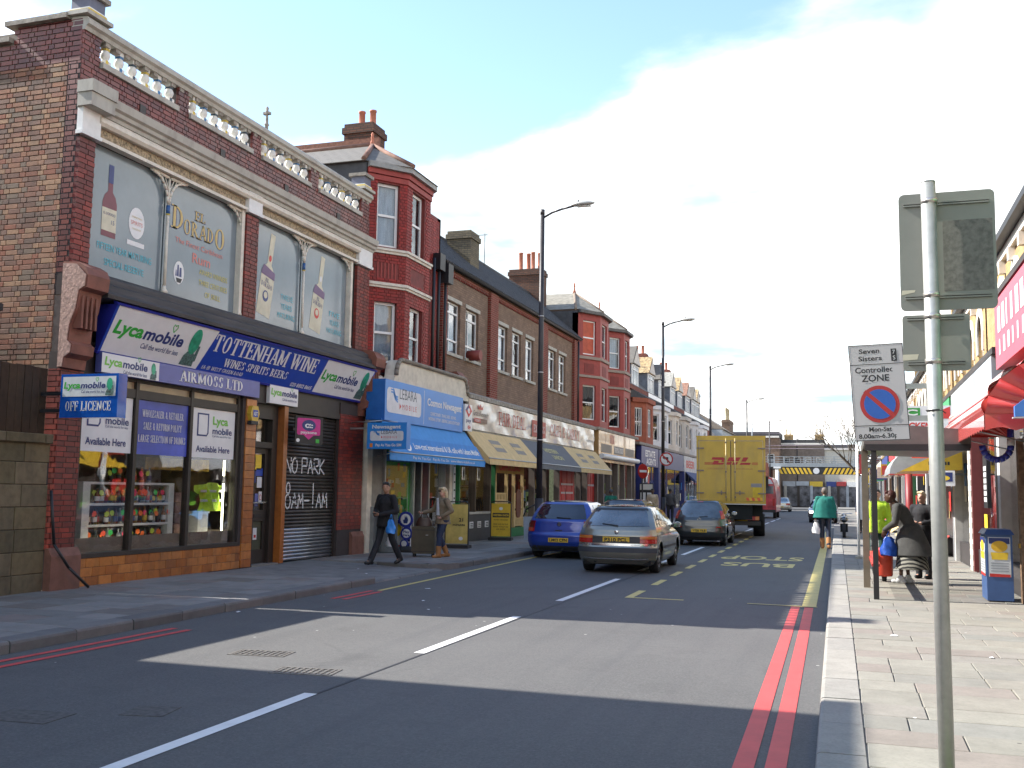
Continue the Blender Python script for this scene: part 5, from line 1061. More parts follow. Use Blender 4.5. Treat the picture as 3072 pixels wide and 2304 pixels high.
# cash and carry shopfront
F9 = Fr((-11.15, 0, 0), Y)
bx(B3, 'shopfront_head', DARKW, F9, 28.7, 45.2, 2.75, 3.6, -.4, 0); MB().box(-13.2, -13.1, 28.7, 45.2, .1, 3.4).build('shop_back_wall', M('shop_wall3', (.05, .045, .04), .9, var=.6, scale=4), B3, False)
GRN = M('shop_green', (.02, .16, .05), .5); PINE = M('pale_pine', (.60, .43, .20), .6); OCH = M('ochre_board', (.48, .26, .06), .6)
o = bx(B3, 'stall_riser', M('riser_dark', (.05, .05, .055), .6), F9, 28.75, 31.9, .12, .95, -.3, 0); bx(o, 'sill', STONE, F9, 28.75, 31.9, .95, 1.02, -.3, .04)
for u in (29.7, 30.4, 31.1):
    q = bx(o, 'vent', WHITE, F9, u, u+.30, .52, .72, 0, .02)
    for k in range(3): bx(q, 'vent_slot', BLACK, F9, u+.04, u+.26, .55+k*.05, .575+k*.05, .02, .023)
for u in (28.72, 30.1, 31.5, 31.95): bx(o, 'frame_post', GRN if u in (28.72, 31.95) else M('bronze_frame', (.09, .07, .055), .4, .5), F9, u, u+.09, .12 if u in (28.72, 31.95) else 1.0, 2.8, -.2, .02)
bx(o, 'pane', GLASS, F9, 28.8, 31.5, 1.02, 2.75, -.1, -.095)
gm = [M('goods_%d' % i, c, .6, var=.4, scale=8) for i, c in enumerate(((.45, .36, .25), (.35, .10, .06), (.5, .47, .42), (.12, .2, .3), (.4, .28, .08), (.2, .3, .1)))]
for i in range(30):
    u, v = 28.85+rnd.random()*2.4, (1.05, 1.05, 1.45, 1.45, 1.85)[i % 5]; w_, h_ = rnd.uniform(.1, .28), rnd.uniform(.12, .34); bx(o, 'goods', gm[i % 6], F9, u, u+w_, v, v+h_, -.5-rnd.random()*.2, -.38)
for u in (29.25, 30.6): flat(o, 'poster', WHITE, F9, [(u, 2.0), (u+.22, 2.0), (u+.22, 2.4), (u, 2.4)], -.09); flat(o, 'poster', BLACK, F9, ell(u+.11, 2.2, .06, .14), -.086)
for v in (1.43, 1.83): bx(o, 'shelf', M('shelf_wood', (.3, .24, .16), .6), F9, 28.85, 31.4, v-.03, v, -.75, -.36)
k = bx(B3, 'cafe_board', OCH, F9, 32.05, 35.1, 2.28, 2.72, -.1, .03); txt(k, 'CAPPUCCINO', RED, F9, 33.5, 2.38, .2, 2.3, .036, bold=.04)
k = bx(B3, 'green_step', GRN, F9, 32.05, 36.5, .12, .42, -.3, .05)
for u in (32.1, 33.3, 34.1, 35.1): bx(k, 'timber_post', PINE, F9, u, u+.10, .42, 2.3, -.1, .0)
for u0, u1 in ((32.2, 33.3), (34.2, 35.1)):
    for j in range(2):
        for i in range(7): a = u0+(u1-u0)*(i+.5)/7; bx(k, 'trellis_bar', PINE, F9, a-.035, a+.035, .46+j*.62, .98+j*.62, -.06, -.02)
        for v in (.46, .72, .95): bx(k, 'trellis_rail', PINE, F9, u0, u1, v+j*.62, v+.05+j*.62, -.065, -.025)
q = MB().ext(F9, rrect(34.35, 34.85, .75, 1.75, .2), -.02, .01).build('menu_board', M('menu_brown', (.14, .04, .02), .5), k)
REDG = M('red_grille', (.55, .03, .025), .5)
for a, c, t_ in ((39.9, 42.3, ('ethnicfoodonline', 'africamoneyexpress')), (44.5, 45.9, ('dhs', ''))):
    k = bx(B3, 'red_shutter_door', REDG, F9, a, c, .12, 2.6, -.1, 0)
    for i in range(3): bx(k, 'door_rib', RED, F9, a+(c-a)*(i+.5)/3-.02, a+(c-a)*(i+.5)/3+.02, .15, 2.58, 0, .015)
    for j, s in enumerate(t_):
        if s: [flat(k, 'lettering', WHITE, F9, [(a+(c-a)*(.1+.8*q/12), 1.95-.35*j), (a+(c-a)*(.1+.8*(q+.7)/12), 1.95-.35*j), (a+(c-a)*(.1+.8*(q+.7)/12), 2.03-.35*j), (a+(c-a)*(.1+.8*q/12), 2.03-.35*j)], .02) for q in range(12)]
for u in (36.4, 37.9, 39.8, 42.35, 43.2, 44.4): bx(B3, 'frame_post', M('worn_frame', (.16, .13, .11), .6), F9, u, u+.12, .12, 2.8, -.2, .02)
for i in range(26):
    u, v = rnd.choice((36.6, 37.0, 37.3, 38.2, 38.6, 39.2))+rnd.random()*.4, rnd.uniform(.5, 2.0); bx(B3, 'goods', gm[i % 6], F9, u, u+rnd.uniform(.2, .4), v, v+rnd.uniform(.15, .4), -.7, -.5)
FAB = M('crinkled_banner', (.58, .55, .50), .2, var=.12, scale=2, bump=.6, bscale=2.2, coat=.35); PRED = M('faded_red', (.42, .07, .05), .5)
S5 = thing('cash_and_carry_sign', 'long crinkled white banner sign reading FAIR DEAL EXPRESS CASH & CARRY', 'shop sign', (-11.0, 29.1, 3.6)); F10 = Fr((-10.98, 0, 0), Y)
b = MB(); b.grid(lambda s, t: F10.p(29.0+16.1*s, 3.56+.92*t, .015*math.sin(s*90+3*math.sin(t*6))*math.sin(t*3.1)+.012*math.sin(s*41+t*7)), 120, 8); b.build('banner', FAB, S5)
bx(S5, 'backing_board', STONE, F10, 28.98, 45.15, 3.5, 4.5, -.1, -.04)
for s, u, w, m_ in (('FAIR DEAL', 33.2, 3.0, PRED), ('CASH & CARRY', 40.1, 4.6, PRED)): txt(S5, s, m_, F10, u, 3.84, .44, w, .04, serif=True, sw=.14)
flat(S5, 'red_block', PRED, F10, [(35.45, 3.68), (37.2, 3.68), (37.2, 4.28), (35.45, 4.28)], .036); txt(S5, 'EXPRESS', WHITE, F10, 36.33, 3.84, .28, 1.4, .045, serif=True)
txt(S5, 'GraceKennedy', BLACK, F10, 30.0, 4.0, .15, 1.4, .04); flat(S5, 'red_block', PRED, F10, [(29.4, 3.78), (30.0, 3.78), (30.0, 3.92), (29.4, 3.92)], .036); flat(S5, 'brown_block', M('print_brown', (.18, .11, .08), .5), F10, [(30.0, 3.78), (30.6, 3.78), (30.6, 3.92), (30.0, 3.92)], .036); txt(S5, 'MONEY', WHITE, F10, 29.7, 3.81, .08, .45, .042)
flat(S5, 'crown', PRED, F10, [(29.75, 4.2), (30.15, 4.2), (30.22, 4.36), (30.05, 4.26), (29.95, 4.4), (29.85, 4.26), (29.68, 4.36)], .04); txt(S5, 'GraceKennedy', BLACK, F10, 44.1, 3.9, .12, 1.2, .04)
CY = M('awning_tan', (.62, .45, .215), .8, var=.12, bump=.15, bscale=60, dirt=.2); CG = M('awning_grey', (.125, .13, .14), .8, var=.12, bump=.15, bscale=60)
A3 = awning('striped_awning', 'long awning in tan and grey panels over the cash and carry', 28.75, 45.3, -10.2, 3.5, 2.66, [(28.75, 34.1), (34.1, 39.75), (39.75, 45.3)], .19, [CY, CG, CY], -10.96)
FA5 = Fr((-10.2, 0, 2.66), Y, Vector((-.76, 0, .84)))
for u in (30.6, 32.7, 41.4, 43.4):
    flat(A3, 'logo_print', M('awning_logo', (.27, .24, .20), .8), FA5, [(u-.5, .32), (u+.5, .32), (u+.5, .82), (u-.5, .82)], .006); flat(A3, 'logo_print', CY, FA5, [(u-.46, .5), (u+.46, .5), (u+.46, .64), (u-.46, .64)], .008)
CLT = M('awning_letters', (.5, .46, .24), .8); txt(A3, 'WESTERN', CLT, FA5, 37.0, .62, .2, 1.8, .008, bold=.03); txt(A3, 'UNION', CLT, FA5, 37.3, .3, .2, 1.4, .008, bold=.03)

# ================================================================ the two further red bay houses
def bayhouse(lab, y0, y1, bpts, first, wins_):
    t = thing('red_bay_house', lab, 'house', (-11.75, y0, 0)); w = Fr((-11.75, 0, 0), Y)
    wall(t, 'front_wall', REDP, w, y0, y1, 3.2, 9.9); wallmesh(MB(), Fr((0, y0, 0), X), -18, -11.75, 8, 10).build('side_wall', SLATED, t, False)
    fs = faces(bpts)
    for i, (fr, L_) in enumerate(fs):
        hs = [(L_*.22, L_*.80, 8.02, 9.62), (L_*.22, L_*.80, 5.0, 6.6)]
        wall(t, 'bay_wall', REDP, fr, 0, L_, 4.3, 9.98, hs, 0, .12)
        for k, h in enumerate(hs):
            br = first and i == 0 and k == 0
            o = sash(t, fr, *h, n=-.09, fw=.06, curtain=None if br else ((0, .8) if k == 0 else None))
            if br: bx(o, 'boarding', M('orange_board', (.42, .07, .03), .6, var=.2), fr, h[0]+.05, h[1]-.05, h[2]+.05, h[3]-.05, -.125, -.105)
        bx(t, 'moulded_panel', M('panel_red', (.19, .028, .024), .7), fr, L_*.28, L_*.72, 7.15, 7.6, -.03, .012)
    for z0, z1, o_ in ((7.80, 7.93, .08), (6.95, 7.06, .07)): band(t, 'string_course', M('string_grey', (.30, .24, .20), .8, dirt=.4), bpts, z0, z1, o_)
    band(t, 'eaves', M('dark_gutter', (.09, .085, .08), .6, var=.3), bpts, 9.92, 10.1, .2, 10.06)
    ym = (bpts[1][1]+bpts[2][1])/2; z = 11.25; e = [(-11.85, bpts[0][1]-.1, 10.08), (bpts[1][0]+.16, bpts[1][1]-.08, 10.08), (bpts[2][0]+.16, bpts[2][1]+.08, 10.08), (-11.85, bpts[3][1]+.1, 10.08)]; p1, p2 = (-12.5, ym, z), (-18, ym, z)
    r = MB(); r.poly([(-18, y0-.05, 10.05), e[0], p1, p2]); r.poly([e[0], e[1], p1]); r.poly([e[1], e[2], p1]); r.poly([e[2], e[3], p1]); r.poly([e[3], (-18, y1, 10.05), p2, p1]); ro = r.build('roof', M('mossy_slate', (.22, .205, .17), .85, var=.3, scale=5, bump=.4, bscale=12), t, False)
    for q in (e[1], e[0]): MB().tube([p1, q], .06, 6).build('hip_tile', M('hip_clay', (.22, .17, .13), .85), ro)
    MB().lathe(p1, [(.09, 0), (.05, .15), (.03, .28), (.06, .34), (.03, .40), (.06, .46), (0, .52)], 10).build('finial', POT, ro)
    return t
T4 = bayhouse('red bay house with an orange boarded upper window', 44.95, 50.4, [(-11.75, 45.05), (-11.0, 46.3), (-11.0, 48.0), (-11.75, 49.3)], True, 0)
T5 = bayhouse('red bay house farthest from the camera, beside the dormered terrace', 50.4, 55.6, [(-11.75, 50.6), (-11.0, 51.6), (-11.0, 53.1), (-11.75, 54.4)], False, 0)
chimney(T4, -15.0, -13.4, 44.6, 45.4, 9.0, 12.0, Mwallbrick('chimney_brick', (.16, .075, .05), (.12, .06, .045), (.06, .05, .04)), [(-14.5, 44.85), (-14.2, 45.1), (-13.9, 44.85), (-13.65, 45.1)], POT, .85)
MB().box(-18, -15.0, 44.9, 45.2, 9.8, 11.3).build('parapet', RBW, T4, False)
# tropical foods shop
S6 = thing('food_shop_sign', 'tan panelled fascia sign reading TROPICAL FOODS with a white roller blind box', 'shop sign', (-11.0, 45.9, 3)); F11 = Fr((-10.95, 0, 0), Y)
TANP = M('tan_panel', (.50, .30, .13), .25, var=.2, scale=2, coat=.5)
for i in range(6): bx(S6, 'panel', TANP, F11, 45.9+i*1.4, 47.26+i*1.4, 3.1, 4.55, -.3, 0)
for i in range(3): flat(S6, 'dark_strip', M('print_charcoal', (.07, .065, .06), .4), F11, [(46.4+i*2.7, 3.55), (48.6+i*2.7, 3.55), (48.6+i*2.7, 3.95), (46.4+i*2.7, 3.95)], .004)
for s, u in (('TROPICAL FOODS', 50.2),): txt(S6, s, WHITE, F11, u, 3.64, .24, 2.0, .008, bold=.02)
flat(S6, 'picture', M('print_rust', (.35, .10, .05), .4, var=.4), F11, [(48.2, 4.02), (49.2, 4.02), (49.2, 4.45), (48.2, 4.45)], .004)
MB().cyl((-10.8, 45.9, 3.35), (-10.8, 54.4, 3.35), .12, .12, 10).build('blind_box', WHITEP, S6)
bx(T5, 'fascia_coping', STONED, F11, 45.6, 55.0, 4.55, 4.68, -.8, .06)
for i, u in enumerate((45.9, 47.1, 48.6, 50.2, 51.8, 53.6, 54.4)): bx(T5, 'shopfront_post', M('worn_frame', (.16, .13, .11), .6), F11, u, u+.18, .1, 3.1, -.3, -.05)
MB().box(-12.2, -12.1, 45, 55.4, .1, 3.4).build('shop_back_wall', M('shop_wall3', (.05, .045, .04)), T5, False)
for i in range(24): bx(T5, 'goods', gm[i % 6], F11, 46.2+i*.34, 46.5+i*.34, rnd.uniform(.4, 1.4), rnd.uniform(1.5, 2.2), -.7, -.5)

# ================================================================ dormered terrace
REND = [M('render_brick', (.30, .085, .045), .85, var=.2), M('render_white', (.68, .68, .68), .8, dirt=.15, dirtcol=(.35, .33, .3)), M('render_cream', (.62, .56, .47), .8, dirt=.2, dirtcol=(.35, .3, .25)), M('render_stone', (.48, .44, .38), .85, dirt=.3, dirtcol=(.2, .18, .15)), M('render_white2', (.60, .59, .57), .8, dirt=.25, dirtcol=(.3, .28, .25)), M('render_white', (.68, .68, .68))]
RT = M('red_roof_tile', (.26, .14, .10), .85, var=.5, scale=9, bump=.4); GT = M('golden_roof_tile', (.33, .24, .13), .85, var=.7, scale=7, bump=.4, dirt=.3, dirtcol=(.5, .36, .05))
BAYC = [(57.1, 61.2), (62.4, 66.6), (67.4, 71.0), (71.6, 75.8), (76.6, 80.2), (80.8, 85.6)]
LABT = ['terraced house with a plain red brick bay', 'terraced house with a bright white bay beside the red brick one', 'terraced house with a narrow cream bay', 'terraced house with a weathered stone coloured bay', 'terraced house with a pale bay, fifth along the dormered terrace', 'terraced house with a white bay next to the gable roofed shop']
DORM = [[(58.6, SLATE)], [(63.6, GT)], [(66.5+.9, SLATE)], [(72.0, M('grey_slate', (.30, .29, .26), .85, var=.3, scale=8)), (75.2, GT)], [(80.2-1.2, RT)], [(82.2, SLATE), (84.4, GT)]]
for i, (a, c) in enumerate(BAYC):
    ya = 55.6 if i == 0 else (BAYC[i-1][1]+a)/2; yb = (c+BAYC[i+1][0])/2 if i < 5 else 92.0
    t = thing('terraced_house', LABT[i], 'house', (-11.75, ya, 0), 'houses of the dormered terrace'); w = Fr((-11.75, 0, 0), Y)
    wall(t, 'front_wall', RBW, w, ya, yb, .1, 7.85); MB().fb(w, ya, yb, 7.55, 7.8, 0, .12).build('eaves_board', [RBW, WHITEP, WHITEP][i % 3], t, False)
    bp = [(-11.75, a), (-11.05, a+.9), (-11.05, c-1.0), (-11.75, c-.1)]
    for j, (fr, L_) in enumerate(faces(bp)):
        h = [(L_*.25, L_*.75, 4.9, 6.55)]; wall(t, 'bay_wall', REND[i], fr, 0, L_, 4.2, 7.05, h, 0, .1); sash(t, fr, *h[0], n=-.07, rails=(.5,), mulls=((.33, .66) if i == 0 else ()), fw=.07)
    band(t, 'bay_cornice', REND[i], bp, 6.85, 7.1, .14); rr = MB(); rr.poly([(-11.75, a-.1, 7.6), (-11.75, c, 7.6), (-10.9, c-.95, 7.1), (-10.9, a+.85, 7.1)]); rr.poly([(-11.75, a-.1, 7.6), (-10.9, a+.85, 7.1), (-11.75, a-.1, 7.1)]); rr.build('bay_roof', SLATED, t, False)
    mr_ = MB(); mr_.prism([(-11.62, ya, 7.8), (-14.6, ya, 10.3), (-18, ya, 7.8)], [(-11.62, yb, 7.8), (-14.6, yb, 10.3), (-18, yb, 7.8)]); mr_.build('roof', SLATE, t, False)
    for yd, rm in DORM[i]:
        wd = 1.0; d_ = thing('x', '', '') if 0 else MB().box(-14.2, -11.85, yd-wd, yd+wd, 7.8, 9.15).build('dormer', M('lead_cheek', (.14, .15, .17), .6, var=.3, scale=4), t, False)
        f_ = Fr((-11.84, 0, 0), Y); bx(d_, 'dormer_front', WHITEP, f_, yd-wd, yd+wd, 7.8, 9.15, -.02, .0); sash(t, f_, yd-wd+.08, yd+wd-.08, 7.9, 9.1, n=.05, rails=(.75,), mulls=(.25, .5, .75), fw=.06, name='dormer_window')
        g_ = MB(); g_.prism([(-11.72, yd-wd-.15, 9.12), (-11.72, yd+wd+.15, 9.12), (-11.72, yd, 10.25)], [(-14.4, yd-wd-.15, 9.12), (-14.4, yd+wd+.15, 9.12), (-14.4, yd, 10.25)]); g_.build('dormer_roof', rm, d_, False)
        gg = MB(); gg.poly([(-11.70, yd-wd-.02, 9.16), (-11.70, yd+wd+.02, 9.16), (-11.70, yd, 10.1)]); gg.build('dormer_gable', M('gable_board', (.60, .56, .50), .8), d_, False)
        if rm in (GT, RT):
            for k in range(6):
                v = 9.12+k*.19; q = (1.15-k*.19); bx(d_, 'tile_course', rm, Fr((0, yd-wd-.15-.01, 0), X), -14.4, -11.72, 9.14+k*.185, 9.30+k*.185, -.17-k*.19+.17-.0, -.17-k*.19+.21) if 0 else None
    if i in (1, 3): chimney(t, -13.6, -12.7, yb-.5, yb+.4, 9, 10.9, RBW, [(-13.4, yb), (-13.0, yb)], POT, .6)
    bx(t, 'fascia_coping', STONED, Fr((-11.0, 0, 0), Y), ya, yb, 4.35, 4.5, -.8, .05)
# shops below the terrace
ESB = M('estate_blue', (.018, .03, .16), .4); ESV = M('estate_violet', (.10, .11, .20), .5)
def shopf(y0, y1, lab, board, words, wm, base, wy=3.6, aw=None):
    t = thing('shopfront', lab, 'shopfront', (-11.0, y0, 0)); f_ = Fr((-10.95, 0, 0), Y)
    bx(t, 'fascia', board, f_, y0+.1, y1-.1, 3.2, 4.3, -.3, 0); bx(t, 'pilaster', base, f_, y0, y0+.25, .1, 3.2, -.3, .05); bx(t, 'pilaster', base, f_, y1-.25, y1, .1, 3.2, -.3, .05); bx(t, 'stall_riser', base, f_, y0+.25, y1-.25, .1, .7, -.2, -.02)
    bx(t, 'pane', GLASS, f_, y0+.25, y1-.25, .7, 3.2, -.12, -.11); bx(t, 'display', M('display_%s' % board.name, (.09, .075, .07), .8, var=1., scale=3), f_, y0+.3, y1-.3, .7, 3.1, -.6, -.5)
    for k in range(2): u = y0+(y1-y0)*(k+1)/3; bx(t, 'mullion', base, f_, u-.05, u+.05, .7, 3.2, -.14, -.08)
    for s, u, v, h, w_ in words: txt(t, s, wm, f_, y0+(y1-y0)*u, v, h, w_, .008, bold=.03)
    for k in range(6): u = y0+.4+rnd.random()*(y1-y0-1); v = rnd.uniform(.9, 2.3); flat(t, 'poster', rnd.choice(PCOL), f_, [(u, v), (u+.4, v), (u+.4, v+.5), (u, v+.5)], -.1)
    if aw: awning('shop_awning', aw[0], y0+.2, y1-.2, -10.2, 3.2, 2.6, [(y0+.2, y1-.2)], .2, [aw[1]], -10.9)
    return t
shopf(56.0, 61.5, 'deep blue estate agent shopfront with white letters on the fascia', ESB, (('ESTATE', .5, 3.75, .35, 3.), ('AGENTS', .55, 3.3, .35, 3.)), WHITE, ESB)
shopf(61.6, 71.4, 'violet blue shopfront under a broad slate coloured fascia', ESV, (), WHITE, ESB)
shopf(71.5, 80.0, 'shopfront with a white fascia and red block letters', M('fascia_white', (.5, .5, .5), .5, var=.3), (('BEER', .35, 3.5, .5, 4.),), RED, M('shop_grey', (.3, .3, .3), .6), aw=('dark blue awning below the white and red shop fascia', M('awning_navy', (.05, .07, .16), .8)))
shopf(80.1, 92.0, 'far red and white shopfront at the end of the terrace', M('fascia_red', (.35, .05, .05), .5), (), WHITE, M('shop_grey', (.3, .3, .3)))
# gable-roofed shop and chimneyed house before the bridge
t = thing('gabled_shop', 'building with a broad grey tiled slope and white verge board past the terrace', 'building', (-11.75, 92, 0))
MB().box(-20, -11.75, 92, 101, .1, 6.5).build('wall', RBW, t, False); b = MB(); b.prism([(-11.4, 92, 6.4), (-16, 92, 10.9), (-20.6, 92, 6.4)], [(-11.4, 101, 6.4), (-16, 101, 10.9), (-20.6, 101, 6.4)]); b.build('roof', M('taupe_tile', (.30, .25, .20), .85, var=.15, bump=.3), t, False)
b = MB(); b.prism([(-11.35, 91.9, 6.35), (-16, 91.9, 10.95), (-16, 91.9, 10.6), (-11.5, 91.9, 6.1)], [(-11.35, 92.1, 6.35), (-16, 92.1, 10.95), (-16, 92.1, 10.6), (-11.5, 92.1, 6.1)]); b.build('verge_board', WHITEP, t, False); chimney(t, -14.5, -13, 93, 94.5, 8, 10.8, BB, [], POT)
t = thing('chimneyed_house', 'pale blue grey house with a row of tall pale chimney pots', 'house', (-11.75, 101.5, 0)); MB().box(-20, -11.75, 101.2, 112, .1, 8.0).build('wall', M('pale_blue_render', (.38, .42, .45), .8), t, False)
b = MB(); b.prism([(-11.5, 101.2, 7.95), (-14, 101.2, 9.6), (-20, 101.2, 7.95)], [(-11.5, 112, 7.95), (-14, 112, 9.6), (-20, 112, 7.95)]); b.build('roof', M('taupe_tile', (.30, .25, .20)), t, False)
chimney(t, -12.6, -11.8, 108, 111.5, 7, 9.4, BB, [(-12.2, 108.5+i*.8) for i in range(4)], M('pale_pot', (.5, .42, .26), .8), 1.3)
t = thing('brick_building', 'tall brick building just left of the frame whose shadow falls across the road', 'building', (-11.4, 0, 0))
wall(t, 'street_wall', RBW, Fr((-11.4, 0, 0), Y), -14, 7.3, 0, 9.4, [(a, a+1.2, 5, 7) for a in (-12, -9, -6, -3, 0, 3)], 0, .15); wallmesh(MB(), Fr((0, 7.3, 0), -X), 11.4, 20, 0, 9.4).build('gable_wall', BB, t, False); MB().box(-20, -11.4, -14, 7.3, 9.2, 9.45).build('roof', LEAD, t, False)
for a in (-12, -9, -6, -3, 0, 3): sash(t, Fr((-11.4, 0, 0), Y), a, a+1.2, 5, 7)
t = thing('unseen_shed', 'low shed behind the board fence', 'shed', (-12.6, 8, 0)); MB().box(-15, -12.0, 7.6, 11.85, 0, 4.25).build('wall', BB, t, False); MB().box(-15.1, -11.95, 7.55, 11.88, 4.25, 4.36).build('roof', LEAD, t, False)  # added out of view; height and length set for its shadow on the road
t = thing('roof_finial', 'weathered cross shaped finial rising behind the balustrade', 'finial', (-13, 20.42, 8.0)); MB().lathe((-13, 20.42, 8.0), [(.10, 0), (.08, 1.2), (.045, 2.0), (.04, 2.22), (.065, 2.25), (.04, 2.28), (.03, 2.5), (.055, 2.55), (.03, 2.6), (.04, 2.66), (.0, 2.72)], 10).build('shaft', STONED, t); MB().box(-13.09, -12.91, 20.38, 20.46, 10.5, 10.56).build('cross_arm', STONED, t, False)

# ================================================================ right-hand side of the street
CAN2 = M('blind_red', (.45, .05, .04), .7)
YB = Mwallbrick('yellow_brick', rgb((196, 164, 112)), rgb((176, 142, 98)), rgb((170, 150, 120)), .225, .075, .010, .9, .2)
ARCH = M('white_arch', (.72, .68, .62), .8, dirt=.15, dirtcol=(.4, .35, .3))
def arch(par, fr, u, w, v, r):
    b = MB(); n = 8
    pts = [(u+(w/2+.22)*math.cos(RD(180*i/n)), v+(r+.22)*math.sin(RD(180*i/n))) for i in range(n+1)]+[(u-(w/2)*math.cos(RD(180*i/n)), v+r*math.sin(RD(180*i/n))) for i in range(n+1)]
    pts = [(u+(w/2+.22), v-.5)]+pts[:n+1]+[(u-(w/2+.22), v-.5), (u-w/2, v-.5)]+pts[n+1:]+[(u+w/2, v-.5)]
    return b.ext(fr, pts, 0, .04).build('window_arch', ARCH, par)
RFAS = [M('fascia_silver', (.36, .39, .42), .4, var=.3, scale=.8), M('fascia_green', (.05, .3, .12), .5), M('fascia_white2', (.7, .7, .68), .5), M('fascia_yellow', (.62, .42, .04), .5), M('fascia_crimson', (.45, .05, .05), .5), M('fascia_navy', (.03, .05, .2), .5), M('fascia_cream', (.6, .55, .42), .5)]
RLAB = ['yellow brick building over the red canopy, nearest on the right', 'yellow brick building with a silver grey fascia on the right', 'yellow brick building behind the chicken shop sign on the right', 'yellow brick building with a gold fascia along the right pavement', 'yellow brick building with a crimson fascia along the right pavement', 'yellow brick building with a navy fascia along the right pavement', 'yellow brick building with a cream fascia along the right pavement', 'yellow brick building with a green fascia far along the right pavement', 'last yellow brick building before the bridge on the right', 'brick terrace opposite, out of frame to the right']
ysr = [(8.5, 20.1), (20.1, 28.5), (28.5, 37.5), (37.5, 47), (47, 57), (57, 68), (68, 80), (80, 94), (94, 112), (-16, 8.5)]
for i, (a, c) in enumerate(ysr):
    t = thing('yellow_brick_building', RLAB[i], 'building', (3.4, a, 0), 'yellow brick buildings on the right'); off = -.012*max(0, a-30)
    xw = 3.4+off*.4; f_ = Fr((xw, 0, 0), -Y); e = 7.3
    nw = int((c-a)/2.1); hs = [(-(a+.6+j*2.1+1.0), -(a+.6+j*2.1), 4.75, 6.55) for j in range(nw)]
    wall(t, 'front_wall', YB, f_, -c, -a, 3.3, e, hs, 0, .14)
    for h in hs: sash(t, f_, *h, n=-.1, fw=.07); arch(t, f_, (h[0]+h[1])/2, h[1]-h[0], h[3]-.5, .5); bx(t, 'sill', ARCH, f_, h[0]-.1, h[1]+.1, h[2]-.14, h[2], -.05, .08)
    bx(t, 'eaves_cornice', ARCH, f_, -c, -a, e-.32, e-.1, 0, .10); bx(t, 'gutter', BLACK, f_, -c, -a, e-.08, e+.06, 0, .3)
    for j in range(int((c-a)/1.4)): bx(t, 'eaves_bracket', ARCH, f_, -(a+.5+j*1.4)-.09, -(a+.5+j*1.4)+.09, e-.6, e-.32, 0, .14)
    r = MB(); r.prism([(xw-.25, a, e+.05), (xw+2.9, a, e+1.5), (xw+7, a, e+.05)], [(xw-.25, c, e+.05), (xw+2.9, c, e+1.5), (xw+7, c, e+.05)]); r.build('roof', SLATE, t, False)
    MB().box(xw, xw+7, c-.3, c-.02, 0, e+.9).build('party_wall', YB, t, False)
    chimney(t, xw+1.6, xw+2.9, c-.7, c+.2, 7, 10.0, YB, [(xw+2, c-.3), (xw+2.5, c-.3)], M('pale_pot', (.5, .42, .26)), .6)
    # shop below
    xs = 2.55+off*.5; g_ = Fr((xs, 0, 0), -Y)
    if i: bx(t, 'fascia', RFAS[(i-1) % 7], g_, -c+.25, -a-.25, 3.2, 4.3, -.4, .05)
    bx(t, 'shop_roof', LEAD, g_, -c, -a, 4.3 if i else 5.2, 4.42 if i else 5.3, -.9, .06)
    np_ = max(2, int((c-a)/3.2)); pm = [M('pilaster_white', (.62, .60, .56), .7, dirt=.3, dirtcol=(.2, .18, .15)), M('pilaster_dark', (.05, .045, .045), .5), (M('pilaster_brown', (.14, .085, .05), .6), M('pilaster_maroon', (.16, .03, .03), .5), M('pilaster_grey', (.22, .23, .24), .6), M('pilaster_green', (.03, .12, .05), .5), M('pilaster_navy', (.03, .04, .12), .5))[i % 5]]
    for j in range(np_+1): u = -(a+(c-a-.3)*j/np_)-.3; bx(t, 'pilaster', pm[(j+i) % 3], g_, u, u+.3, .1, 3.25, -.3, .04)
    bx(t, 'pane', GLASS, g_, -c+.3, -a-.3, .6, 3.2, -.14, -.13); bx(t, 'stall_riser', pm[1], g_, -c+.3, -a-.3, .1, .6, -.2, -.05)
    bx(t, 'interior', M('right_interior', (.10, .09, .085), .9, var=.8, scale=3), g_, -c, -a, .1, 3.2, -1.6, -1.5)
    for j in range(8): u = -c+.5+rnd.random()*(c-a-1.6); v = rnd.uniform(.7, 2.3); flat(t, 'poster', rnd.choice(PCOL), g_, [(u, v), (u+.5, v), (u+.5, v+.55), (u, v+.55)], -.12+j*.001)
    if i > 1:
        for k in range(2): yy = a+1.5+k*(c-a)*.5; hx = rnd.uniform(.6, .95); bx(t, 'hanging_sign', RFAS[(i*2+k*3) % 7], Fr((xs-hx, yy, 0), X), 0, hx-.08, 2.75, 2.75+rnd.uniform(.4, .7), -.1, 0); bx(t, 'shop_blind', (CY, CG, CAN2, CB)[(i+k) % 4], Fr((xs-.9, yy, 0), -Y, Vector((.8, 0, .6))), -2.6, 0, 0, 1.1, -.02, 0)
g_ = Fr((2.55, 0, 0), -Y)
PK = M('pink_red_sign', (.62, .045, .09), .35, var=.06)
S7 = thing('red_shop_sign', 'tall red sign board with white lettering above the red canopy', 'shop sign', (2.55, 9, 4)); bx(S7, 'board', PK, g_, -19.7, -9, 3.95, 5.15, -.2, .05)
[bx(S7, 'lettering', WHITE, g_, -19.3+k*.5+.1*j, -19.3+k*.5+.1*j+rnd.choice((.12, .2, .3)), (4.55, 4.15)[j], (4.98, 4.42)[j], .05, .056) for j in (0, 1) for k in range(19)]
CAN = M('gloss_red_canopy', (.68, .085, .075), .18, var=.06, coat=.7)
C1 = thing('red_canopy', 'glossy red Dutch canopy with a scalloped fringe on the right', 'awning', (2.55, 13.7, 2.6)); RC = .98; ZC = 2.72; ns = 14
cs = MB()
def cpt(a, y): return (2.57-RC*math.cos(a), y, ZC+.74*math.sin(a))
nb = 5
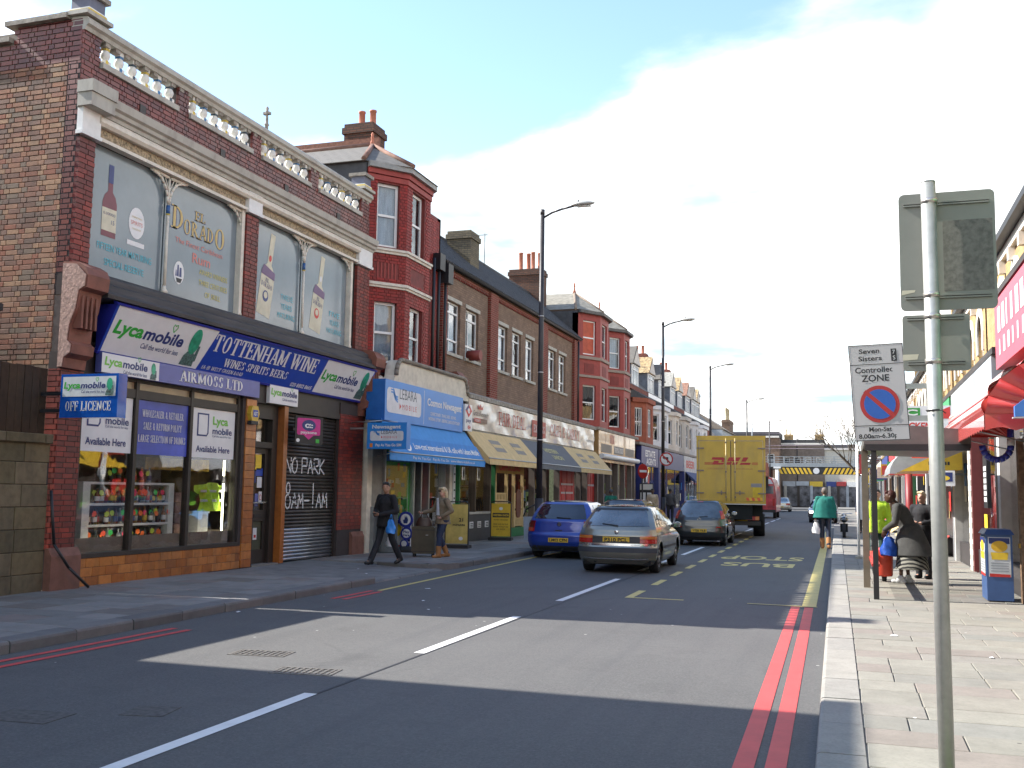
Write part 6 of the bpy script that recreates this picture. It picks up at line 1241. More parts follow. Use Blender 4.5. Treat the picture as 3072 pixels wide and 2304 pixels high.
for k in range(nb):                                     # bellied panels between hoops
    a0, a1 = math.pi/2*k/nb, math.pi/2*(k+1)/nb; b = MB()
    b.grid(lambda s, t: tuple(Vector(cpt(a0+(a1-a0)*t, 13.7+5.3*s))+Vector((-.05*math.sin(math.pi*t)*math.cos((a0+a1)/2), 0, .05*math.sin(math.pi*t)*math.sin((a0+a1)/2)))), 1, 6); b.build('canopy_panel', CAN, C1)
    for y in (13.7, 19.0):
        q = MB(); P_, Q_ = Vector(cpt(a0, y)), Vector(cpt(a1, y)); c_ = Vector((2.57, y, ZC)); s_ = -1 if y < 16 else 1
        q.grid(lambda s, t: tuple((P_*(1-t)+Q_*t)*(1-s)+c_*s+Vector((0, s_*.06*math.sin(math.pi*t)*(1-s), 0))), 6, 6); q.build('end_panel', CAN, C1)
for a in [math.pi/2*k/nb for k in range(nb+1)]: MB().cyl(cpt(a, 13.7), cpt(a, 19.0), .014, .014, 6).build('hoop_bar', M('canopy_seam', (.25, .015, .015), .4), C1)
b = MB(); b.grid(lambda s, t: (2.57-RC-.01, 13.7+5.3*s, ZC-.20*t+(.03*abs(math.sin(s*60)) if t > .9 else 0)), 200, 2); b.build('fringe', CAN, C1)
b = MB(); b.grid(lambda s, t: (2.57-RC*(1-s), 13.69, ZC-.2*t+(.04*abs(math.sin(s*9)) if t > .9 else 0)), 40, 2); b.build('fringe', CAN, C1)
for y in (14.0, 16.4, 18.6): MB().tube([(2.5, y, 2.5), (1.62, y, ZC)], .012, 5).build('stay', ALU, C1)
t = thing('blue_panel_sign', 'blue sign panel jutting out beside the red canopy at the right edge', 'sign', (2.1, 13.2, 3)); f_ = Fr((1.83, 13.0, 0), X); MB().ext(f_, [(0, 2.64), (.7, 2.66), (.7, 3.32), (0, 2.76)], -.08, 0).build('panel', M('panel_blue', (.06, .20, .55), .4), t); MB().ext(f_, [(-.02, 2.62), (.7, 2.635), (.7, 2.655), (-.02, 2.635)], -.09, .01).build('edge', M('panel_edge', (.5, .5, .5), .4), t)
t = thing('swan_neck_lamp', 'blue and white curved bracket hanging below the red canopy', 'bracket', (2.2, 18.2, 2.3)); MB().tube([(2.35, 17.2, 2.75), (2.35, 17.2, 2.5)]+[(2.15+.2*math.cos(RD(a)), 17.2, 2.5-.22*math.sin(RD(a))) for a in range(0, 200, 20)], .05, 8).build('tube', M('tube_blue', (.04, .06, .4), .3), t); MB().cyl((2.35, 17.2, 2.5), (2.35, 17.2, 2.62), .055, .055, 8).build('joint', WHITE, t)
# nearer shopfront pieces on the right
t = thing('brick_pier', 'striped white brick pier between the right-hand shops', 'pier', (2.5, 24.4, 0)); b = MB()
for k in range(27): bx(t, 'brick_course', ARCH if k % 2 else STONE, g_, -24.75, -24.25, .12+k*.115, .12+k*.115+.11, -.3, .06)
t = thing('sticker_board', 'dark board with a column of white square stickers by the right shop door', 'notice board', (2.5, 21.8, 1.7)); bx(t, 'board', BLACK, g_, -22.1, -21.5, 1.5, 2.6, -.02, .05)
for k in range(6): flat(t, 'sticker', WHITE, g_, [(-22.0, 1.62+k*.12), (-21.6, 1.62+k*.12), (-21.6, 1.71+k*.12), (-22.0, 1.71+k*.12)], .054)
t = thing('shop_door_post', 'weathered steel door post with padlock at the right edge of the picture', 'door post', (2.46, 17.1, .12)); bx(t, 'post', M('rusty_steel', (.20, .13, .08), .7, .3, var=.5, scale=12, bump=.3), Fr((2.46, 0, 0), -Y), -17.3, -17.1, .12, 2.6, -.05, .03); MB().box(2.40, 2.43, 17.15, 17.22, .95, 1.02).build('padlock', M('brass', (.5, .34, .1), .3, 1.), t, False)
# newspaper bin
NB = thing('newspaper_bin', 'blue free newspaper bin with yellow posters against the right shop', 'newspaper bin', (2.16, 17.65, .12))
NBM = M('bin_blue', (.05, .11, .27), .45, var=.12, dirt=.15); FN_ = Fr((1.97, 17.34, .0), X); FL_ = Fr((1.965, 0, 0), -Y)
MB().box(1.97, 2.34, 17.34, 18.0, .14, 1.14).build('body', NBM, NB, False); b = MB(); b.prism([(1.94, 17.3, 1.14), (2.37, 17.3, 1.14), (2.37, 18.04, 1.14), (1.94, 18.04, 1.14)], [(1.99, 17.36, 1.22), (2.32, 17.36, 1.22), (2.32, 17.98, 1.22), (1.99, 17.98, 1.22)]); b.build('lid', NBM, NB, False); MB().box(2.0, 2.31, 17.37, 17.97, .11, .14).build('base', BLACK, NB, False)
for f_, u0, u1 in ((FN_, .03, .34), (FL_, -17.95, -17.40)):
    flat(NB, 'poster', M('poster_pale', (.62, .66, .68), .4), f_, [(u0, .5), (u1, .5), (u1, 1.1), (u0, 1.1)], .006); um_ = (u0+u1)/2; w_ = (u1-u0)/2
    flat(NB, 'poster_print', NAVY, f_, [(u0+.01, 1.0), (u1-.01, 1.0), (u1-.01, 1.09), (u0+.01, 1.09)], .008); flat(NB, 'poster_print', M('poster_gold', (.70, .42, .03), .5), f_, ell(um_, .96, w_*.75, .085), .010); flat(NB, 'poster_print', YELLOW, f_, [(u0+w_*.3, .76), (u1-w_*.3, .76), (u1-w_*.2, .87), (u0+w_*.2, .87)], .010); flat(NB, 'poster_print', RED, f_, [(u0+.01, .5), (u1-.01, .5), (u1-.01, .54), (u0+.01, .55)], .008)
    for k in range(4): flat(NB, 'poster_print', M('poster_lines', (.35, .38, .42), .5), f_, [(u0+w_*.2, .58+k*.04), (u1-w_*.2, .58+k*.04), (u1-w_*.2, .595+k*.04), (u0+w_*.2, .595+k*.04)], .008)
# chicken shop projecting signs, canopies further down
S8 = thing('chicken_shop_sign', 'white and red box sign reading CHICKEN with a green panel, over the bus shelter', 'shop sign', (1.9, 26, 3.2)); f_ = Fr((1.0, 26, 0), X)
bx(S8, 'box', WHITE, f_, 0, 1.3, 3.24, 3.85, -.3, 0); flat(S8, 'green_panel', PG, f_, [(.05, 3.60), (.62, 3.60), (.62, 3.80), (.05, 3.80)], .004); txt(S8, 'FC', WHITE, f_, .34, 3.63, .13, .45, .007, bold=.04); flat(S8, 'red_wedge', RED, f_, [(.62, 3.54), (1.28, 3.54), (1.28, 3.83)], .004); txt(S8, 'CHICKEN', RED, f_, .45, 3.29, .16, .84, .005, bold=.03, shear=.15); bx(S8, 'bracket', BLACK, f_, 1.3, 1.6, 3.5, 3.56, -.2, -.12)
t = thing('yellow_canopy', 'wedge shaped yellow canopy with black lettering beyond the bus shelter', 'awning', (1.9, 27, 2.3)); CYY = M('canopy_yellow', (.72, .44, .03), .45)
b = MB(); b.prism([(2.55, 26.4, 2.35), (2.55, 26.4, 3.0), (1.15, 26.4, 2.3)], [(2.55, 30, 2.35), (2.55, 30, 3.0), (1.15, 30, 2.3)]); b.build('canvas', CYY, t, False); [flat(t, 'lettering', BLACK, Fr((1.9, 26.4, 0), X), [(-.1+k*.07, 2.46), (-.05+k*.07, 2.46), (-.05+k*.07, 2.54), (-.1+k*.07, 2.54)], .01) for k in range(7)]
t = thing('silver_canopy', 'round silver grey Dutch canopy behind the yellow one', 'awning', (2.0, 32, 2.4)); b = MB(); b.grid(lambda s, q: (2.6-1.5*math.cos(math.pi/2*q), 31.5+5*s, 2.35+.95*math.sin(math.pi/2*q)), 2, 8); b.build('canopy', M('canopy_silver', (.40, .41, .42), .3, coat=.3), t); b = MB(); b.poly([(2.6, 31.5, 2.35)]+[(2.6-1.5*math.cos(math.pi/2*q/8), 31.5, 2.35+.95*math.sin(math.pi/2*q/8)) for q in range(9)]); b.build('end_panel', M('canopy_silver', (.40, .41, .42)), t)
CRIM = M('crimson_paint', (.24, .02, .02), .5)
t = thing('red_shop_column', 'dark red painted column of a shop beyond the bus shelter', 'column', (1.9, 31, .12)); MB().cyl((1.6, 31.3, .12), (1.6, 31.3, 2.35), .1, .1, 10).build('shaft', CRIM, t); MB().box(1.46, 1.74, 31.16, 31.44, .1, .2).build('base', CRIM, t, False)
t = thing('red_parasol_awning', 'small scalloped red awning further along the right pavement', 'awning', (1.4, 38, 2.4)); b = MB(); b.prism([(2.55, 38, 2.4), (2.55, 38, 2.8), (1.1, 38, 2.45)], [(2.55, 41, 2.4), (2.55, 41, 2.8), (1.1, 41, 2.45)]); b.build('canvas', CAN, t, False)
t = thing('window_sign', 'white framed sign with a gold and navy picture hanging by the right shops', 'sign', (1.9, 25, 2)); f_ = Fr((1.72, 25.2, 0), X); bx(t, 'board', WHITE, f_, 0, .55, 1.95, 2.3, -.03, 0); flat(t, 'print', NAVY, f_, [(.1, 2.05), (.5, 2.05), (.5, 2.26), (.1, 2.26)], .004); flat(t, 'print', YELLOW, f_, ell(.3, 2.13, .14, .06), .006); bx(t, 'bracket', BLACK, f_, .55, .8, 2.2, 2.24, -.03, 0)

# ================================================================ bus shelter
DG = M('shelter_dark', (.028, .028, .03), .4, .4); DG2 = M('shelter_roof', (.13, .125, .115), .45, .2, var=.15); BRZ = M('bronze_post', (.20, .165, .12), .45, .5, var=.15)
SH_ = thing('bus_shelter', 'dark framed bus shelter with curved grey roof on the right pavement', 'bus shelter', (.8, 19, .12))
for x, y in ((.36, 16.9), (.30, 20.9), (1.55, 16.95), (1.5, 20.9)): 
    if x < 1: MB().box(x-.04, x+.04, y-.05, y+.05, .12, 2.5).build('post', DG, SH_, False)
MB().box(.20, .31, 19.0, 19.12, .12, 2.5).build('timetable_post', BRZ, SH_, False)
b = MB(); b.prism([(.22, 16.8, 2.50), (1.75, 16.8, 2.44), (1.75, 16.8, 2.72), (.5, 16.8, 2.82), (.22, 16.8, 2.66)], [(.22, 21.2, 2.50), (1.75, 21.2, 2.44), (1.75, 21.2, 2.72), (.5, 21.2, 2.82), (.22, 21.2, 2.66)]); b.build('roof', DG2, SH_)
MB().box(.24, 1.74, 16.78, 16.80, 2.40, 2.50).build('roof_fascia', DG, SH_, False)
for y in (16.9, 18.25, 19.6, 20.9): MB().cyl((.36, y, 2.3), (.36, y, 2.34), .05, .05, 10).build('clamp', ALU, SH_)
for a, c in ((17.0, 18.2), (18.3, 19.5), (19.7, 20.8)): MB().box(.355, .365, a, c, .35, 2.2).build('glass_panel', GLASS, SH_, False)
MB().box(.30, .42, 16.9, 20.9, .62, .66).build('lean_rail', M('rail_red', (.5, .04, .03), .5), SH_, False)
t = thing('bus_stop_pole', 'white bus stop pole with a grey flag panel beyond the shelter', 'bus stop', (.19, 27.6, .12)); MB().cyl((.19, 27.6, .12), (.19, 27.6, 3.0), .036, .036, 10).build('pole', WHITEP, t); MB().box(.235, .40, 27.57, 27.63, 1.1, 2.2).build('timetable_case', M('case_grey', (.45, .48, .52), .4), t, False); MB().box(.235, .45, 27.575, 27.625, 2.25, 2.75).build('flag', M('flag_red', (.5, .04, .05), .4), t, False); MB().box(.1, .28, 27.5, 27.7, .1, .18).build('base', STONE, t, False)
t = thing('litter_bin', 'bright red litter bin on a post inside the bus shelter', 'litter bin', (.58, 20.5, .12)); BR = M('bin_red', (.62, .06, .03), .4); MB().lathe((.58, 20.5, .22), [(.14, 0), (.155, .03), (.165, .45), (.17, .50), (.15, .52), (.12, .48)], 14).build('body', BR, t); MB().cyl((.58, 20.5, .12), (.58, 20.5, .24), .04, .05, 8).build('foot', BLACK, t)

# ================================================================ near sign pole
GB = M('sign_back_grey', (.235, .24, .21), .55, .3, var=.06, dirt=.1); GALV = M('galvanised_pole', (.40, .41, .39), .45, .5, var=.12, scale=14); BANDM = M('steel_band', (.55, .52, .48), .35, .8); SCR = M('scratched_patch', (.155, .15, .13), .7, var=.3, scale=40)
SP = thing('sign_pole', 'galvanised pole carrying two road signs seen from behind', 'sign pole', (.46, 6, .12))
MB().cyl((.46, 6, .1), (.445, 6, 3.45), .040, .040, 20).build('pole', GALV, SP); MB().cyl((.445, 6, 3.445), (.445, 6, 3.455), .041, .038, 20).build('pole_cap', GALV, SP)
fs = Fr((0, 6.06, 0), X)
def signback(u0, u1, v0, v1, rails, r=.03):
    o = MB().ext(fs, rrect(u0, u1, v0, v1, r), -.012, 0).build('sign_plate', GB, SP)
    for v in rails:
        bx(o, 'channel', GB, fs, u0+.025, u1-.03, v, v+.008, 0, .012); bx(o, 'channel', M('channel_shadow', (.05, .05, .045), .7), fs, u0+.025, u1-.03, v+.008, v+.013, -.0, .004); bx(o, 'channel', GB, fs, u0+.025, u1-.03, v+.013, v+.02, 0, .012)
        MB().cyl((.449, 6, v-.004), (.449, 6, v+.024), .044, .044, 20).build('pole_band', BANDM, SP)
    return o
o = signback(.292, .79, 2.735, 3.405, (2.80, 3.33)); bx(o, 'scratched_patch', SCR, fs, .52, .775, 2.84, 3.24, 0, .002); flat(o, 'torn_sticker', LABEL, fs, [(.295, 2.825), (.365, 2.84), (.37, 2.853), (.30, 2.852)], .004)
o = signback(.297, .645, 2.395, 2.71, (2.43, 2.68), .02); flat(o, 'torn_sticker', LABEL, fs, [(.295, 2.455), (.37, 2.46), (.378, 2.49), (.295, 2.488)], .004)
b = MB(); b.cyl((.448, 6, 2.165), (.448, 6, 2.169), .0425, .0425, 16); b.build('cable_tie', BLACK, SP); MB().tube([(.40, 5.96, 2.168), (.47, 5.945, 2.172), (.5, 5.94, 2.15)], .003, 5).build('cable_tie_tail', BLACK, SP)
CZ = thing('parking_zone_sign', 'white parking sign reading Seven Sisters Controlled ZONE with a blue and red roundel', 'road sign', (.15, 6.1, 2)); tl = RD(-2.6)
fz = Fr((.02, 6.085, 2.0), (math.cos(tl), 0, -math.sin(tl)), (math.sin(tl), 0, math.cos(tl)))
fz = Fr((.035, 6.075, 2.005), Vector((1, 0, .035)), Vector((-.055, 0, 1)))
bx(CZ, 'plate', M('sign_white', (.50, .475, .47), .45, var=.04), fz, 0, .29, 0, .545, -.012, 0); BK = BLACK
for a, c, e, g2 in ((0, .29, 0, .004), (0, .29, .541, .545), (0, .004, .004, .541), (.286, .29, .004, .541), (.004, .286, .083, .087), (.004, .286, .43, .434)): flat(CZ, 'border', BK, fz, [(a, e), (c, e), (c, g2), (a, g2)], .001)
txt(CZ, 'Seven', BK, fz, .055, .495, .026, .11, .002, al='L', bold=.02); txt(CZ, 'Sisters', BK, fz, .05, .453, .026, .125, .002, al='L', bold=.02); flat(CZ, 'code_box', BK, fz, [(.225, .445), (.255, .445), (.255, .515), (.225, .515)], .0012); txt(CZ, '7', WHITE, fz, .24, .486, .022, None, .003); txt(CZ, 'S', WHITE, fz, .24, .453, .022, None, .003)
txt(CZ, 'Controlled', BK, fz, .130, .385, .031, .205, .002, bold=.02); txt(CZ, 'ZONE', BK, fz, .132, .335, .036, .148, .002, bold=.02)
SRED = M('sign_red', (.42, .02, .02), .4); SBLU = M('sign_roundel_blue', (.015, .10, .42), .4)
flat(CZ, 'roundel', SRED, fz, ell(.145, .205, .105, .105, 40), .002); flat(CZ, 'roundel', SBLU, fz, ell(.145, .205, .084, .084, 40), .003); q = .074; w_ = .0135
flat(CZ, 'roundel', SRED, fz, [(.145-q+w_*.7-.004, .205+q+w_*.7), (.145-q-w_*.7, .205+q-w_*.7+.004), (.145+q-w_*.7, .205-q-w_*.7), (.145+q+w_*.7, .205-q+w_*.7)], .004)
txt(CZ, 'Mon-Sat', BK, fz, .138, .052, .024, .12, .002, bold=.025); txt(CZ, '8.00am-6.30pm', BK, fz, .138, .014, .024, .235, .002, bold=.025)
MB().box(.29, .42, 6.09, 6.10, 2.12, 2.15).build('bracket', GALV, CZ, False); MB().box(.29, .42, 6.09, 6.10, 2.30, 2.33).build('bracket', GALV, CZ, False)

# ================================================================ bridge and what lies beyond
YBR = 122.; BG = M('bridge_grey', (.30, .33, .35), .6, .2, var=.15); 
BR_ = thing('railway_bridge', 'grey railway bridge over the road with a yellow and black striped beam', 'bridge', (-4, YBR, 0)); fb_ = Fr((0, YBR, 0), X)
bx(BR_, 'deck_girder', BG, fb_, -8.9, 8, 4.9, 5.35, -7, 0); bx(BR_, 'soffit', BLACK, fb_, -8.9, 8, 4.7, 4.9, -7, -.2); bx(BR_, 'warning_beam', M('beam_black', (.02, .02, .02), .6), fb_, -7.6, 6, 4.05, 4.8, -.1, .35)
for i in range(30):
    u = -7.5+i*.46; s_ = -1 if u < -3.6 else 1
    if abs(u+3.6) > .3: flat(BR_, 'yellow_stripe', M('beam_yellow', (.75, .48, .04), .5), fb_, [(u, 4.08), (u+.27, 4.08), (u+.27+.35*s_, 4.78), (u+.35*s_, 4.78)], .355)
flat(BR_, 'height_plate', WHITE, fb_, ell(-3.6, 4.45, .35, .35), .36)
for x in (-7.9, 1.3): MB().cyl((x, YBR-.5, .1), (x, YBR-.5, 4.9), .22, .22, 10).build('column', WHITEP, BR_); MB().box(x-.4, x+.4, YBR-.9, YBR-.1, 4.7, 4.9).build('column_head', WHITEP, BR_, False)
for v in (5.5, 5.75, 6.05): bx(BR_, 'rail', BG, fb_, -9.5, 8, v, v+.06, -.2, -.12)
for i in range(16): bx(BR_, 'rail_post', BG, fb_, -9.4+i*1.1, -9.3+i*1.1, 5.35, 6.1, -.22, -.1)
for s_ in (-1, 1): MB().box(*((-12.5, -8.9) if s_ < 0 else (3.5, 8)), YBR, YBR+7, 0, 5.3).build('abutment', RBW, BR_, False)
MB().box(-40, -12.5, YBR, YBR+7, 0, 5.0).build('embankment', M('embankment', (.09, .10, .05), .9, var=.4), BR_, False); MB().box(8, 40, YBR, YBR+7, 0, 5.0).build('embankment', M('embankment', (.09, .10, .05)), BR_, False)
for k, (z, dz) in enumerate(((10.3, -.9), (9.2, -.6), (7.6, -.2), (7.3, -.2))):
    t = thing('overhead_wire', f'thin railway overhead wire above the bridge, {ORD[k]} from the top', 'wire', (0, YBR+1.5+k, z)); b = MB(); b.tube([(-30+6*i, YBR+1.5+k, z+dz*i/8) for i in range(10)], .022, 5); b.build('wire', M('wire_grey', (.25, .2, .25), .6), t)
t = thing('catenary_mast', 'slender railway mast beside the bridge', 'mast', (-11, YBR+3, 5)); MB().cyl((-11, YBR+3, 5), (-11, YBR+3, 10.6), .08, .06, 6).build('mast', BG, t); MB().cyl((-12.3, YBR+3, 10.2), (-9.7, YBR+3, 10.2), .04, .04, 5).build('cross_arm', BG, t)
def farhouse(lab, x0, x1, y, z, mat, nwin, zw, roofz=.0, chim=()):
    t = thing('shop_building', lab, 'building', (x0, y, 0)); f_ = Fr((0, y, 0), X)
    hs = []
    for r_ in range(len(zw)):
        for j in range(nwin): u = x0+(x1-x0)*(j+.5)/nwin; hs.append((u-.45, u+.45, zw[r_], zw[r_]+1.7))
    wall(t, 'front_wall', mat, f_, x0, x1, 0, z, hs, 0, .15)
    for h in hs: sash(t, f_, *h, n=-.1, fw=.09)
    bx(t, 'cornice', ARCH, f_, x0, x1, z-.25, z, 0, .25); MB().box(x0, x1, y+.3, y+8, z-.2, z+roofz).build('roof', SLATED, t, False); MB().box(x0, x1, y+.25, y+8, 0, z-.3).build('body', mat, t, False)
    for cx_ in chim: chimney(t, cx_, cx_+1.2, y+1, y+2, z-.5, z+1.3, YB, [(cx_+.3, y+1.5), (cx_+.8, y+1.5)], M('pale_pot', (.5, .42, .26)), .8)
    f2 = Fr((0, y-.6, 0), X); [bx(t, 'shop_fascia', rnd.choice(RFAS), f2, x0+.2+(x1-x0-.4)*k/3, x0+.1+(x1-x0-.4)*(k+1)/3, 2.9+.1*(k % 2), 3.6, -.6, 0) for k in range(3)]; bx(t, 'shop_front', M('far_shop', (.10, .10, .11), .4, var=.9, scale=1.5), f2, x0+.2, x1-.2, .1, 3.0, -.5, -.1)
    for k in range(3): u = x0+.4+(x1-x0-1.5)*k/2.5; bx(t, 'shop_pilaster', (STONE, DARKW, RFAS[0])[k], f2, u, u+.35, .1, 3.0, -.3, .05)
    return t
DKB = Mwallbrick('soot_brick', (.26, .20, .16), (.21, .165, .135), (.18, .16, .14))
farhouse('dark brick terrace with white arched windows beyond the bridge', -9.2, -3.3, 150, 9.0, DKB, 4, (5.3,), .5, (-8.8, -4.6)); farhouse('pale stone fronted house beyond the bridge', -3.3, 1.2, 150.2, 8.3, M('pale_stone', (.50, .48, .42), .8), 2, (5.0,), .5)
farhouse('red brick shop beyond the bridge with a crimson fascia', 1.2, 9, 152, 7.2, RBW, 3, (4.6,), .8, (4,)); farhouse('brown brick corner building left of the bridge', -16, -9.2, 146, 9.8, BB, 3, (5.6,), .6); farhouse('low brick shops at the end of the street beyond the bridge', 9, 18, 155, 6.8, BB, 4, (4.4,), .8, (11,))
# distant rows so that the street does not end in nothing
for k, (x0, x1, y, z) in enumerate(((-34, -16, 150, 9), (18, 40, 150, 8.5), (-60, -34, 160, 9.5), (40, 70, 158, 9))): farhouse(('plain brick row far off to the left', 'plain brick row far off to the right', 'farthest brick row on the left skyline', 'farthest brick row on the right skyline')[k], x0, x1, y, z, (BB, DKB)[k % 2], 6, (5.0,), 1.2)

# ================================================================ vehicles
TYRE = M('tyre', (.018, .018, .019), .85, bump=.3, bscale=60); RIM = M('alloy_rim', (.36, .36, .37), .35, .8); UNDER = M('underbody', (.010, .012, .012), .9); CGL = M('car_glass', (.055, .072, .085), .05, var=.5, scale=3, coat=1., spec=1.)
LRED = M('lamp_red', (.42, .015, .012), .15, coat=.8); LAMB = M('lamp_amber', (.55, .16, .03), .15, coat=.8); LWHT = M('lamp_clear', (.6, .6, .6), .1, coat=.8); TRIM = M('black_trim', (.022, .022, .024), .5); PLY = M('plate_yellow', (.72, .46, .04), .35); PLW = M('plate_white', (.7, .7, .68), .35); CHR = M('chrome_trim', (.62, .62, .62), .15, .9)
def lerpt(tab, x):
    if x <= tab[0][0]: return tab[0][1]
    for (a, p), (c, q) in zip(tab, tab[1:]):
        if x <= c: t = (x-a)/(c-a); t = t*t*(3-2*t)*.5+t*.5; return p+(q-p)*t
    return tab[-1][1]
def carpaint(name, col, metal=.4): return M(name, col, .28, metal, var=.05, coat=1., dirt=.12, dirtcol=(.12, .11, .1), dscale=1.2)
class Car:
    """hatchback or saloon shell: rear and front panels follow profiles (setback by height), sides join them, with real wheel arches"""
    def __init__(s, name, label, loc, rotz, L, wt, rear, front, zt, paint, wheels, wr=.30, group=None, cat='car', zbelt=.93):
        s.L, s.wt, s.rear, s.front, s.zt, s.zb = L, wt, rear, front, zt, wt[0][0]; s.wy = wheels; s.wr = wr; s.zbelt = zbelt
        s.t = thing(name, label, cat, loc, group, rotz or 1e-6)
        s.zs = sorted({round(s.zb+(zt-s.zb)*i/26, 4) for i in range(27)}); b = MB()
        for sg in (-1, 1): b.grid(lambda u, v: s.side(sg, u, s.zb+(s.zt-s.zb)*v), 64, 26)
        b.grid(lambda u, v: s.rp(-1+2*u, s.zb+(s.zt-s.zb)*v), 20, 40); b.grid(lambda u, v: s.fp(-1+2*u, s.zb+(s.zt-s.zb)*v), 16, 60)
        b.grid(lambda u, v: s.roof(u, v), 12, 10)
        o = b.build('body', paint, s.t); s.body = o
        MB().box(-lerpt(wt, .3)*.88, lerpt(wt, .3)*.88, -L/2+.14, L/2-.14, s.zb-.02, s.zb+.12).build('underbody', UNDER, s.t, False)
        MB().box(-lerpt(wt, .5)*.70, lerpt(wt, .5)*.70, -L/2+.3, L/2-.3, s.zb+.1, .7).build('floor_pan', UNDER, s.t, False)
        for wy in wheels:
            for sg in (-1, 1):
                x = sg*(lerpt(wt, .5)-.035); a = Vector((sg, 0, 0))
                w = MB().lathe((x-sg*.18, wy, wr), [(wr*.6, 0), (wr*.96, .0), (wr, .025), (wr, .155), (wr*.96, .18), (wr*.66, .185), (wr*.62, .16)], 26, a).build('wheel', TYRE, s.t)
                MB().lathe((x-sg*.18, wy, wr), [(wr*.2, .15), (wr*.62, .16), (wr*.64, .178), (wr*.56, .172), (wr*.22, .166), (wr*.16, .185), (.0, .187)], 26, a).build('rim', RIM, w)
                for k in range(8): th = 2*math.pi*k/8; c_, s_ = math.cos(th), math.sin(th); q = Vector((x-sg*.18+sg*.176, wy+c_*wr*.42, wr+s_*wr*.42)); MB().cyl(q-a*.004, q+a*.004, wr*.085, wr*.085, 6).build('rim_slot', UNDER, w)
    def w(s, z): return lerpt(s.wt, z)
    def arch(s, y):
        z = s.zb
        for wy in s.wy:
            q = (s.wr+.065)**2-(y-wy)**2
            if q > 0: z = max(z, s.wr+math.sqrt(q))
        return z
    def yr(s, z): return -s.L/2+lerpt(s.rear, z)
    def yf(s, z): return s.L/2-lerpt(s.front, z)
    def rp(s, q, z, off=0.): return Vector((q*s.w(z)*(1+off*.4), s.yr(z)+.20*abs(q)**6+.02*q*q-off, z))
    def fp(s, q, z, off=0.): return Vector((q*s.w(z), s.yf(z)-.24*abs(q)**5-.05*q*q+off, z))
    def side(s, sg, u, z, off=0.):
        y0, y1 = s.yr(z)+.22, s.yf(z)-.29; y = y0+(y1-y0)*u; zz = max(z, s.arch(y))
        return Vector((sg*(s.w(zz)+off+.012*math.sin(math.pi*u)), y, zz))
    def sidey(s, sg, y, z, off=0.):
        y0, y1 = s.yr(z)+.22, s.yf(z)-.29; return s.side(sg, (y-y0)/(y1-y0), z, off)
    def roof(s, u, v):
        q = -1+2*v; z = s.zt; a, c = s.rp(q, z), s.fp(q, z); p = a*(1-u)+c*u; cr = 4*u*(1-u); return Vector((p.x*(1+.05*cr), p.y, z+.045*(1-q*q)*(.35+.65*cr)+.0*cr))
    def rear_patch(s, name, mat, q0, q1, z0, z1, off=.006, parent=None, nq=10, nz=6, zf=None):
        b = MB(); b.grid(lambda u, v: s.rp(q0+(q1-q0)*u, (z0+(z1-z0)*v) if zf is None else zf(q0+(q1-q0)*u, v), off), nq, nz)
        return b.build(name, mat, parent or s.t)
    def front_patch(s, name, mat, q0, q1, z0, z1, off=.006, nq=10, nz=8):
        b = MB(); b.grid(lambda u, v: s.fp(q0+(q1-q0)*u, z0+(z1-z0)*v, off), nq, nz); return b.build(name, mat, s.t)
    def side_patch(s, name, mat, sg, fy0, fy1, z0, z1, off=.006, n=8, m=6, parent=None):
        b = MB(); b.grid(lambda u, v: s.sidey(sg, fy0(z0+(z1-z0)*v)*(1-u)+fy1(z0+(z1-z0)*v)*u, z0+(z1-z0)*v, off), n, m); return b.build(name, mat, parent or s.t)
    def plate(s, text, z, w=.52, h=.11, mat=PLY, y=None):
        y = s.rp(0, z).y-.014 if y is None else y; f_ = Fr((0, y, z), X); o = bx(s.t, 'number_plate', mat, f_, -w/2, w/2, -h/2, h/2, -.012, 0)
        txt(o, text, BLACK, f_, 0, -h*.30, h*.62, w*.86, .003, bold=.03)
    def windows(s, z0, z1, ys, sg):
        """side glass panes between listed (front, back) limits; each limit is (y at belt, y at roof)"""
        for (a0, a1), (c0, c1) in ys: s.side_patch('side_window', CGL, sg, lambda z: a0+(a1-a0)*(z-z0)/(z1-z0), lambda z: c0+(c1-c0)*(z-z0)/(z1-z0), z0, z1, .007)
    def mirror(s, sg, y, z, mat):
        x = sg*(s.w(z)+.02); MB().ball((x+sg*.09, y, z+.05), (.095, .06, .07), 10, 8).build('door_mirror', mat, s.t); MB().box(min(x-sg*.06, x+sg*.05), max(x-sg*.06, x+sg*.05), y-.02, y+.03, z+.0, z+.05).build('mirror_arm', TRIM, s.t, False); MB().box(x+sg*.09-.07, x+sg*.09+.07, y-.062, y-.055, z+.0, z+.1).build('mirror_glass', CGL, s.t, False)
WT = [(.20, .76), (.30, .815), (.45, .842), (.60, .845), (.80, .835), (.93, .80), (1.05, .755), (1.20, .69), (1.33, .625), (1.40, .555)]
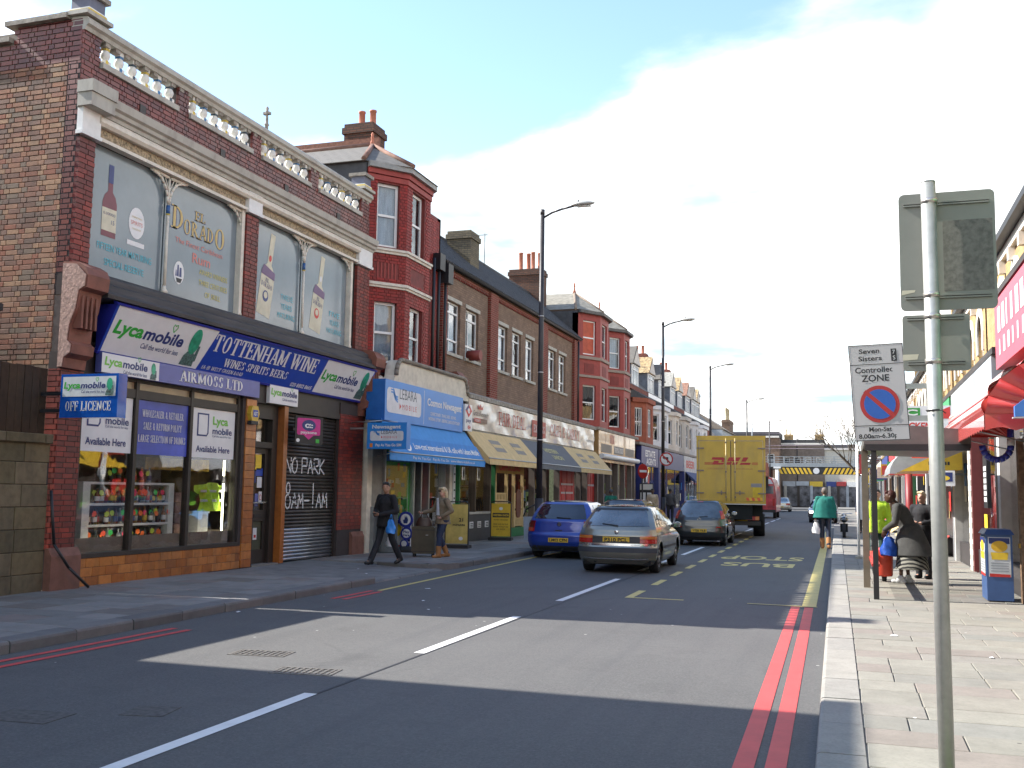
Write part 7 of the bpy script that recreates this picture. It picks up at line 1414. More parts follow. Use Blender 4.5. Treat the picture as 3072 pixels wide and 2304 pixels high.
# silver-green hatchback in the middle of the road
AP = carpaint('champagne_paint', (.26, .248, .20), .7)
A_ = Car('hatchback_car', 'champagne grey hatchback with yellow plate P310 PCL, in front of the queue', (-4.74, 23.28, 0), RD(1.2), 4.05, WT, [(.20, .10), (.30, .02), (.42, 0), (.55, .0), (.57, .04), (.75, .07), (.92, .12), (.97, .17), (1.34, .60), (1.40, .74)], [(.2, .12), (.35, 0), (.55, .02), (.70, .12), (.80, .5), (.93, 1.15), (1.34, 1.78), (1.40, 2.0)], 1.385, AP, (-1.30, 1.22))
A_.rear_patch('rear_window', CGL, -.86, .86, .985, 1.325, .008, nz=10); A_.rear_patch('window_header', TRIM, -.92, .92, 1.315, 1.372, .012)
A_.rear_patch('tailgate_trim', TRIM, -.60, .60, .635, .775, .008); A_.rear_patch('chrome_strip', CHR, -.96, .96, .575, .625, .010, nz=2); A_.rear_patch('bumper_strip', M('bumper_grey', (.055, .06, .07), .6), -1., 1., .44, .545, .022)
for z in (.30,): A_.rear_patch('bumper_line', CHR, -.82, .82, z, z+.018, .02, zf=lambda q, v: .30+.018*v+.05*q**6, nq=16, nz=2)
for sg in (-1, 1):
    o = A_.rear_patch('tail_lamp', LRED, sg*.60, sg*.99, .635, .785, .012); A_.rear_patch('indicator', LAMB, sg*.60, sg*.985, .725, .782, .016, o); A_.side_patch('tail_lamp', LRED, sg, lambda z: A_.yr(z)+.22, lambda z: A_.yr(z)+.34, .635, .785, .010); A_.side_patch('bumper_strip', M('bumper_grey', (.055, .06, .07)), sg, lambda z: A_.yr(z)+.21, lambda z: -1.70, .44, .545, .018)
    A_.windows(.975, 1.315, [((-1.42, -1.16), (-1.12, -.98)), ((-1.04, -.93), (-.30, -.28)), ((-.22, -.20), (.78, .22))], sg); A_.side_patch('rub_strip', TRIM, sg, lambda z: -.9, lambda z: .9, .50, .545, .012); A_.mirror(sg, .74, .92, TRIM if sg < 0 else AP)
    A_.side_patch('door_seam', TRIM, sg, lambda z: -.27, lambda z: -.255, .35, .96, .004); A_.side_patch('door_seam', TRIM, sg, lambda z: -1.02+.25*max(0, .7-z), lambda z: -1.005+.25*max(0, .7-z), .62, .96, .004); A_.side_patch('door_handle', TRIM, sg, lambda z: -.42, lambda z: -.28, .80, .835, .016)
A_.plate('P310 PCL', .70, .57, .125); MB().lathe((0, A_.rp(0, .86).y-.006, .86), [(.045, 0), (.045, .01), (.036, .012), (0, .012)], 18, -Y).build('badge', CHR, A_.t); A_.front_patch('windscreen', CGL, -.84, .84, .97, 1.32)
MB().tube([A_.rp(.0, .985, .02), A_.rp(.02, 1.0, .03), A_.rp(-.42, 1.03, .02)], .009, 5).build('rear_wiper', TRIM, A_.t); MB().tube([(-.45, -1.95, .24), (-.45, -1.75, .24)], .03, 8).build('exhaust', UNDER, A_.t)
txt(A_.t, 'VAUXHALL', TRIM, Fr((0, A_.rp(0, .6).y-.013, .6), X), -.42, -.012, .02, .2, .002); txt(A_.t, 'AUTOMATIC', TRIM, Fr((0, A_.rp(0, .6).y-.013, .6), X), .42, -.012, .02, .22, .002)
# blue hatchback at the kerb, passenger door open
GP = carpaint('royal_blue_paint', (.010, .042, .30), .2)
WG = [(.20, .78), (.30, .83), (.45, .865), (.62, .868), (.85, .85), (.96, .82), (1.10, .775), (1.25, .71), (1.36, .64), (1.43, .56)]
G1 = Car('hatchback_car', 'blue hatchback parked at the kerb with its passenger door open', (-7.02, 27.1, 0), RD(.4), 4.12, WG, [(.20, .12), (.30, .04), (.42, 0), (.60, 0), (.66, .05), (.95, .10), (1.0, .14), (1.38, .42), (1.43, .55)], [(.2, .12), (.35, 0), (.6, .02), (.75, .12), (.86, .5), (.98, 1.1), (1.36, 1.75), (1.43, 2.0)], 1.425, GP, (-1.30, 1.22))
G1.rear_patch('rear_window', M('tinted_glass', (.012, .016, .028), .05, coat=1.), -.84, .84, 1.0, 1.37, .008, nz=10); G1.plate('LM03 CFN', .475, .52, .11); G1.rear_patch('valance', TRIM, -.99, .99, .205, .33, .006)
for sg in (-1, 1): o = G1.rear_patch('tail_lamp', LRED, sg*.76, sg*.995, .68, .95, .012, nz=8); G1.rear_patch('tail_lamp_shade', M('lamp_smoke', (.12, .01, .012), .2), sg*.77, sg*.99, .77, .945, .016, o); G1.side_patch('tail_lamp', LRED, sg, lambda z: G1.yr(z)+.22, lambda z: G1.yr(z)+.32, .68, .95, .010); G1.windows(1.0, 1.36, [((-1.35, -1.12), (-.35, -.33)), ((-.25, -.22), (.85, .25))], sg); G1.mirror(1, .8, .95, GP) if sg > 0 else None
VB = Fr((0, G1.rp(0, .87).y-.006, .87), X); MB().lathe(VB.O, [(.058, 0), (.058, .008), (.05, .010), (0, .010)], 20, -Y).build('badge', M('badge_blue', (.02, .03, .1), .3), G1.t); txt(G1.t, 'V', CHR, VB, 0, .004, .04, .05, .014, bold=.02); txt(G1.t, 'W', CHR, VB, 0, -.042, .042, .075, .014, bold=.02); MB().box(-.09, .09, G1.rp(0, .72).y-.012, G1.rp(0, .72).y-.002, .70, .725).build('boot_handle', TRIM, G1.t, False)
MB().tube([G1.rp(.35, 1.02, .02), G1.rp(-.1, 1.04, .03)], .011, 5).build('rear_wiper', TRIM, G1.t); MB().tube([(.0, -1.35, 1.45), (.02, -1.5, 1.78)], .006, 5).build('aerial', TRIM, G1.t); MB().tube([(.1, -2.05, .24), (.1, -1.8, .24)], .028, 8).build('exhaust', UNDER, G1.t)
b = MB(); b.prism([(-.87, .82, .32), (-1.66, .42, .34), (-1.68, .40, .98), (-.87, .80, .98)], [(-.86, .74, .32), (-1.64, .34, .34), (-1.66, .32, .98), (-.86, .72, .98)]); dd = b.build('open_door', M('door_trim', (.34, .38, .45), .5), G1.t); b = MB(); b.tube([(-1.67, .36, .98), (-1.60, .36, 1.18), (-1.35, .42, 1.32), (-.87, .60, 1.36)], .022, 6); b.build('door_window_frame', TRIM, dd); MB().box(-1.45, -1.1, .42, .45, .62, .72).build('armrest', TRIM, dd, False)
# dark grey small hatchback behind the lorry
CP = carpaint('slate_paint', (.045, .052, .055), .6)
WC = [(.20, .76), (.30, .81), (.45, .835), (.65, .835), (.90, .805), (1.0, .775), (1.15, .72), (1.3, .65), (1.42, .57), (1.47, .50)]
C2 = Car('hatchback_car', 'dark grey small hatchback close behind the yellow lorry', (-4.70, 35.5, 0), RD(.6), 3.68, WC, [(.2, .12), (.3, .03), (.45, 0), (.62, .02), (.8, .06), (.98, .12), (1.05, .16), (1.40, .40), (1.47, .52)], [(.2, .12), (.4, 0), (.65, .05), (.8, .25), (.95, .75), (1.05, 1.05), (1.40, 1.7), (1.47, 1.95)], 1.46, CP, (-1.12, 1.2))
C2.rear_patch('rear_window', CGL, -.88, .88, .92, 1.39, .008, nz=10); C2.plate('YY06 YKB', .50, .5, .11); C2.rear_patch('high_brake_lamp', LRED, -.18, .18, 1.415, 1.44, .012, nz=2); C2.rear_patch('valance', TRIM, -.99, .99, .205, .36, .006)
for sg in (-1, 1): C2.rear_patch('tail_lamp', LRED, sg*.86, sg*.998, .88, 1.14, .014); C2.side_patch('tail_lamp', LRED, sg, lambda z: C2.yr(z)+.22, lambda z: C2.yr(z)+.32, .88, 1.14, .012); C2.rear_patch('reflector', LRED, sg*.66, sg*.82, .60, .63, .012, nz=2); C2.windows(1.0, 1.37, [((-1.18, -1.0), (-.2, -.2)), ((-.1, -.1), (.85, .3))], sg); C2.mirror(sg, .72, .98, CHR)
b = MB()
f_ = Fr((0, C2.rp(0, .86).y-.01, .86), X)
for k in (0, .03): flat(C2.t, 'chevron_badge', CHR, f_, [(-.06, -.03+k), (0, .02+k), (.06, -.03+k), (.06, -.015+k), (0, .035+k), (-.06, -.015+k)], .006)
txt(C2.t, 'C2', CHR, f_, .45, 0, .03, .08, .02); MB().tube([C2.rp(.0, .94, .02), C2.rp(.35, .96, .02)], .012, 5).build('rear_wiper', TRIM, C2.t)
# saloon, oncoming car, hidden dark car
SP_ = carpaint('beige_paint', (.42, .40, .34), .6)
S_ = Car('saloon_car', 'pale beige saloon waiting just before the bridge', (-6.5, 107.2, 0), RD(0), 4.5, WT, [(.2, .1), (.35, 0), (.55, 0), (.6, .04), (.9, .08), (.98, .5), (1.02, .62), (1.34, 1.15), (1.4, 1.4)], [(.2, .12), (.35, 0), (.55, .02), (.70, .12), (.80, .5), (.93, 1.2), (1.34, 1.8), (1.40, 2.0)], 1.40, SP_, (-1.3, 1.3)); S_.rear_patch('rear_window', CGL, -.8, .8, 1.03, 1.33, .01); S_.plate('-', .5)
for sg in (-1, 1): S_.rear_patch('tail_lamp', LRED, sg*.55, sg*.99, .68, .84, .012); S_.windows(.98, 1.31, [((-.9, -.7), (-.1, -.1)), ((0, 0), (.9, .3))], sg)
O_ = Car('oncoming_car', 'black car with headlights on coming towards us behind the green jacketed walker', (-1.62, 68, 0), RD(180), 4.2, WG, [(.2, .1), (.35, 0), (.6, 0), (.66, .05), (.95, .1), (1.0, .14), (1.38, .42), (1.43, .55)], [(.2, .12), (.35, 0), (.6, .02), (.75, .12), (.86, .5), (.98, 1.1), (1.36, 1.75), (1.43, 2.0)], 1.42, carpaint('black_paint', (.015, .016, .02), .3), (-1.3, 1.25)); O_.front_patch('windscreen', CGL, -.82, .82, 1.0, 1.36)
for sg in (-1, 1): O_.front_patch('headlamp', M('headlamp_lit', (1, .96, .9), .3, emit=3.), sg*.60, sg*.90, .60, .74, .014); O_.windows(1.0, 1.36, [((-1.2, -1.0), (-.3, -.3)), ((-.2, -.2), (.85, .3))], sg)
O_.plate('LD52 XRV', .4, mat=PLW, y=2.12) if 0 else None
K_ = Car('dark_car', 'dark car parked ahead of the blue hatchback, only its roof showing', (-6.75, 33.2, 0), RD(0), 4.2, WG, [(.2, .12), (.3, .04), (.42, 0), (.6, 0), (.66, .05), (.95, .1), (1.0, .14), (1.38, .42), (1.43, .55)], [(.2, .12), (.35, 0), (.6, .02), (.75, .12), (.86, .5), (.98, 1.1), (1.36, 1.75), (1.43, 2.0)], 1.45, carpaint('black_paint', (.015, .016, .02)), (-1.3, 1.25)); K_.rear_patch('rear_window', CGL, -.84, .84, 1.0, 1.37, .008)
for sg in (-1, 1): K_.rear_patch('tail_lamp', LRED, sg*.8, sg*.99, .7, .95, .012); K_.windows(1.0, 1.36, [((-1.35, -1.12), (-.35, -.33)), ((-.25, -.22), (.85, .25))], sg)
# yellow box lorry
LY_ = M('lorry_yellow', (.52, .33, .03), .45, var=.12, scale=2, dirt=.5, dirtcol=(.30, .22, .07), dscale=1.6, coat=.2, stretch=(1, 1, .5)); LRD = M('lorry_red', (.42, .03, .03), .5); HNG = M('hinge_steel', (.22, .18, .14), .5, .6)
TK = thing('box_lorry', 'tall yellow box lorry with red DHL lettering on its rear doors', 'lorry', (-4.28, 39.5, 0)); ft = Fr((-5.56, 39.5, 0), X); WD = 2.56
bx(TK, 'box_body', LY_, ft, 0, WD, 1.36, 3.86, -7.2, -.06); bx(TK, 'roof_cap', LY_, ft, -.02, WD+.02, 3.86, 3.9, -7.2, .01)
for a, c, e, g_ in ((0, .07, 1.34, 3.86), (WD-.07, WD, 1.34, 3.86), (.07, WD-.07, 3.72, 3.86), (.07, WD-.07, 1.34, 1.42)): bx(TK, 'rear_frame', LY_, ft, a, c, e, g_, -.06, .012)
dl = bx(TK, 'rear_door', LY_, ft, .08, WD/2-.012, 1.43, 3.71, -.06, 0); d2_ = bx(TK, 'rear_door', LY_, ft, WD/2+.012, WD-.08, 1.43, 3.71, -.06, 0)
for a in (.085, WD-.095): bx(TK, 'door_seal', M('seal_grey', (.5, .48, .42), .5), ft, a, a+.012, 1.43, 3.71, 0, .006)
bx(TK, 'door_seal', M('seal_grey', (.5, .48, .42)), ft, .085, WD-.085, 3.70, 3.712, 0, .006); bx(TK, 'centre_seal', TRIM, ft, WD/2-.014, WD/2+.014, 1.43, 3.71, -.02, .004); bx(TK, 'rear_sill', ALU, ft, 0, WD, 1.30, 1.335, -.1, .02)
for par, u in ((dl, 1.10), (d2_, 1.44)):
    MB().cyl(ft.p(u, 1.45, .03), ft.p(u, 3.8, .03), .016, .016, 8).build('lock_rod', M('rod_cream', (.55, .46, .22), .5), par); 
    for v in (3.62, 2.5, 1.55): bx(par, 'rod_guide', HNG, ft, u-.03, u+.03, v, v+.06, 0, .05)
    bx(par, 'door_handle', HNG, ft, u-.35 if u < 1.2 else u, u if u < 1.2 else u+.35, 1.72, 1.76, .02, .05); bx(par, 'handle_plate', HNG, ft, u-.20 if u < 1.2 else u+.14, u-.14 if u < 1.2 else u+.20, 1.66, 1.82, 0, .03)
for u0, u1 in ((0, .28), (WD-.28, WD)):
    for v in (1.70, 2.55, 3.40): bx(TK, 'hinge', HNG, ft, u0, u1, v, v+.05, .005, .04)
for par, u0, u1 in ((dl, .30, 1.22), (d2_, 1.34, 2.28)):
    for v in (2.80, 2.835, 2.87): flat(par, 'stripe', LRD, ft, [(u0 if par == dl else 2.05, v), (.62 if par == dl else u1, v), (.64 if par == dl else u1, v+.018), (u0 if par == dl else 2.07, v+.018)], .004)
def sl_(u, v): return (u+.35*(v-2.8), v)
D_ = [[(.58, 2.80), (.98, 2.80), (1.06, 2.87), (.82, 2.87), (.84, 2.95), (.66, 2.95)], [(.56, 2.99), (.60, 3.08), (1.0, 3.08), (1.06, 3.03), (1.02, 2.90), (.93, 2.90), (.95, 2.98)], [(1.10, 2.80), (1.28, 2.80), (1.33, 2.9), (1.15, 2.9)], [(1.32, 2.80), (1.50, 2.80), (1.56, 2.9), (1.37, 2.9)], [(1.14, 2.93), (1.56, 2.93), (1.66, 3.08), (1.46, 3.08), (1.43, 3.0), (1.36, 3.0), (1.40, 3.08), (1.22, 3.08)], [(1.60, 2.80), (1.98, 2.80), (2.03, 2.88), (1.65, 2.88)], [(1.66, 2.92), (1.84, 2.92), (1.94, 3.08), (1.75, 3.08)]]
for pts in D_: flat(TK, 'logo_letter', LRD, ft, pts, .006)
LFD = M('faded_lettering', (.40, .14, .04), .6); txt(TK, 'CUSTOMER SERVICE', LFD, ft, .78, 2.62, .06, .8, .005); txt(TK, 'www.dhl.co.uk', LFD, ft, 1.75, 2.62, .07, .7, .005)
bx(d2_, 'primer_patch', M('primer_grey', (.26, .24, .24), .6), ft, 2.02, 2.42, 1.96, 2.10, 0, .003); bx(d2_, 'fold_step', M('step_yellow', (.62, .42, .02), .5), ft, 2.08, 2.36, 1.58, 1.96, 0, .004)
for i in range(6): flat(d2_, 'hazard_stripe', (M('hazard_red', (.65, .10, .03), .4), M('hazard_amber', (.72, .40, .03), .4))[i % 2], ft, [(1.87+i*.1, 1.45), (1.97+i*.1, 1.45), (1.93+i*.1, 1.57), (1.83+i*.1, 1.57)], .005)
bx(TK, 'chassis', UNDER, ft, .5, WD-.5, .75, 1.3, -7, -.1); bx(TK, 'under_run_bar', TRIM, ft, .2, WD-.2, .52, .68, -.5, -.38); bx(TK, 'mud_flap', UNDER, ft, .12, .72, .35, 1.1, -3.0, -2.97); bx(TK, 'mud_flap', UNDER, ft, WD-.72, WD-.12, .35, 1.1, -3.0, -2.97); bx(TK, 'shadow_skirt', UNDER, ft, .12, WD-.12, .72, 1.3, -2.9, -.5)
for u in (.25, WD-.75): o = bx(TK, 'tail_lamp', LRED, ft, u, u+.36, .72, .86, -.42, -.36); bx(o, 'indicator', LAMB, ft, u+.36, u+.5, .72, .86, -.42, -.36)
for x in (-5.30, -3.28):
    for y in (43.4, 45.9) if 0 else (43.4,): w = MB().lathe((x-.22, y, .46), [(.25, 0), (.44, 0), (.46, .04), (.46, .42), (.44, .46), (.25, .46)], 22, X).build('wheel', TYRE, TK); MB().lathe((x-.23, y, .46), [(.26, 0), (.2, .1), (0, .1)], 18, X).build('rim', RIM, w)
MB().box(-5.4, -3.15, 46.9, 48.6, .5, 3.0).build('cab', LY_, TK, False); 
for x in (-5.2, -3.36): w = MB().lathe((x-.14, 47.8, .46), [(.25, 0), (.44, 0), (.46, .04), (.46, .24), (.44, .28), (.25, .28)], 22, X).build('wheel', TYRE, TK)
MB().box(-3.1, -2.86, 47.0, 47.06, 2.0, 2.5).build('door_mirror', TRIM, TK, False); MB().tube([(-3.2, 47.0, 2.5), (-2.95, 47.0, 2.5)], .02, 6).build('mirror_arm', TRIM, TK)
MB().ball((-3.55, 39.15, .62), (.11, .02, .08), 12, 6).build('lamp_disc', M('disc_blue', (.2, .3, .5), .3), TK) if 0 else None
# red van ahead of the lorry
RV = thing('red_van', 'tall red and white van half hidden by the yellow lorry', 'van', (-6.0, 75.5, 0)); RP = M('van_red', (.50, .05, .06), .3, var=.5, scale=2, coat=.6)
b = MB(); pr_ = [(-.98, .45), (.98, .45), (1.0, 1.4), (.92, 2.3), (.72, 2.85), (.4, 2.98), (-.4, 2.98), (-.72, 2.85), (-.92, 2.3), (-1.0, 1.4)]; b.prism([(-6.0+x, 75.5, z) for x, z in pr_], [(-6.0+x, 80.5, z) for x, z in pr_], smooth=False); b.build('body', RP, RV); fr_ = Fr((-6.0, 75.5, 0), X)
for u in (-.45, .45): bx(RV, 'rear_window', CGL, fr_, u-.36, u+.36, 1.75, 2.3, 0, .01)
for u in (-.9, .74): bx(RV, 'tail_lamp', LRED, fr_, u, u+.16, .9, 1.4, 0, .02)
flat(RV, 'white_panel', WHITE, fr_, [(-.8, 2.45), (.8, 2.45), (.6, 2.8), (-.6, 2.8)], .008); bx(RV, 'bumper', TRIM, fr_, -.95, .95, .42, .62, 0, .06)
for x in (-6.82, -5.18):
    for y in (76.4, 79.6): MB().lathe((x-.1, y, .36), [(.2, 0), (.34, 0), (.36, .03), (.36, .18), (.34, .2), (.2, .2)], 18, X).build('wheel', TYRE, RV)
TK.rotation_euler = (0, 0, RD(4.5))

# ================================================================ street furniture
LP = M('lamp_post_paint', (.035, .032, .034), .5, .2, var=.2, dirt=.25, dirtcol=(.12, .09, .08), dscale=6); LH = M('lamp_head_grey', (.36, .36, .34), .5, var=.1)
def lamp_post(x, y, lab):
    t = thing('street_lamp', lab, 'street lamp', (x, y, .12), 'street lamps along the left kerb')
    MB().cyl((x, y, .1), (x, y, 1.5), .115, .115, 14).build('base', LP, t); MB().cyl((x, y, 1.5), (x, y, 9.6), .085, .062, 14).build('column', LP, t); MB().cyl((x, y, 9.55), (x, y, 9.7), .066, .066, 14).build('column_cap', LP, t)
    MB().tube([(x, y, 9.45), (x+.3, y, 9.6), (x+.6, y, 9.68), (x+.92, y, 9.74)], .032, 8).build('arm', LP, t)
    b = MB()
    b.grid(lambda u, v: ((lambda s: (x+.86+.66*u, y+s[0]*math.cos(2*math.pi*v), 9.76+.03*u+s[1]*math.sin(2*math.pi*v)*(.8 if math.sin(2*math.pi*v) > 0 else .55)))((.035+.10*math.sin(math.pi*min(1, u*1.02+.02))**.6, .03+.075*math.sin(math.pi*min(1, u*1.02+.02))**.6))), 14, 16); h = b.build('lantern', LH, t)
    MB().box(x+1.02, x+1.42, y-.06, y+.06, 9.70, 9.715).build('lens', M('lamp_lens', (.6, .6, .55), .2), h, False); MB().cyl((x+1.05, y, 9.83), (x+1.05, y, 9.9), .025, .025, 8).build('photocell', LP, h)
    for z in (3.1, 5.0, 6.6): MB().cyl((x, y, z), (x, y, z+.03), .093-.003*z, .093-.003*z, 12).build('steel_band', BANDM, t)
    return t
for x, y, l in ((-8.2, 27.3, 'tall dark street lamp nearest the camera, beside the blue car'), (-8.22, 47.3, 'street lamp carrying the no left turn sign'), (-8.22, 64.5, 'third street lamp from the camera, by the dormered terrace'), (-8.22, 88.6, 'fourth street lamp from the camera, near the gabled shop'), (-8.22, 114.5, 'farthest street lamp on the left, just before the bridge')): lamp_post(x, y, l)
lamp_post(-7.0, 150, 'street lamp standing beyond the railway bridge')
SWH = M('sign_face_white', (.72, .72, .70), .4)
NL = thing('no_left_turn_sign', 'round no left turn sign on the second street lamp', 'road sign', (-8.0, 47.1, 3)); fz_ = Fr((-8.02, 47.05, 3.25), X)
MB().ext(fz_, ell(0, 0, .31, .31, 32), -.02, 0).build('plate', SRED, NL); flat(NL, 'face', SWH, fz_, ell(0, 0, .25, .25, 32), .003); flat(NL, 'arrow', BLACK, fz_, [(.03, -.17), (.09, -.17), (.09, .09), (-.08, .09), (-.08, .14), (-.19, .06), (-.08, -.02), (-.08, .03), (.03, .03)], .005); flat(NL, 'slash', SRED, fz_, [(-.20, .15), (-.15, .20), (.20, -.15), (.15, -.20)], .007); bx(NL, 'bracket', BANDM, fz_, -.2, -.1, -.03, .03, -.12, -.02)
NE = thing('no_entry_sign', 'red no entry sign turned towards the side street', 'road sign', (-8.4, 43, .12)); MB().cyl((-8.36, 43.02, .12), (-8.36, 43.02, 2.95), .035, .035, 10).build('post', LP, NE); fe = Fr((-8.32, 43.0, 2.6), Vector((.52, .85, 0))); MB().ext(fe, ell(0, 0, .31, .31, 28), -.02, 0).build('plate', SRED, NE); flat(NE, 'bar', SWH, fe, [(-.22, -.05), (.22, -.05), (.22, .05), (-.22, .05)], .004)
NP = thing('menu_noticeboard', 'grey notice stand with white price cards by the food shop corner', 'notice board', (-10.5, 55.4, .12)); f_ = Fr((-10.9, 55.3, 0), X); bx(NP, 'panel', BLACK, f_, 0, .75, .12, 2.2, -.05, 0)
for i in range(3):
    for j in range(2): bx(NP, 'card', WHITE, f_, .06+j*.36, .34+j*.36, 1.3-i*.5, 1.7-i*.5, 0, .004)
bx(NP, 'header', M('pilaster_white', (.62, .60, .56)), f_, .03, .72, 1.85, 2.15, 0, .006)
def aboard(lab, x, y, w, h, face, frm, rz=12):
    t = thing('a_board', lab, 'a-board', (x, y, .12), None, RD(rz)); 
    b = MB(); b.box(-w/2-.03, -w/2, -.02, .02, .02, h); b.build('frame_leg', frm, t, False); b = MB(); b.box(w/2, w/2+.03, -.02, .02, .02, h); b.build('frame_leg', frm, t, False); MB().tube([(-w/2-.015, 0, h), (-w/2+.08, 0, h+.05), (w/2-.08, 0, h+.05), (w/2+.015, 0, h)], .017, 6).build('handle', frm, t)
    MB().box(-w/2, w/2, -.015, .015, .12, h-.02).build('panel', face, t, False); MB().box(-w/2-.06, w/2+.06, -.2, .2, 0, .09).build('foot', frm, t, False); return t, Fr((0, -.016, 0), X)
ABY = M('aboard_yellow', (.62, .42, .03), .45)
t, f_ = aboard('yellow and black pavement board outside the cappuccino shop', -10.62, 31.15, .62, 1.18, ABY, BLACK, 8)
OFF[t.name] = Vector(); flat(t, 'print', BLACK, f_, [(-.27, .72), (.27, .72), (.27, .86), (-.27, .86)], .003); txt(t, 'WESTERN UNION', YELLOW, f_, 0, .76, .06, .5, .005, bold=.03); txt(t, 'MONEY TRANSFER', BLACK, f_, 0, .62, .045, .46, .004); txt(t, 'SEND AND RECEIVE', BLACK, f_, 0, .48, .05, .48, .004); txt(t, 'MONEY WORLDWIDE', BLACK, f_, 0, .40, .05, .48, .004); txt(t, 'ASK INSIDE', BLACK, f_, 0, .32, .05, .3, .004); flat(t, 'print', WHITE, f_, ell(0, 1.0, .06, .05), .003)
t, f_ = aboard('gold pavement board half hidden behind the walking woman', -10.2, 26.2, .62, 1.2, M('aboard_gold', (.55, .42, .12), .3, var=.35, scale=2, coat=.5), BLACK, 6)
OFF[t.name] = Vector(); txt(t, '21', BLACK, f_, .12, .72, .09, .12, .004, bold=.03); txt(t, 'minutes', BLACK, f_, .06, .60, .07, .34, .004, bold=.02); flat(t, 'print', WHITE, f_, ell(.12, .26, .06, .05), .003)
LT = thing('lottery_stand', 'blue pavement stand of three discs with a crossed fingers emblem', 'pavement sign', (-10.72, 24.0, .12)); f_ = Fr((-10.72, 23.95, 0), X); NB_ = M('lottery_blue', (.02, .035, .26), .4)
for u, v, r in ((0, .93, .2), (.03, .58, .16), (-.03, .32, .11)): MB().ext(f_, ell(u, v, r, r, 28), -.04, 0).build('disc', NB_, LT); flat(LT, 'disc_face', WHITE, f_, ell(u, v, r*.70, r*.70, 24), .003)
flat(LT, 'hand_print', NAVY, f_, [(-.05, .83), (.05, .83), (.07, .92), (.03, 1.03), (.01, .97), (-.02, 1.04), (-.03, .93), (-.07, .91)], .005); txt(LT, 'Play', NAVY, f_, .03, .59, .06, .17, .005, bold=.03); txt(LT, 'Here', NAVY, f_, .03, .51, .06, .17, .005, bold=.03)
MB().cyl((-10.72, 24.0, .14), (-10.72, 24.0, .9), .03, .03, 8).build('stem', NB_, LT); MB().lathe((-10.72, 24.0, .12), [(.34, 0), (.34, .06), (.25, .12), (.05, .14)], 20).build('base', TYRE, LT)
NW = thing('news_board', 'newspaper placard stand with a yellow print in front of the newsagent', 'pavement sign', (-10.6, 24.3, .12)); f_ = Fr((-11.0, 24.1, -.13), X); bx(NW, 'panel', WHITE, f_, -.13, .15, .30, 1.05, -.03, 0); flat(NW, 'print', NAVY, f_, [(-.12, .95), (.14, .95), (.14, 1.04), (-.12, 1.04)], .003); flat(NW, 'print', YELLOW, f_, ell(.01, .78, .10, .15), .003); flat(NW, 'print', RED, f_, [(-.12, .31), (.14, .31), (.14, .40), (-.12, .40)], .003); bx(NW, 'legs', TRIM, f_, -.13, .15, .25, .30, -.03, -.01); bx(NW, 'side_rack', WHITE, f_, .17, .33, .3, 1.0, -.1, -.06)
for i in range(4): bx(NW, 'news_rack_card', NAVY, f_, .18, .32, .34+i*.16, .46+i*.16, -.06, -.055)
CABN = thing('shop_bin', 'grey steel bin standing against the newsagent shutter', 'bin', (-11.0, 23.5, .12)); MB().lathe((-10.95, 23.4, .12), [(.22, 0), (.24, .04), (.24, .95), (.26, .97), (.26, 1.02), (.2, 1.05)], 18).build('body', M('galvanised', (.22, .24, .25)), CABN); MB().cyl((-10.95, 23.4, 1.05), (-10.95, 23.4, 1.08), .27, .25, 18).build('lid', BLACK, CABN)
t = thing('litter', 'pale scraps of litter along the kerb and pavement', 'litter', (-8.7, 18, 0)) if 0 else None
for i, (x, y, z) in enumerate(((-7.9, 12.2, .006), (-6.2, 14.6, .006), (-5.7, 13.6, .006), (-9.3, 18.6, .1), (-8.8, 17.9, .08), (.45, 12.6, .125), (1.3, 11.3, .125), (-6.9, 16.4, .006))):
    b = MB(); r = rnd.uniform(.03, .06); b.poly([(x+r*math.cos(a*1.05)*rnd.uniform(.6, 1.2), y+r*math.sin(a*1.05)*rnd.uniform(.6, 1.2), z+rnd.uniform(0, .012)) for a in range(6)])
    b.build('litter_scrap', WHITE, None, False, label=('white scrap of litter near the left gutter by the red lines', 'white scrap of litter lying in the shaded road', 'small scrap of paper beside the shadow edge in the road', 'white scrap of paper near the roller shutter', 'scrap of litter on the dropped kerb', 'pale scrap on the right pavement near the kerb', 'pale scrap in the middle of the right pavement', 'scrap of litter in the road by the yellow line')[i], cat='litter')
# bare street tree beyond the shelter
TR = thing('bare_tree', 'leafless street tree showing behind the parking sign', 'tree', (.75, 58, .12)); BARK = M('bark', (.10, .085, .07), .9, var=.3); rt = random.Random(5)
trunk = MB(); trunk.cyl((.75, 58, .1), (.72, 58, 2.6), .16, .12, 8); trunk.build('trunk', BARK, TR)
cr_ = MB()
def branch(p, d_, l, r, n):
    q = p+d_*l; cr_.cyl(p, q, r, r*.68, 4, caps=False)
    if n == 0: return
    for k in range(3 if n > 1 else 2):
        e = (d_+Vector((rt.uniform(-.75, .75), rt.uniform(-.75, .75), rt.uniform(-.15, .55)))).normalized(); branch(p+d_*l*rt.uniform(.55, 1), e, l*rt.uniform(.6, .8), r*.58, n-1)
for k in range(5): branch(Vector((.72, 58, 2.4+.06*k)), Vector((math.cos(k*1.26)*.7-.25, math.sin(k*1.26)*.7, .9)).normalized(), 1.9, .06, 5)
cr_.build('crown', BARK, TR)
b = MB(); b.poly([(.42, 5.86, .122), (.62, 5.85, .122), (.66, 6.05, .122), (.44, 6.1, .122)]); b.build('moss', M('moss', (.12, .20, .04), .9, var=.5, scale=30, bump=.8), pr, False)

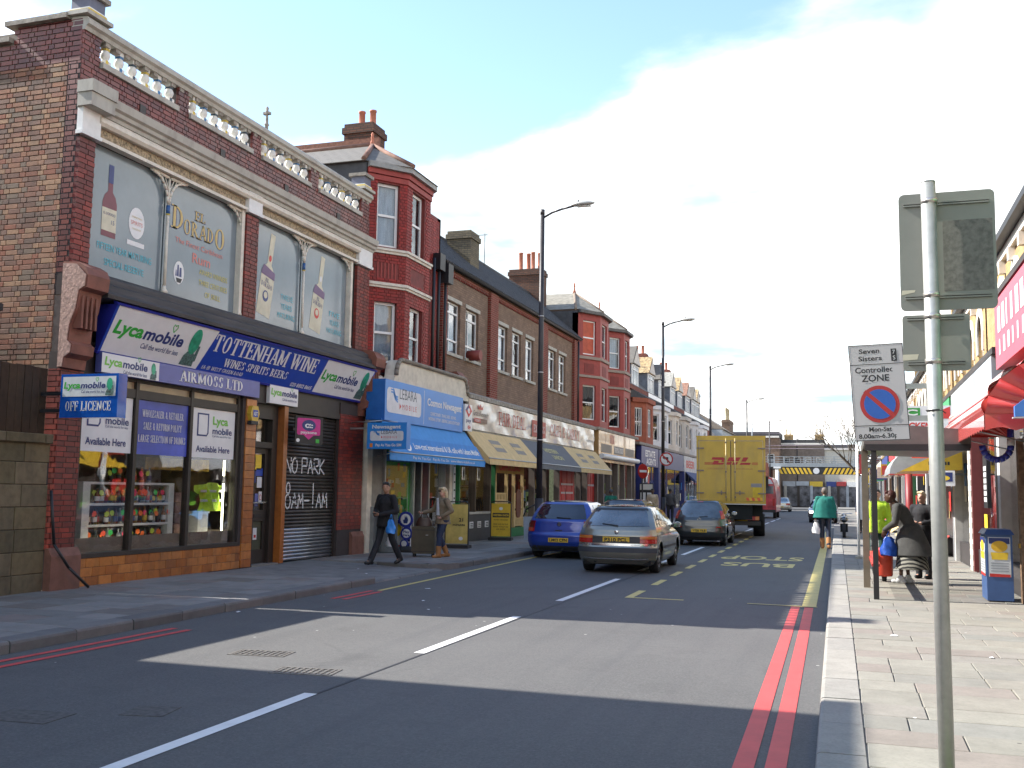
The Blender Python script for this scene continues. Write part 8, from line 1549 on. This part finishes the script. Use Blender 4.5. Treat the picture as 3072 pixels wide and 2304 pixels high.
# ================================================================ people
PEND = []                                     # (object, voxel) to be fused into one skin at the end
def capsule(b, p, q, r0, r1, n=10):
    p, q = Vector(p), Vector(q); b.cyl(p, q, r0, r1, n, caps=False); b.ball(p, r0, n, 6); b.ball(q, r1, n, 6)
def fuse(b, name, mat, parent, vox=.012, sm=4):
    o = b.build(name, mat, parent, False)
    md = o.modifiers.new('fuse', 'REMESH'); md.mode = 'VOXEL'; md.voxel_size = vox; md.use_smooth_shade = True
    m2 = o.modifiers.new('soften', 'SMOOTH'); m2.iterations = sm; m2.factor = .5
    PEND.append(o); return o
SKIN = {'tan': M('skin_tan', (.36, .20, .13), .5, var=.08), 'pale': M('skin_pale', (.52, .30, .22), .5, var=.08), 'dark': M('skin_dark', (.10, .05, .03), .5, var=.1)}
CLO = lambda n, c, r=.85: M('cloth_'+n, c, r, var=.2, scale=8, bump=.5, bscale=22)
def hand(b, w, fwd, side, up, s=1., curl=.6):
    """palm, four unequal bent fingers and a thumb leaving the side of the palm"""
    w, fwd, side = Vector(w), Vector(fwd).normalized(), Vector(side).normalized(); up = Vector(up).normalized()
    pc = w+fwd*.05*s; capsule(b, w, w+fwd*.03*s, .026*s, .030*s, 8); capsule(b, pc+side*.022*s, pc+fwd*.03*s+side*.025*s, .016*s, .015*s, 8); capsule(b, pc-side*.022*s, pc+fwd*.03*s-side*.022*s, .017*s, .015*s, 8); capsule(b, pc, pc+fwd*.035*s, .018*s, .016*s, 8)
    for k, (o_, l) in enumerate(((.032, .062), (.011, .074), (-.011, .070), (-.031, .054))):
        a = pc+fwd*.035*s+side*o_*s; m_ = a+(fwd*math.cos(curl)+up*math.sin(curl)).normalized()*l*.5*s; e = m_+(fwd*math.cos(curl*2.2)+up*math.sin(curl*2.2)).normalized()*l*.5*s; capsule(b, a, m_, .0095*s, .0088*s, 6); capsule(b, m_, e, .0088*s, .0075*s, 6)
    a = w+fwd*.03*s+side*.028*s; m_ = a+(fwd*.6+side*.7+up*.3).normalized()*.038*s; capsule(b, a, m_, .012*s, .0105*s, 6); capsule(b, m_, m_+(fwd*.9+side*.1+up*.5).normalized()*.03*s, .0105*s, .008*s, 6)
def person(label, loc, rotz, H, J, skin, top, bottom, shoe, hair, vox=.012, hairkind='short', topl=.0, hood=None, grp=None, look=0., sleeve=1.0, open_top=None):
    """J: joints of a 1.75 m figure in its own axes (x right, y forward); clothes are shells over one body"""
    s = H/1.75; t = thing('person', label, 'person', loc, grp, rotz or 1e-6)
    D = dict(pel=(0, 0, .95), chest=(0, .0, 1.30), neck=(0, 0, 1.47), head=(0, .02, 1.62), hipL=(-.095, 0, .92), hipR=(.095, 0, .92), kneeL=(-.10, .03, .50), kneeR=(.10, .03, .50), ankL=(-.10, 0, .09), ankR=(.10, 0, .09), shoL=(-.19, 0, 1.41), shoR=(.19, 0, 1.41), elbL=(-.24, -.03, 1.13), elbR=(.24, -.03, 1.13), wriL=(-.25, .05, .88), wriR=(.25, .05, .88), footL=(0, 1, 0), footR=(0, 1, 0), hdirL=(0, .2, -1), hdirR=(0, .2, -1), curl=.5)
    D.update(J); P = {k: Vector(v)*s if k[:4] not in ('foot', 'hdir', 'curl') else v for k, v in D.items()}
    sk = SKIN[skin]; b = MB(); hd = P['head']
    cl, sl_ = math.cos(look), math.sin(look); rot = lambda v: Vector((v[0]*cl-v[1]*sl_, v[0]*sl_+v[1]*cl, v[2]))*s+hd
    b.ball(hd, (.077*s, .093*s, .115*s), 14, 10); b.ball(rot((0, .030, -.055)), (.058*s, .062*s, .062*s), 12, 8); capsule(b, rot((0, .088, .012)), rot((0, .104, -.018)), .010*s, .014*s, 6); capsule(b, rot((-.02, .083, -.052)), rot((.02, .083, -.052)), .009*s, .009*s, 6)
    for sg in (-1, 1): b.ball(rot((sg*.078, -.008, -.005)), (.012*s, .022*s, .032*s), 8, 6); b.ball(rot((sg*.033, .078, .026)), .014*s, 8, 6)
    capsule(b, P['neck'], hd-Vector((0, .01, .06))*s, .054*s, .052*s)
    k = .82
    capsule(b, P['pel'], P['chest'], .12*s*k, .135*s*k)
    for a in 'LR':
        capsule(b, P['chest'], P['sho'+a], .09*s*k, .06*s*k); capsule(b, P['sho'+a], P['elb'+a], .052*s*k, .042*s*k); capsule(b, P['elb'+a], P['wri'+a], .042*s, .027*s); capsule(b, P['pel'], P['hip'+a], .10*s*k, .09*s*k); capsule(b, P['hip'+a], P['knee'+a], .085*s*k, .055*s*k); capsule(b, P['knee'+a], P['ank'+a], .055*s*k, .038*s*k)
        fd_ = Vector(D['foot'+a]).normalized(); capsule(b, P['ank'+a], P['ank'+a]+fd_*.12*s-Vector((0, 0, .05*s)), .04*s, .03*s)
        hv_ = Vector(D['hdir'+a]).normalized(); sd = hv_.cross(Vector((1 if a == 'L' else -1, 0, 0))).normalized() if abs(hv_.z) > .8 else Vector((1 if a == 'L' else -1, 0, 0)); hand(b, P['wri'+a], hv_, sd, Vector((1 if a == 'L' else -1, 0, .0)) if abs(hv_.z) > .8 else Vector((0, 0, -1)) if 0 else Vector((0, .2, .9)), s*1.12, D['curl'])
    body = fuse(b, 'body', sk, t, min(vox, .009), 3)
    for sg in (-1, 1): MB().ball(rot((sg*.033, .090, .026)), (.009*s, .005*s, .006*s), 8, 6).build('eye', BLACK, t, False); capsule(*(lambda m: (m, rot((sg*.018, .094, .045)), rot((sg*.048, .084, .044)), .0045*s, .004*s, 6))(MB())) if 0 else None
    b = MB()                                   # top
    capsule(b, P['pel']+Vector((0, 0, .02))*s, P['chest'], .145*s, .165*s, 12); b.ball(P['chest']+Vector((0, .02, .0))*s, (.19*s, .135*s, .16*s), 12, 8); capsule(b, P['shoL'], P['shoR'], .068*s, .068*s); capsule(b, P['neck']-Vector((0, 0, .06))*s, P['neck']+Vector((0, 0, -.015))*s, .085*s, .066*s)
    if topl: b.lathe(P['pel']-Vector((0, 0, topl*s)), [(.20*s, 0), (.19*s, topl*.5*s), (.165*s, (topl+.1)*s)], 16)
    for a in 'LR':
        capsule(b, P['sho'+a], P['elb'+a], .074*s, .062*s); capsule(b, P['elb'+a], P['elb'+a]+(P['wri'+a]-P['elb'+a])*sleeve, .062*s, .046*s); b.ball(P['hip'+a]+Vector((0, 0, .03)), .115*s, 10, 8)
    fuse(b, top[0], top[1], t, vox, 5)
    if bottom:
        b = MB(); capsule(b, P['hipL'], P['hipR'], .115*s, .115*s)
        for a in 'LR': capsule(b, P['hip'+a], P['knee'+a], .098*s, .074*s); capsule(b, P['knee'+a], P['ank'+a]+Vector((0, 0, -.01)), .074*s, .066*s)
        fuse(b, bottom[0], bottom[1], t, vox, 4)
    for a in 'LR':
        fd_ = Vector(D['foot'+a]).normalized(); b = MB(); A = P['ank'+a]; low = Vector((0, 0, A.z-.045*s)) if 0 else Vector((0, 0, .05*s)); capsule(b, A-low-fd_*.05*s, A-low+fd_*.14*s, .045*s, .038*s); capsule(b, A+low*.3, A-low+fd_*.06*s, .056*s, .05*s)
        if len(shoe) > 2: capsule(b, A+(P['knee'+a]-A)*shoe[2], A-low*.3, .072*s, .066*s)
        fuse(b, shoe[0], shoe[1], t, vox, 3)
    b = MB()
    if hairkind == 'short': b.ball(rot((0, -.016, .032)), (.083*s, .092*s, .098*s), 14, 10); [b.ball(rot((x, .058, .088)), .03*s, 8, 6) for x in (-.04, 0, .04)]
    elif hairkind == 'long': b.ball(rot((0, -.02, .03)), (.098*s, .105*s, .105*s), 14, 10); capsule(b, rot((.06, -.05, .0)), rot((.085, -.07, -.14)), .05*s, .045*s); capsule(b, rot((-.06, -.05, .0)), rot((-.085, -.06, -.14)), .05*s, .04*s); capsule(b, rot((0, -.08, 0)), rot((.02, -.11, -.17)), .07*s, .05*s); [b.ball(rot((x, .06, .085)), .034*s, 8, 6) for x in (-.05, 0, .05)]; capsule(b, rot((.09, -.05, -.1)), rot((.15, -.1, -.13)), .03*s, .012*s)
    elif hairkind == 'hat': b.ball(rot((0, -.01, .045)), (.092*s, .102*s, .09*s), 14, 10)
    if hairkind: fuse(b, 'hat' if hairkind == 'hat' else 'hair', hair, t, vox*.8, 2)
    t['_p'] = 1; return t, P, s
BAGB = M('carrier_blue', (.03, .24, .70), .35, var=.25, scale=9, bump=.6, bscale=14); BAGW = M('carrier_white', (.75, .75, .75), .4, var=.1, bump=.5, bscale=12)
def bag(name, label, mat, x, y, z, w, h, d_=.07, hz=.14):
    t = thing(name, label, 'bag', (x, y, z)); b = MB()
    b.grid(lambda u, v: (x+(w*(.42+.58*min(1, 1.6*(1-v)))*(.5-.12*(v > .9)))*math.cos(2*math.pi*u)+.01*math.sin(17*u+9*v), y+d_*(1-.75*v)*math.sin(2*math.pi*u)+.008*math.sin(23*u+5*v), z+h*v+(.02*math.sin(2*math.pi*u*2) if v < .1 else 0)), 20, 8); b.build('sack', mat, t)
    b = MB(); b.poly([(x+w*.5*math.cos(2*math.pi*u/12), y+d_*math.sin(2*math.pi*u/12), z+.01) for u in range(12)]); b.build('bottom', mat, t, False); MB().tube([(x-.03, y, z+h-.01), (x, y, z+h+hz), (x+.03, y, z+h-.01)], .008, 5).build('handle', mat, t); return t
# walking man with a phone
BLK_J = CLO('black', (.010, .010, .013)); BLK_T = CLO('charcoal', (.014, .015, .02)); HAIRD = M('hair_dark', (.02, .018, .018), .6, var=.4, scale=40); HAIRB = M('hair_blonde', (.52, .40, .24), .6, var=.35, scale=30)
tm, P, s = person('man in black jacket walking past the newsagent, both hands on a phone', (-9.36, 19.9, .12), RD(162), 1.73, dict(kneeL=(-.09, .12, .50), ankL=(-.08, .0, .085), kneeR=(.10, .10, .50), ankR=(.10, .34, .085), hipL=(-.09, -.0, .92), elbL=(-.30, .0, 1.12), wriL=(-.09, .27, 1.05), elbR=(.28, .02, 1.12), wriR=(.05, .28, 1.04), hdirL=(.8, .5, -.05), hdirR=(-.8, .5, -.05), curl=.7) | dict(kneeL=(-.10, -.10, .52), ankL=(-.10, -.36, .12), footL=(0, .9, -.3)), 'tan', ('jacket', BLK_J), ('trousers', BLK_T), ('shoe', CLO('shoe_black', (.012, .011, .011), .5)), HAIRD, .011, topl=.16, look=.62)
ph = MB().box(-.04, .04, .27, .36, 1.075, 1.09); ph.build('mobile_phone', TRIM, None, False) if 0 else None
t = thing('mobile_phone', 'dark mobile phone in the hands of the man in black', 'phone', (-9.36, 19.9, .12), None, RD(162)); MB().box(-.055, .02, .285, .40, 1.055, 1.07).build('case', TRIM, t, False); MB().box(-.05, .015, .29, .395, 1.07, 1.073).build('screen', CGL, t, False)
bag('carrier_bag', 'bright blue plastic carrier bag hanging from the man in black', BAGB, -9.16, 19.72, .78, .22, .28, .05, .14); bag('white_bag', 'white plastic bag held low behind the man in black', BAGW, -9.40, 20.25, .47, .24, .22, .06, .12)
# blonde woman with suitcase
TWD = CLO('tweed', (.20, .155, .10)); JEAN = CLO('denim', (.022, .035, .075)); UGG = CLO('suede', (.30, .14, .05)); WTEE = CLO('white_tee', (.68, .70, .76))
tw, P, s = person('blonde woman in a tweed blazer and tan boots pushing a suitcase', (-9.08, 22.42, .12), RD(140), 1.64, dict(kneeL=(-.09, .14, .52), ankL=(-.09, .16, .085), kneeR=(.09, .04, .50), ankR=(.09, -.18, .10), elbR=(.34, .12, 1.16), wriR=(.42, .34, 1.10), hdirR=(.0, .9, -.2), elbL=(-.34, -.06, 1.16), wriL=(-.22, .14, 1.02), hdirL=(.5, .5, -.5), curl=.9), 'pale', ('blazer', TWD), ('jeans', JEAN), ('boot', UGG, .45), HAIRB, .010, hairkind='long', topl=.12, look=.25)
b = MB(); b.grid(lambda u, v: ((u-.5)*.13*(1.3-.5*v), .158-.02*abs(u-.5)*2+.012*v, .98+.40*v), 6, 6); b.build('t_shirt', WTEE, tw)
b = MB(); b.grid(lambda u, v: ((u-.5)*.13, .108+.012*(1-(2*u-1)**2)-.0, 1.525+.035*v), 8, 3); b.build('sunglasses', TRIM, tw)
SU = thing('suitcase', 'large olive brown wheeled suitcase beside the blonde woman', 'suitcase', (-9.55, 22.5, .12)); SUM = M('suitcase_fabric', (.085, .07, .045), .8, var=.15, bump=.3, bscale=90); fs_ = Fr((-9.55, 22.36, 0), Vector((.97, .24, 0)))
MB().ext(fs_, rrect(-.27, .27, .19, .83, .05), -.30, 0, smooth=False).build('case', SUM, SU)
for v in (.24, .74): bx(SU, 'piping', TRIM, fs_, -.272, .272, v, v+.012, -.302, .004)
for u in (-.22, .22):
    for n_ in (-.26, -.05): MB().cyl(fs_.p(u-.02, .155, n_), fs_.p(u+.02, .155, n_), .035, .035, 12).build('wheel', TRIM, SU)
for u in (-.06, .06): MB().cyl(fs_.p(u, .83, -.22), fs_.p(u, 1.16, -.22), .009, .009, 8).build('handle_tube', ALU, SU)
bx(SU, 'handle_grip', TRIM, fs_, -.08, .08, 1.15, 1.18, -.24, -.2); bx(SU, 'badge', ALU, fs_, .06, .12, .62, .635, 0, .003)
HB = thing('handbag', 'brown leather handbag resting on the suitcase', 'bag', (-9.55, 22.5, .84)); b = MB(); b.grid(lambda u, v: fs_.p(.20*(1-.35*v*v)*math.cos(2*math.pi*u)-.0, .835+.20*v, -.12+.10*(1-.4*v)*math.sin(2*math.pi*u)), 18, 6); b.build('bag_body', M('brown_leather', (.05, .022, .014), .4, var=.3, bump=.4), HB); MB().tube([fs_.p(-.1, 1.02, -.1), fs_.p(-.05, 1.12, -.1), fs_.p(.05, 1.12, -.1), fs_.p(.1, 1.02, -.1)], .012, 6).build('strap', M('brown_leather', (.05, .022, .014)), HB)
# man in the green jacket in the road
TEAL = CLO('teal_velvet', (.005, .135, .11)); LEA = CLO('navy_leather', (.02, .028, .05), .3); TAN = CLO('tan_boot', (.40, .19, .07))
tg, P, s = person('person in a loose teal green jacket walking away along the right kerb', (-.78, 34.6, 0), RD(2), 1.98, dict(kneeL=(-.08, .08, .50), kneeR=(.09, .0, .50), ankL=(-.08, .06, .085), ankR=(.09, -.12, .10), elbL=(-.27, -.04, 1.14), wriL=(-.27, .0, .88), elbR=(.27, -.02, 1.14), wriR=(.25, .06, .90), head=(.0, .05, 1.60)), 'dark', ('jacket', TEAL), ('trousers', LEA), ('boot', TAN, .5), M('grey_stubble', (.16, .13, .11), .8), .016, hairkind='short', topl=.10)
b = MB(); b.lathe((0, -.02, .98), [(.33, 0), (.32, .02), (.29, .25), (.25, .45), (.20, .58), (.12, .66)], 22); o = b.build('cape_back', TEAL, tg)
for v in o.data.vertices: a = math.atan2(v.co.y, v.co.x); v.co.x *= 1.15*(1+.05*math.sin(a*9)); v.co.y *= .72*(1+.05*math.sin(a*9))
bag('white_bag', 'white paper bag carried by the person in the teal jacket', BAGW, -1.06, 34.55, .48, .24, .36, .07, .12)
# bus stop group
GREY = CLO('grey_coat', (.075, .075, .072)); STRP = M('striped_skirt', (.3, .3, .28), .8)
def Mstripe():
    m, tt, bb = newmat('zigzag_skirt'); wv = tt.nodes.new('ShaderNodeTexWave'); wv.inputs['Scale'].default_value = 5.; wv.inputs['Distortion'].default_value = 2.5; mpn = tt.nodes.new('ShaderNodeMapping'); mpn.inputs['Rotation'].default_value = (0, .9, 0); tt.links.new(objco(tt), mpn.inputs[0]); tt.links.new(mpn.outputs[0], wv.inputs['Vector'])
    tt.links.new(mixc(tt, maprange(tt, wv.outputs['Fac'], .45, .55), (.02, .02, .02), (.26, .25, .21)), bb.inputs['Base Color']); bb.inputs['Roughness'].default_value = .85; return m
tq, P, s = person('stooping woman in a long dark grey coat inside the bus shelter', (.98, 20.3, .12), RD(80), 1.76, dict(pel=(0, -.05, .95), chest=(0, .10, 1.27), neck=(0, .17, 1.43), head=(0, .27, 1.56), shoL=(-.19, .12, 1.38), shoR=(.19, .12, 1.38), elbL=(-.26, .16, 1.10), wriL=(-.14, .36, .96), elbR=(.26, .14, 1.10), wriR=(.12, .36, .98), ankL=(-.10, .10, .085), kneeL=(-.1, .1, .5)), 'dark', ('coat', GREY), None, ('trainer', CLO('white_trainer', (.6, .6, .6))), M('hair_auburn', (.07, .016, .012), .6, var=.3), .013, hairkind='short', topl=.12)
b = MB(); b.lathe((0, -.06, .50), [(.36, 0), (.35, .03), (.28, .28), (.2, .52), (.13, .6)], 22); o = b.build('coat_skirt', GREY, tq)
for v in o.data.vertices: v.co.x *= .8; v.co.y -= .16*max(0, (.9-v.co.z))
b = MB(); b.lathe((0, -.08, .26), [(.30, 0), (.29, .02), (.25, .3)], 20); b.build('skirt', Mstripe(), tq)
bag('blue_carrier_bag', 'blue carrier bags held by the stooping woman at the bus stop', M('carrier_blue_deep', (.015, .08, .42), .35, var=.4, scale=9, bump=.6, bscale=14), .66, 20.2, .62, .30, .34, .12, .1)
person('blonde woman in black standing behind the stooping woman', (1.34, 21.6, .12), RD(150), 1.70, dict(elbL=(-.24, .02, 1.13), wriL=(-.10, .22, 1.10), hdirL=(.6, .6, 0), wriR=(.1, .22, 1.08), hdirR=(-.6, .6, 0)), 'pale', ('coat', BLK_J), ('trousers', BLK_T), ('shoe', BLK_T), HAIRB, .016, hairkind='short', topl=.35)
HVV = CLO('hi_vis_vest', (.42, .62, .03)); person('person in a lime high visibility jacket behind the shelter post', (.55, 23.6, .12), RD(170), 1.75, {}, 'pale', ('jacket', HVV), ('trousers', CLO('dark_green', (.012, .04, .03))), ('shoe', BLK_T), HAIRD, .016, topl=.16)
# farther pedestrians
GRN_ = CLO('green_coat', (.01, .14, .09)); person('person in a grey beanie and green coat on the far left pavement', (-9.3, 41.2, .12), RD(10), 1.70, {}, 'dark', ('coat', GRN_), ('trousers', BLK_T), ('shoe', BLK_T), CLO('beanie', (.07, .08, .09)), .02, hairkind='hat')
person('man in a cream shirt walking towards us beyond the cars', (-8.95, 48.6, .12), RD(185), 1.78, dict(kneeL=(-.1, .1, .5), ankL=(-.1, .15, .09), ankR=(.1, -.15, .12)), 'dark', ('shirt', CLO('cream_shirt', (.58, .46, .31))), ('trousers', CLO('grey_trouser', (.08, .08, .08))), ('shoe', BLK_T), HAIRD, .02)
person('person in a dark suit walking away past the blue shopfront', (-9.0, 54.0, .12), RD(5), 1.82, dict(ankL=(-.1, .18, .09), ankR=(.1, -.15, .12)), 'dark', ('jacket', CLO('suit_grey', (.06, .06, .065))), ('trousers', BLK_T), ('shoe', BLK_T), HAIRD, .02)
person('person in dark clothes on the right pavement far beyond the shelter', (.5, 46, .12), RD(180), 1.76, {}, 'pale', ('coat', CLO('navy_coat', (.02, .025, .05))), ('trousers', BLK_T), ('shoe', BLK_T), HAIRD, .022)
person('distant pedestrian in a brown coat on the right pavement', (1.1, 52, .12), RD(0), 1.7, {}, 'tan', ('coat', CLO('brown_coat', (.12, .07, .04))), ('trousers', BLK_T), ('shoe', BLK_T), HAIRD, .025)
person('distant pedestrian in a red top before the bridge on the left', (-9.2, 96, .12), RD(180), 1.74, {}, 'pale', ('jacket', CLO('red_top', (.35, .04, .04))), ('trousers', JEAN), ('shoe', BLK_T), HAIRD, .03)
person('distant pedestrian in white before the bridge on the left', (-8.9, 100, .12), RD(20), 1.74, {}, 'tan', ('shirt', WTEE), ('trousers', BLK_T), ('shoe', BLK_T), HAIRD, .03)
# parked motorcycle beyond
MC = thing('motorcycle', 'parked motorcycle at the right kerb beyond the shelter', 'motorcycle', (-.2, 42, 0))
for y in (41.3, 42.65): w = MB().lathe((-.3, y, .31), [(.2, 0), (.30, 0), (.31, .03), (.31, .09), (.30, .12), (.2, .12)], 20, X).build('wheel', TYRE, MC); MB().lathe((-.26, y, .31), [(.19, 0), (.04, .02), (.04, .06), (.19, .07)], 14, X).build('hub', RIM, w)
MB().tube([(-.24, 42.6, .35), (-.24, 42.4, .98)], .03, 6).build('fork', CHR, MC); MB().tube([(-.55, 42.35, 1.02), (-.24, 42.42, .98), (.07, 42.35, 1.02)], .016, 6).build('handlebar', CHR, MC); MB().ball((-.24, 42.1, .78), (.15, .28, .13), 12, 8).build('tank', carpaint('black_paint', (.015, .016, .02)), MC); MB().ball((-.24, 41.6, .76), (.13, .36, .06), 12, 8).build('seat', TRIM, MC); MB().box(-.38, -.1, 41.8, 42.2, .3, .62).build('engine', UNDER, MC, False); MB().ball((-.24, 42.55, .92), (.1, .06, .1), 10, 8).build('headlamp', LWHT, MC)

# fuse the figures in one pass
bpy.context.view_layer.update(); dg = bpy.context.evaluated_depsgraph_get()
res = [(o, bpy.data.meshes.new_from_object(o.evaluated_get(dg))) for o in PEND]
for o, me in res:
    o.modifiers.clear(); old = o.data; me.name = old.name; mt = old.materials[0]
    me.materials.clear(); me.materials.append(mt); o.data = me
    me.polygons.foreach_set('use_smooth', [True]*len(me.polygons)); bpy.data.meshes.remove(old)
for o in bpy.data.objects:
    if '_p' in o: del o['_p']
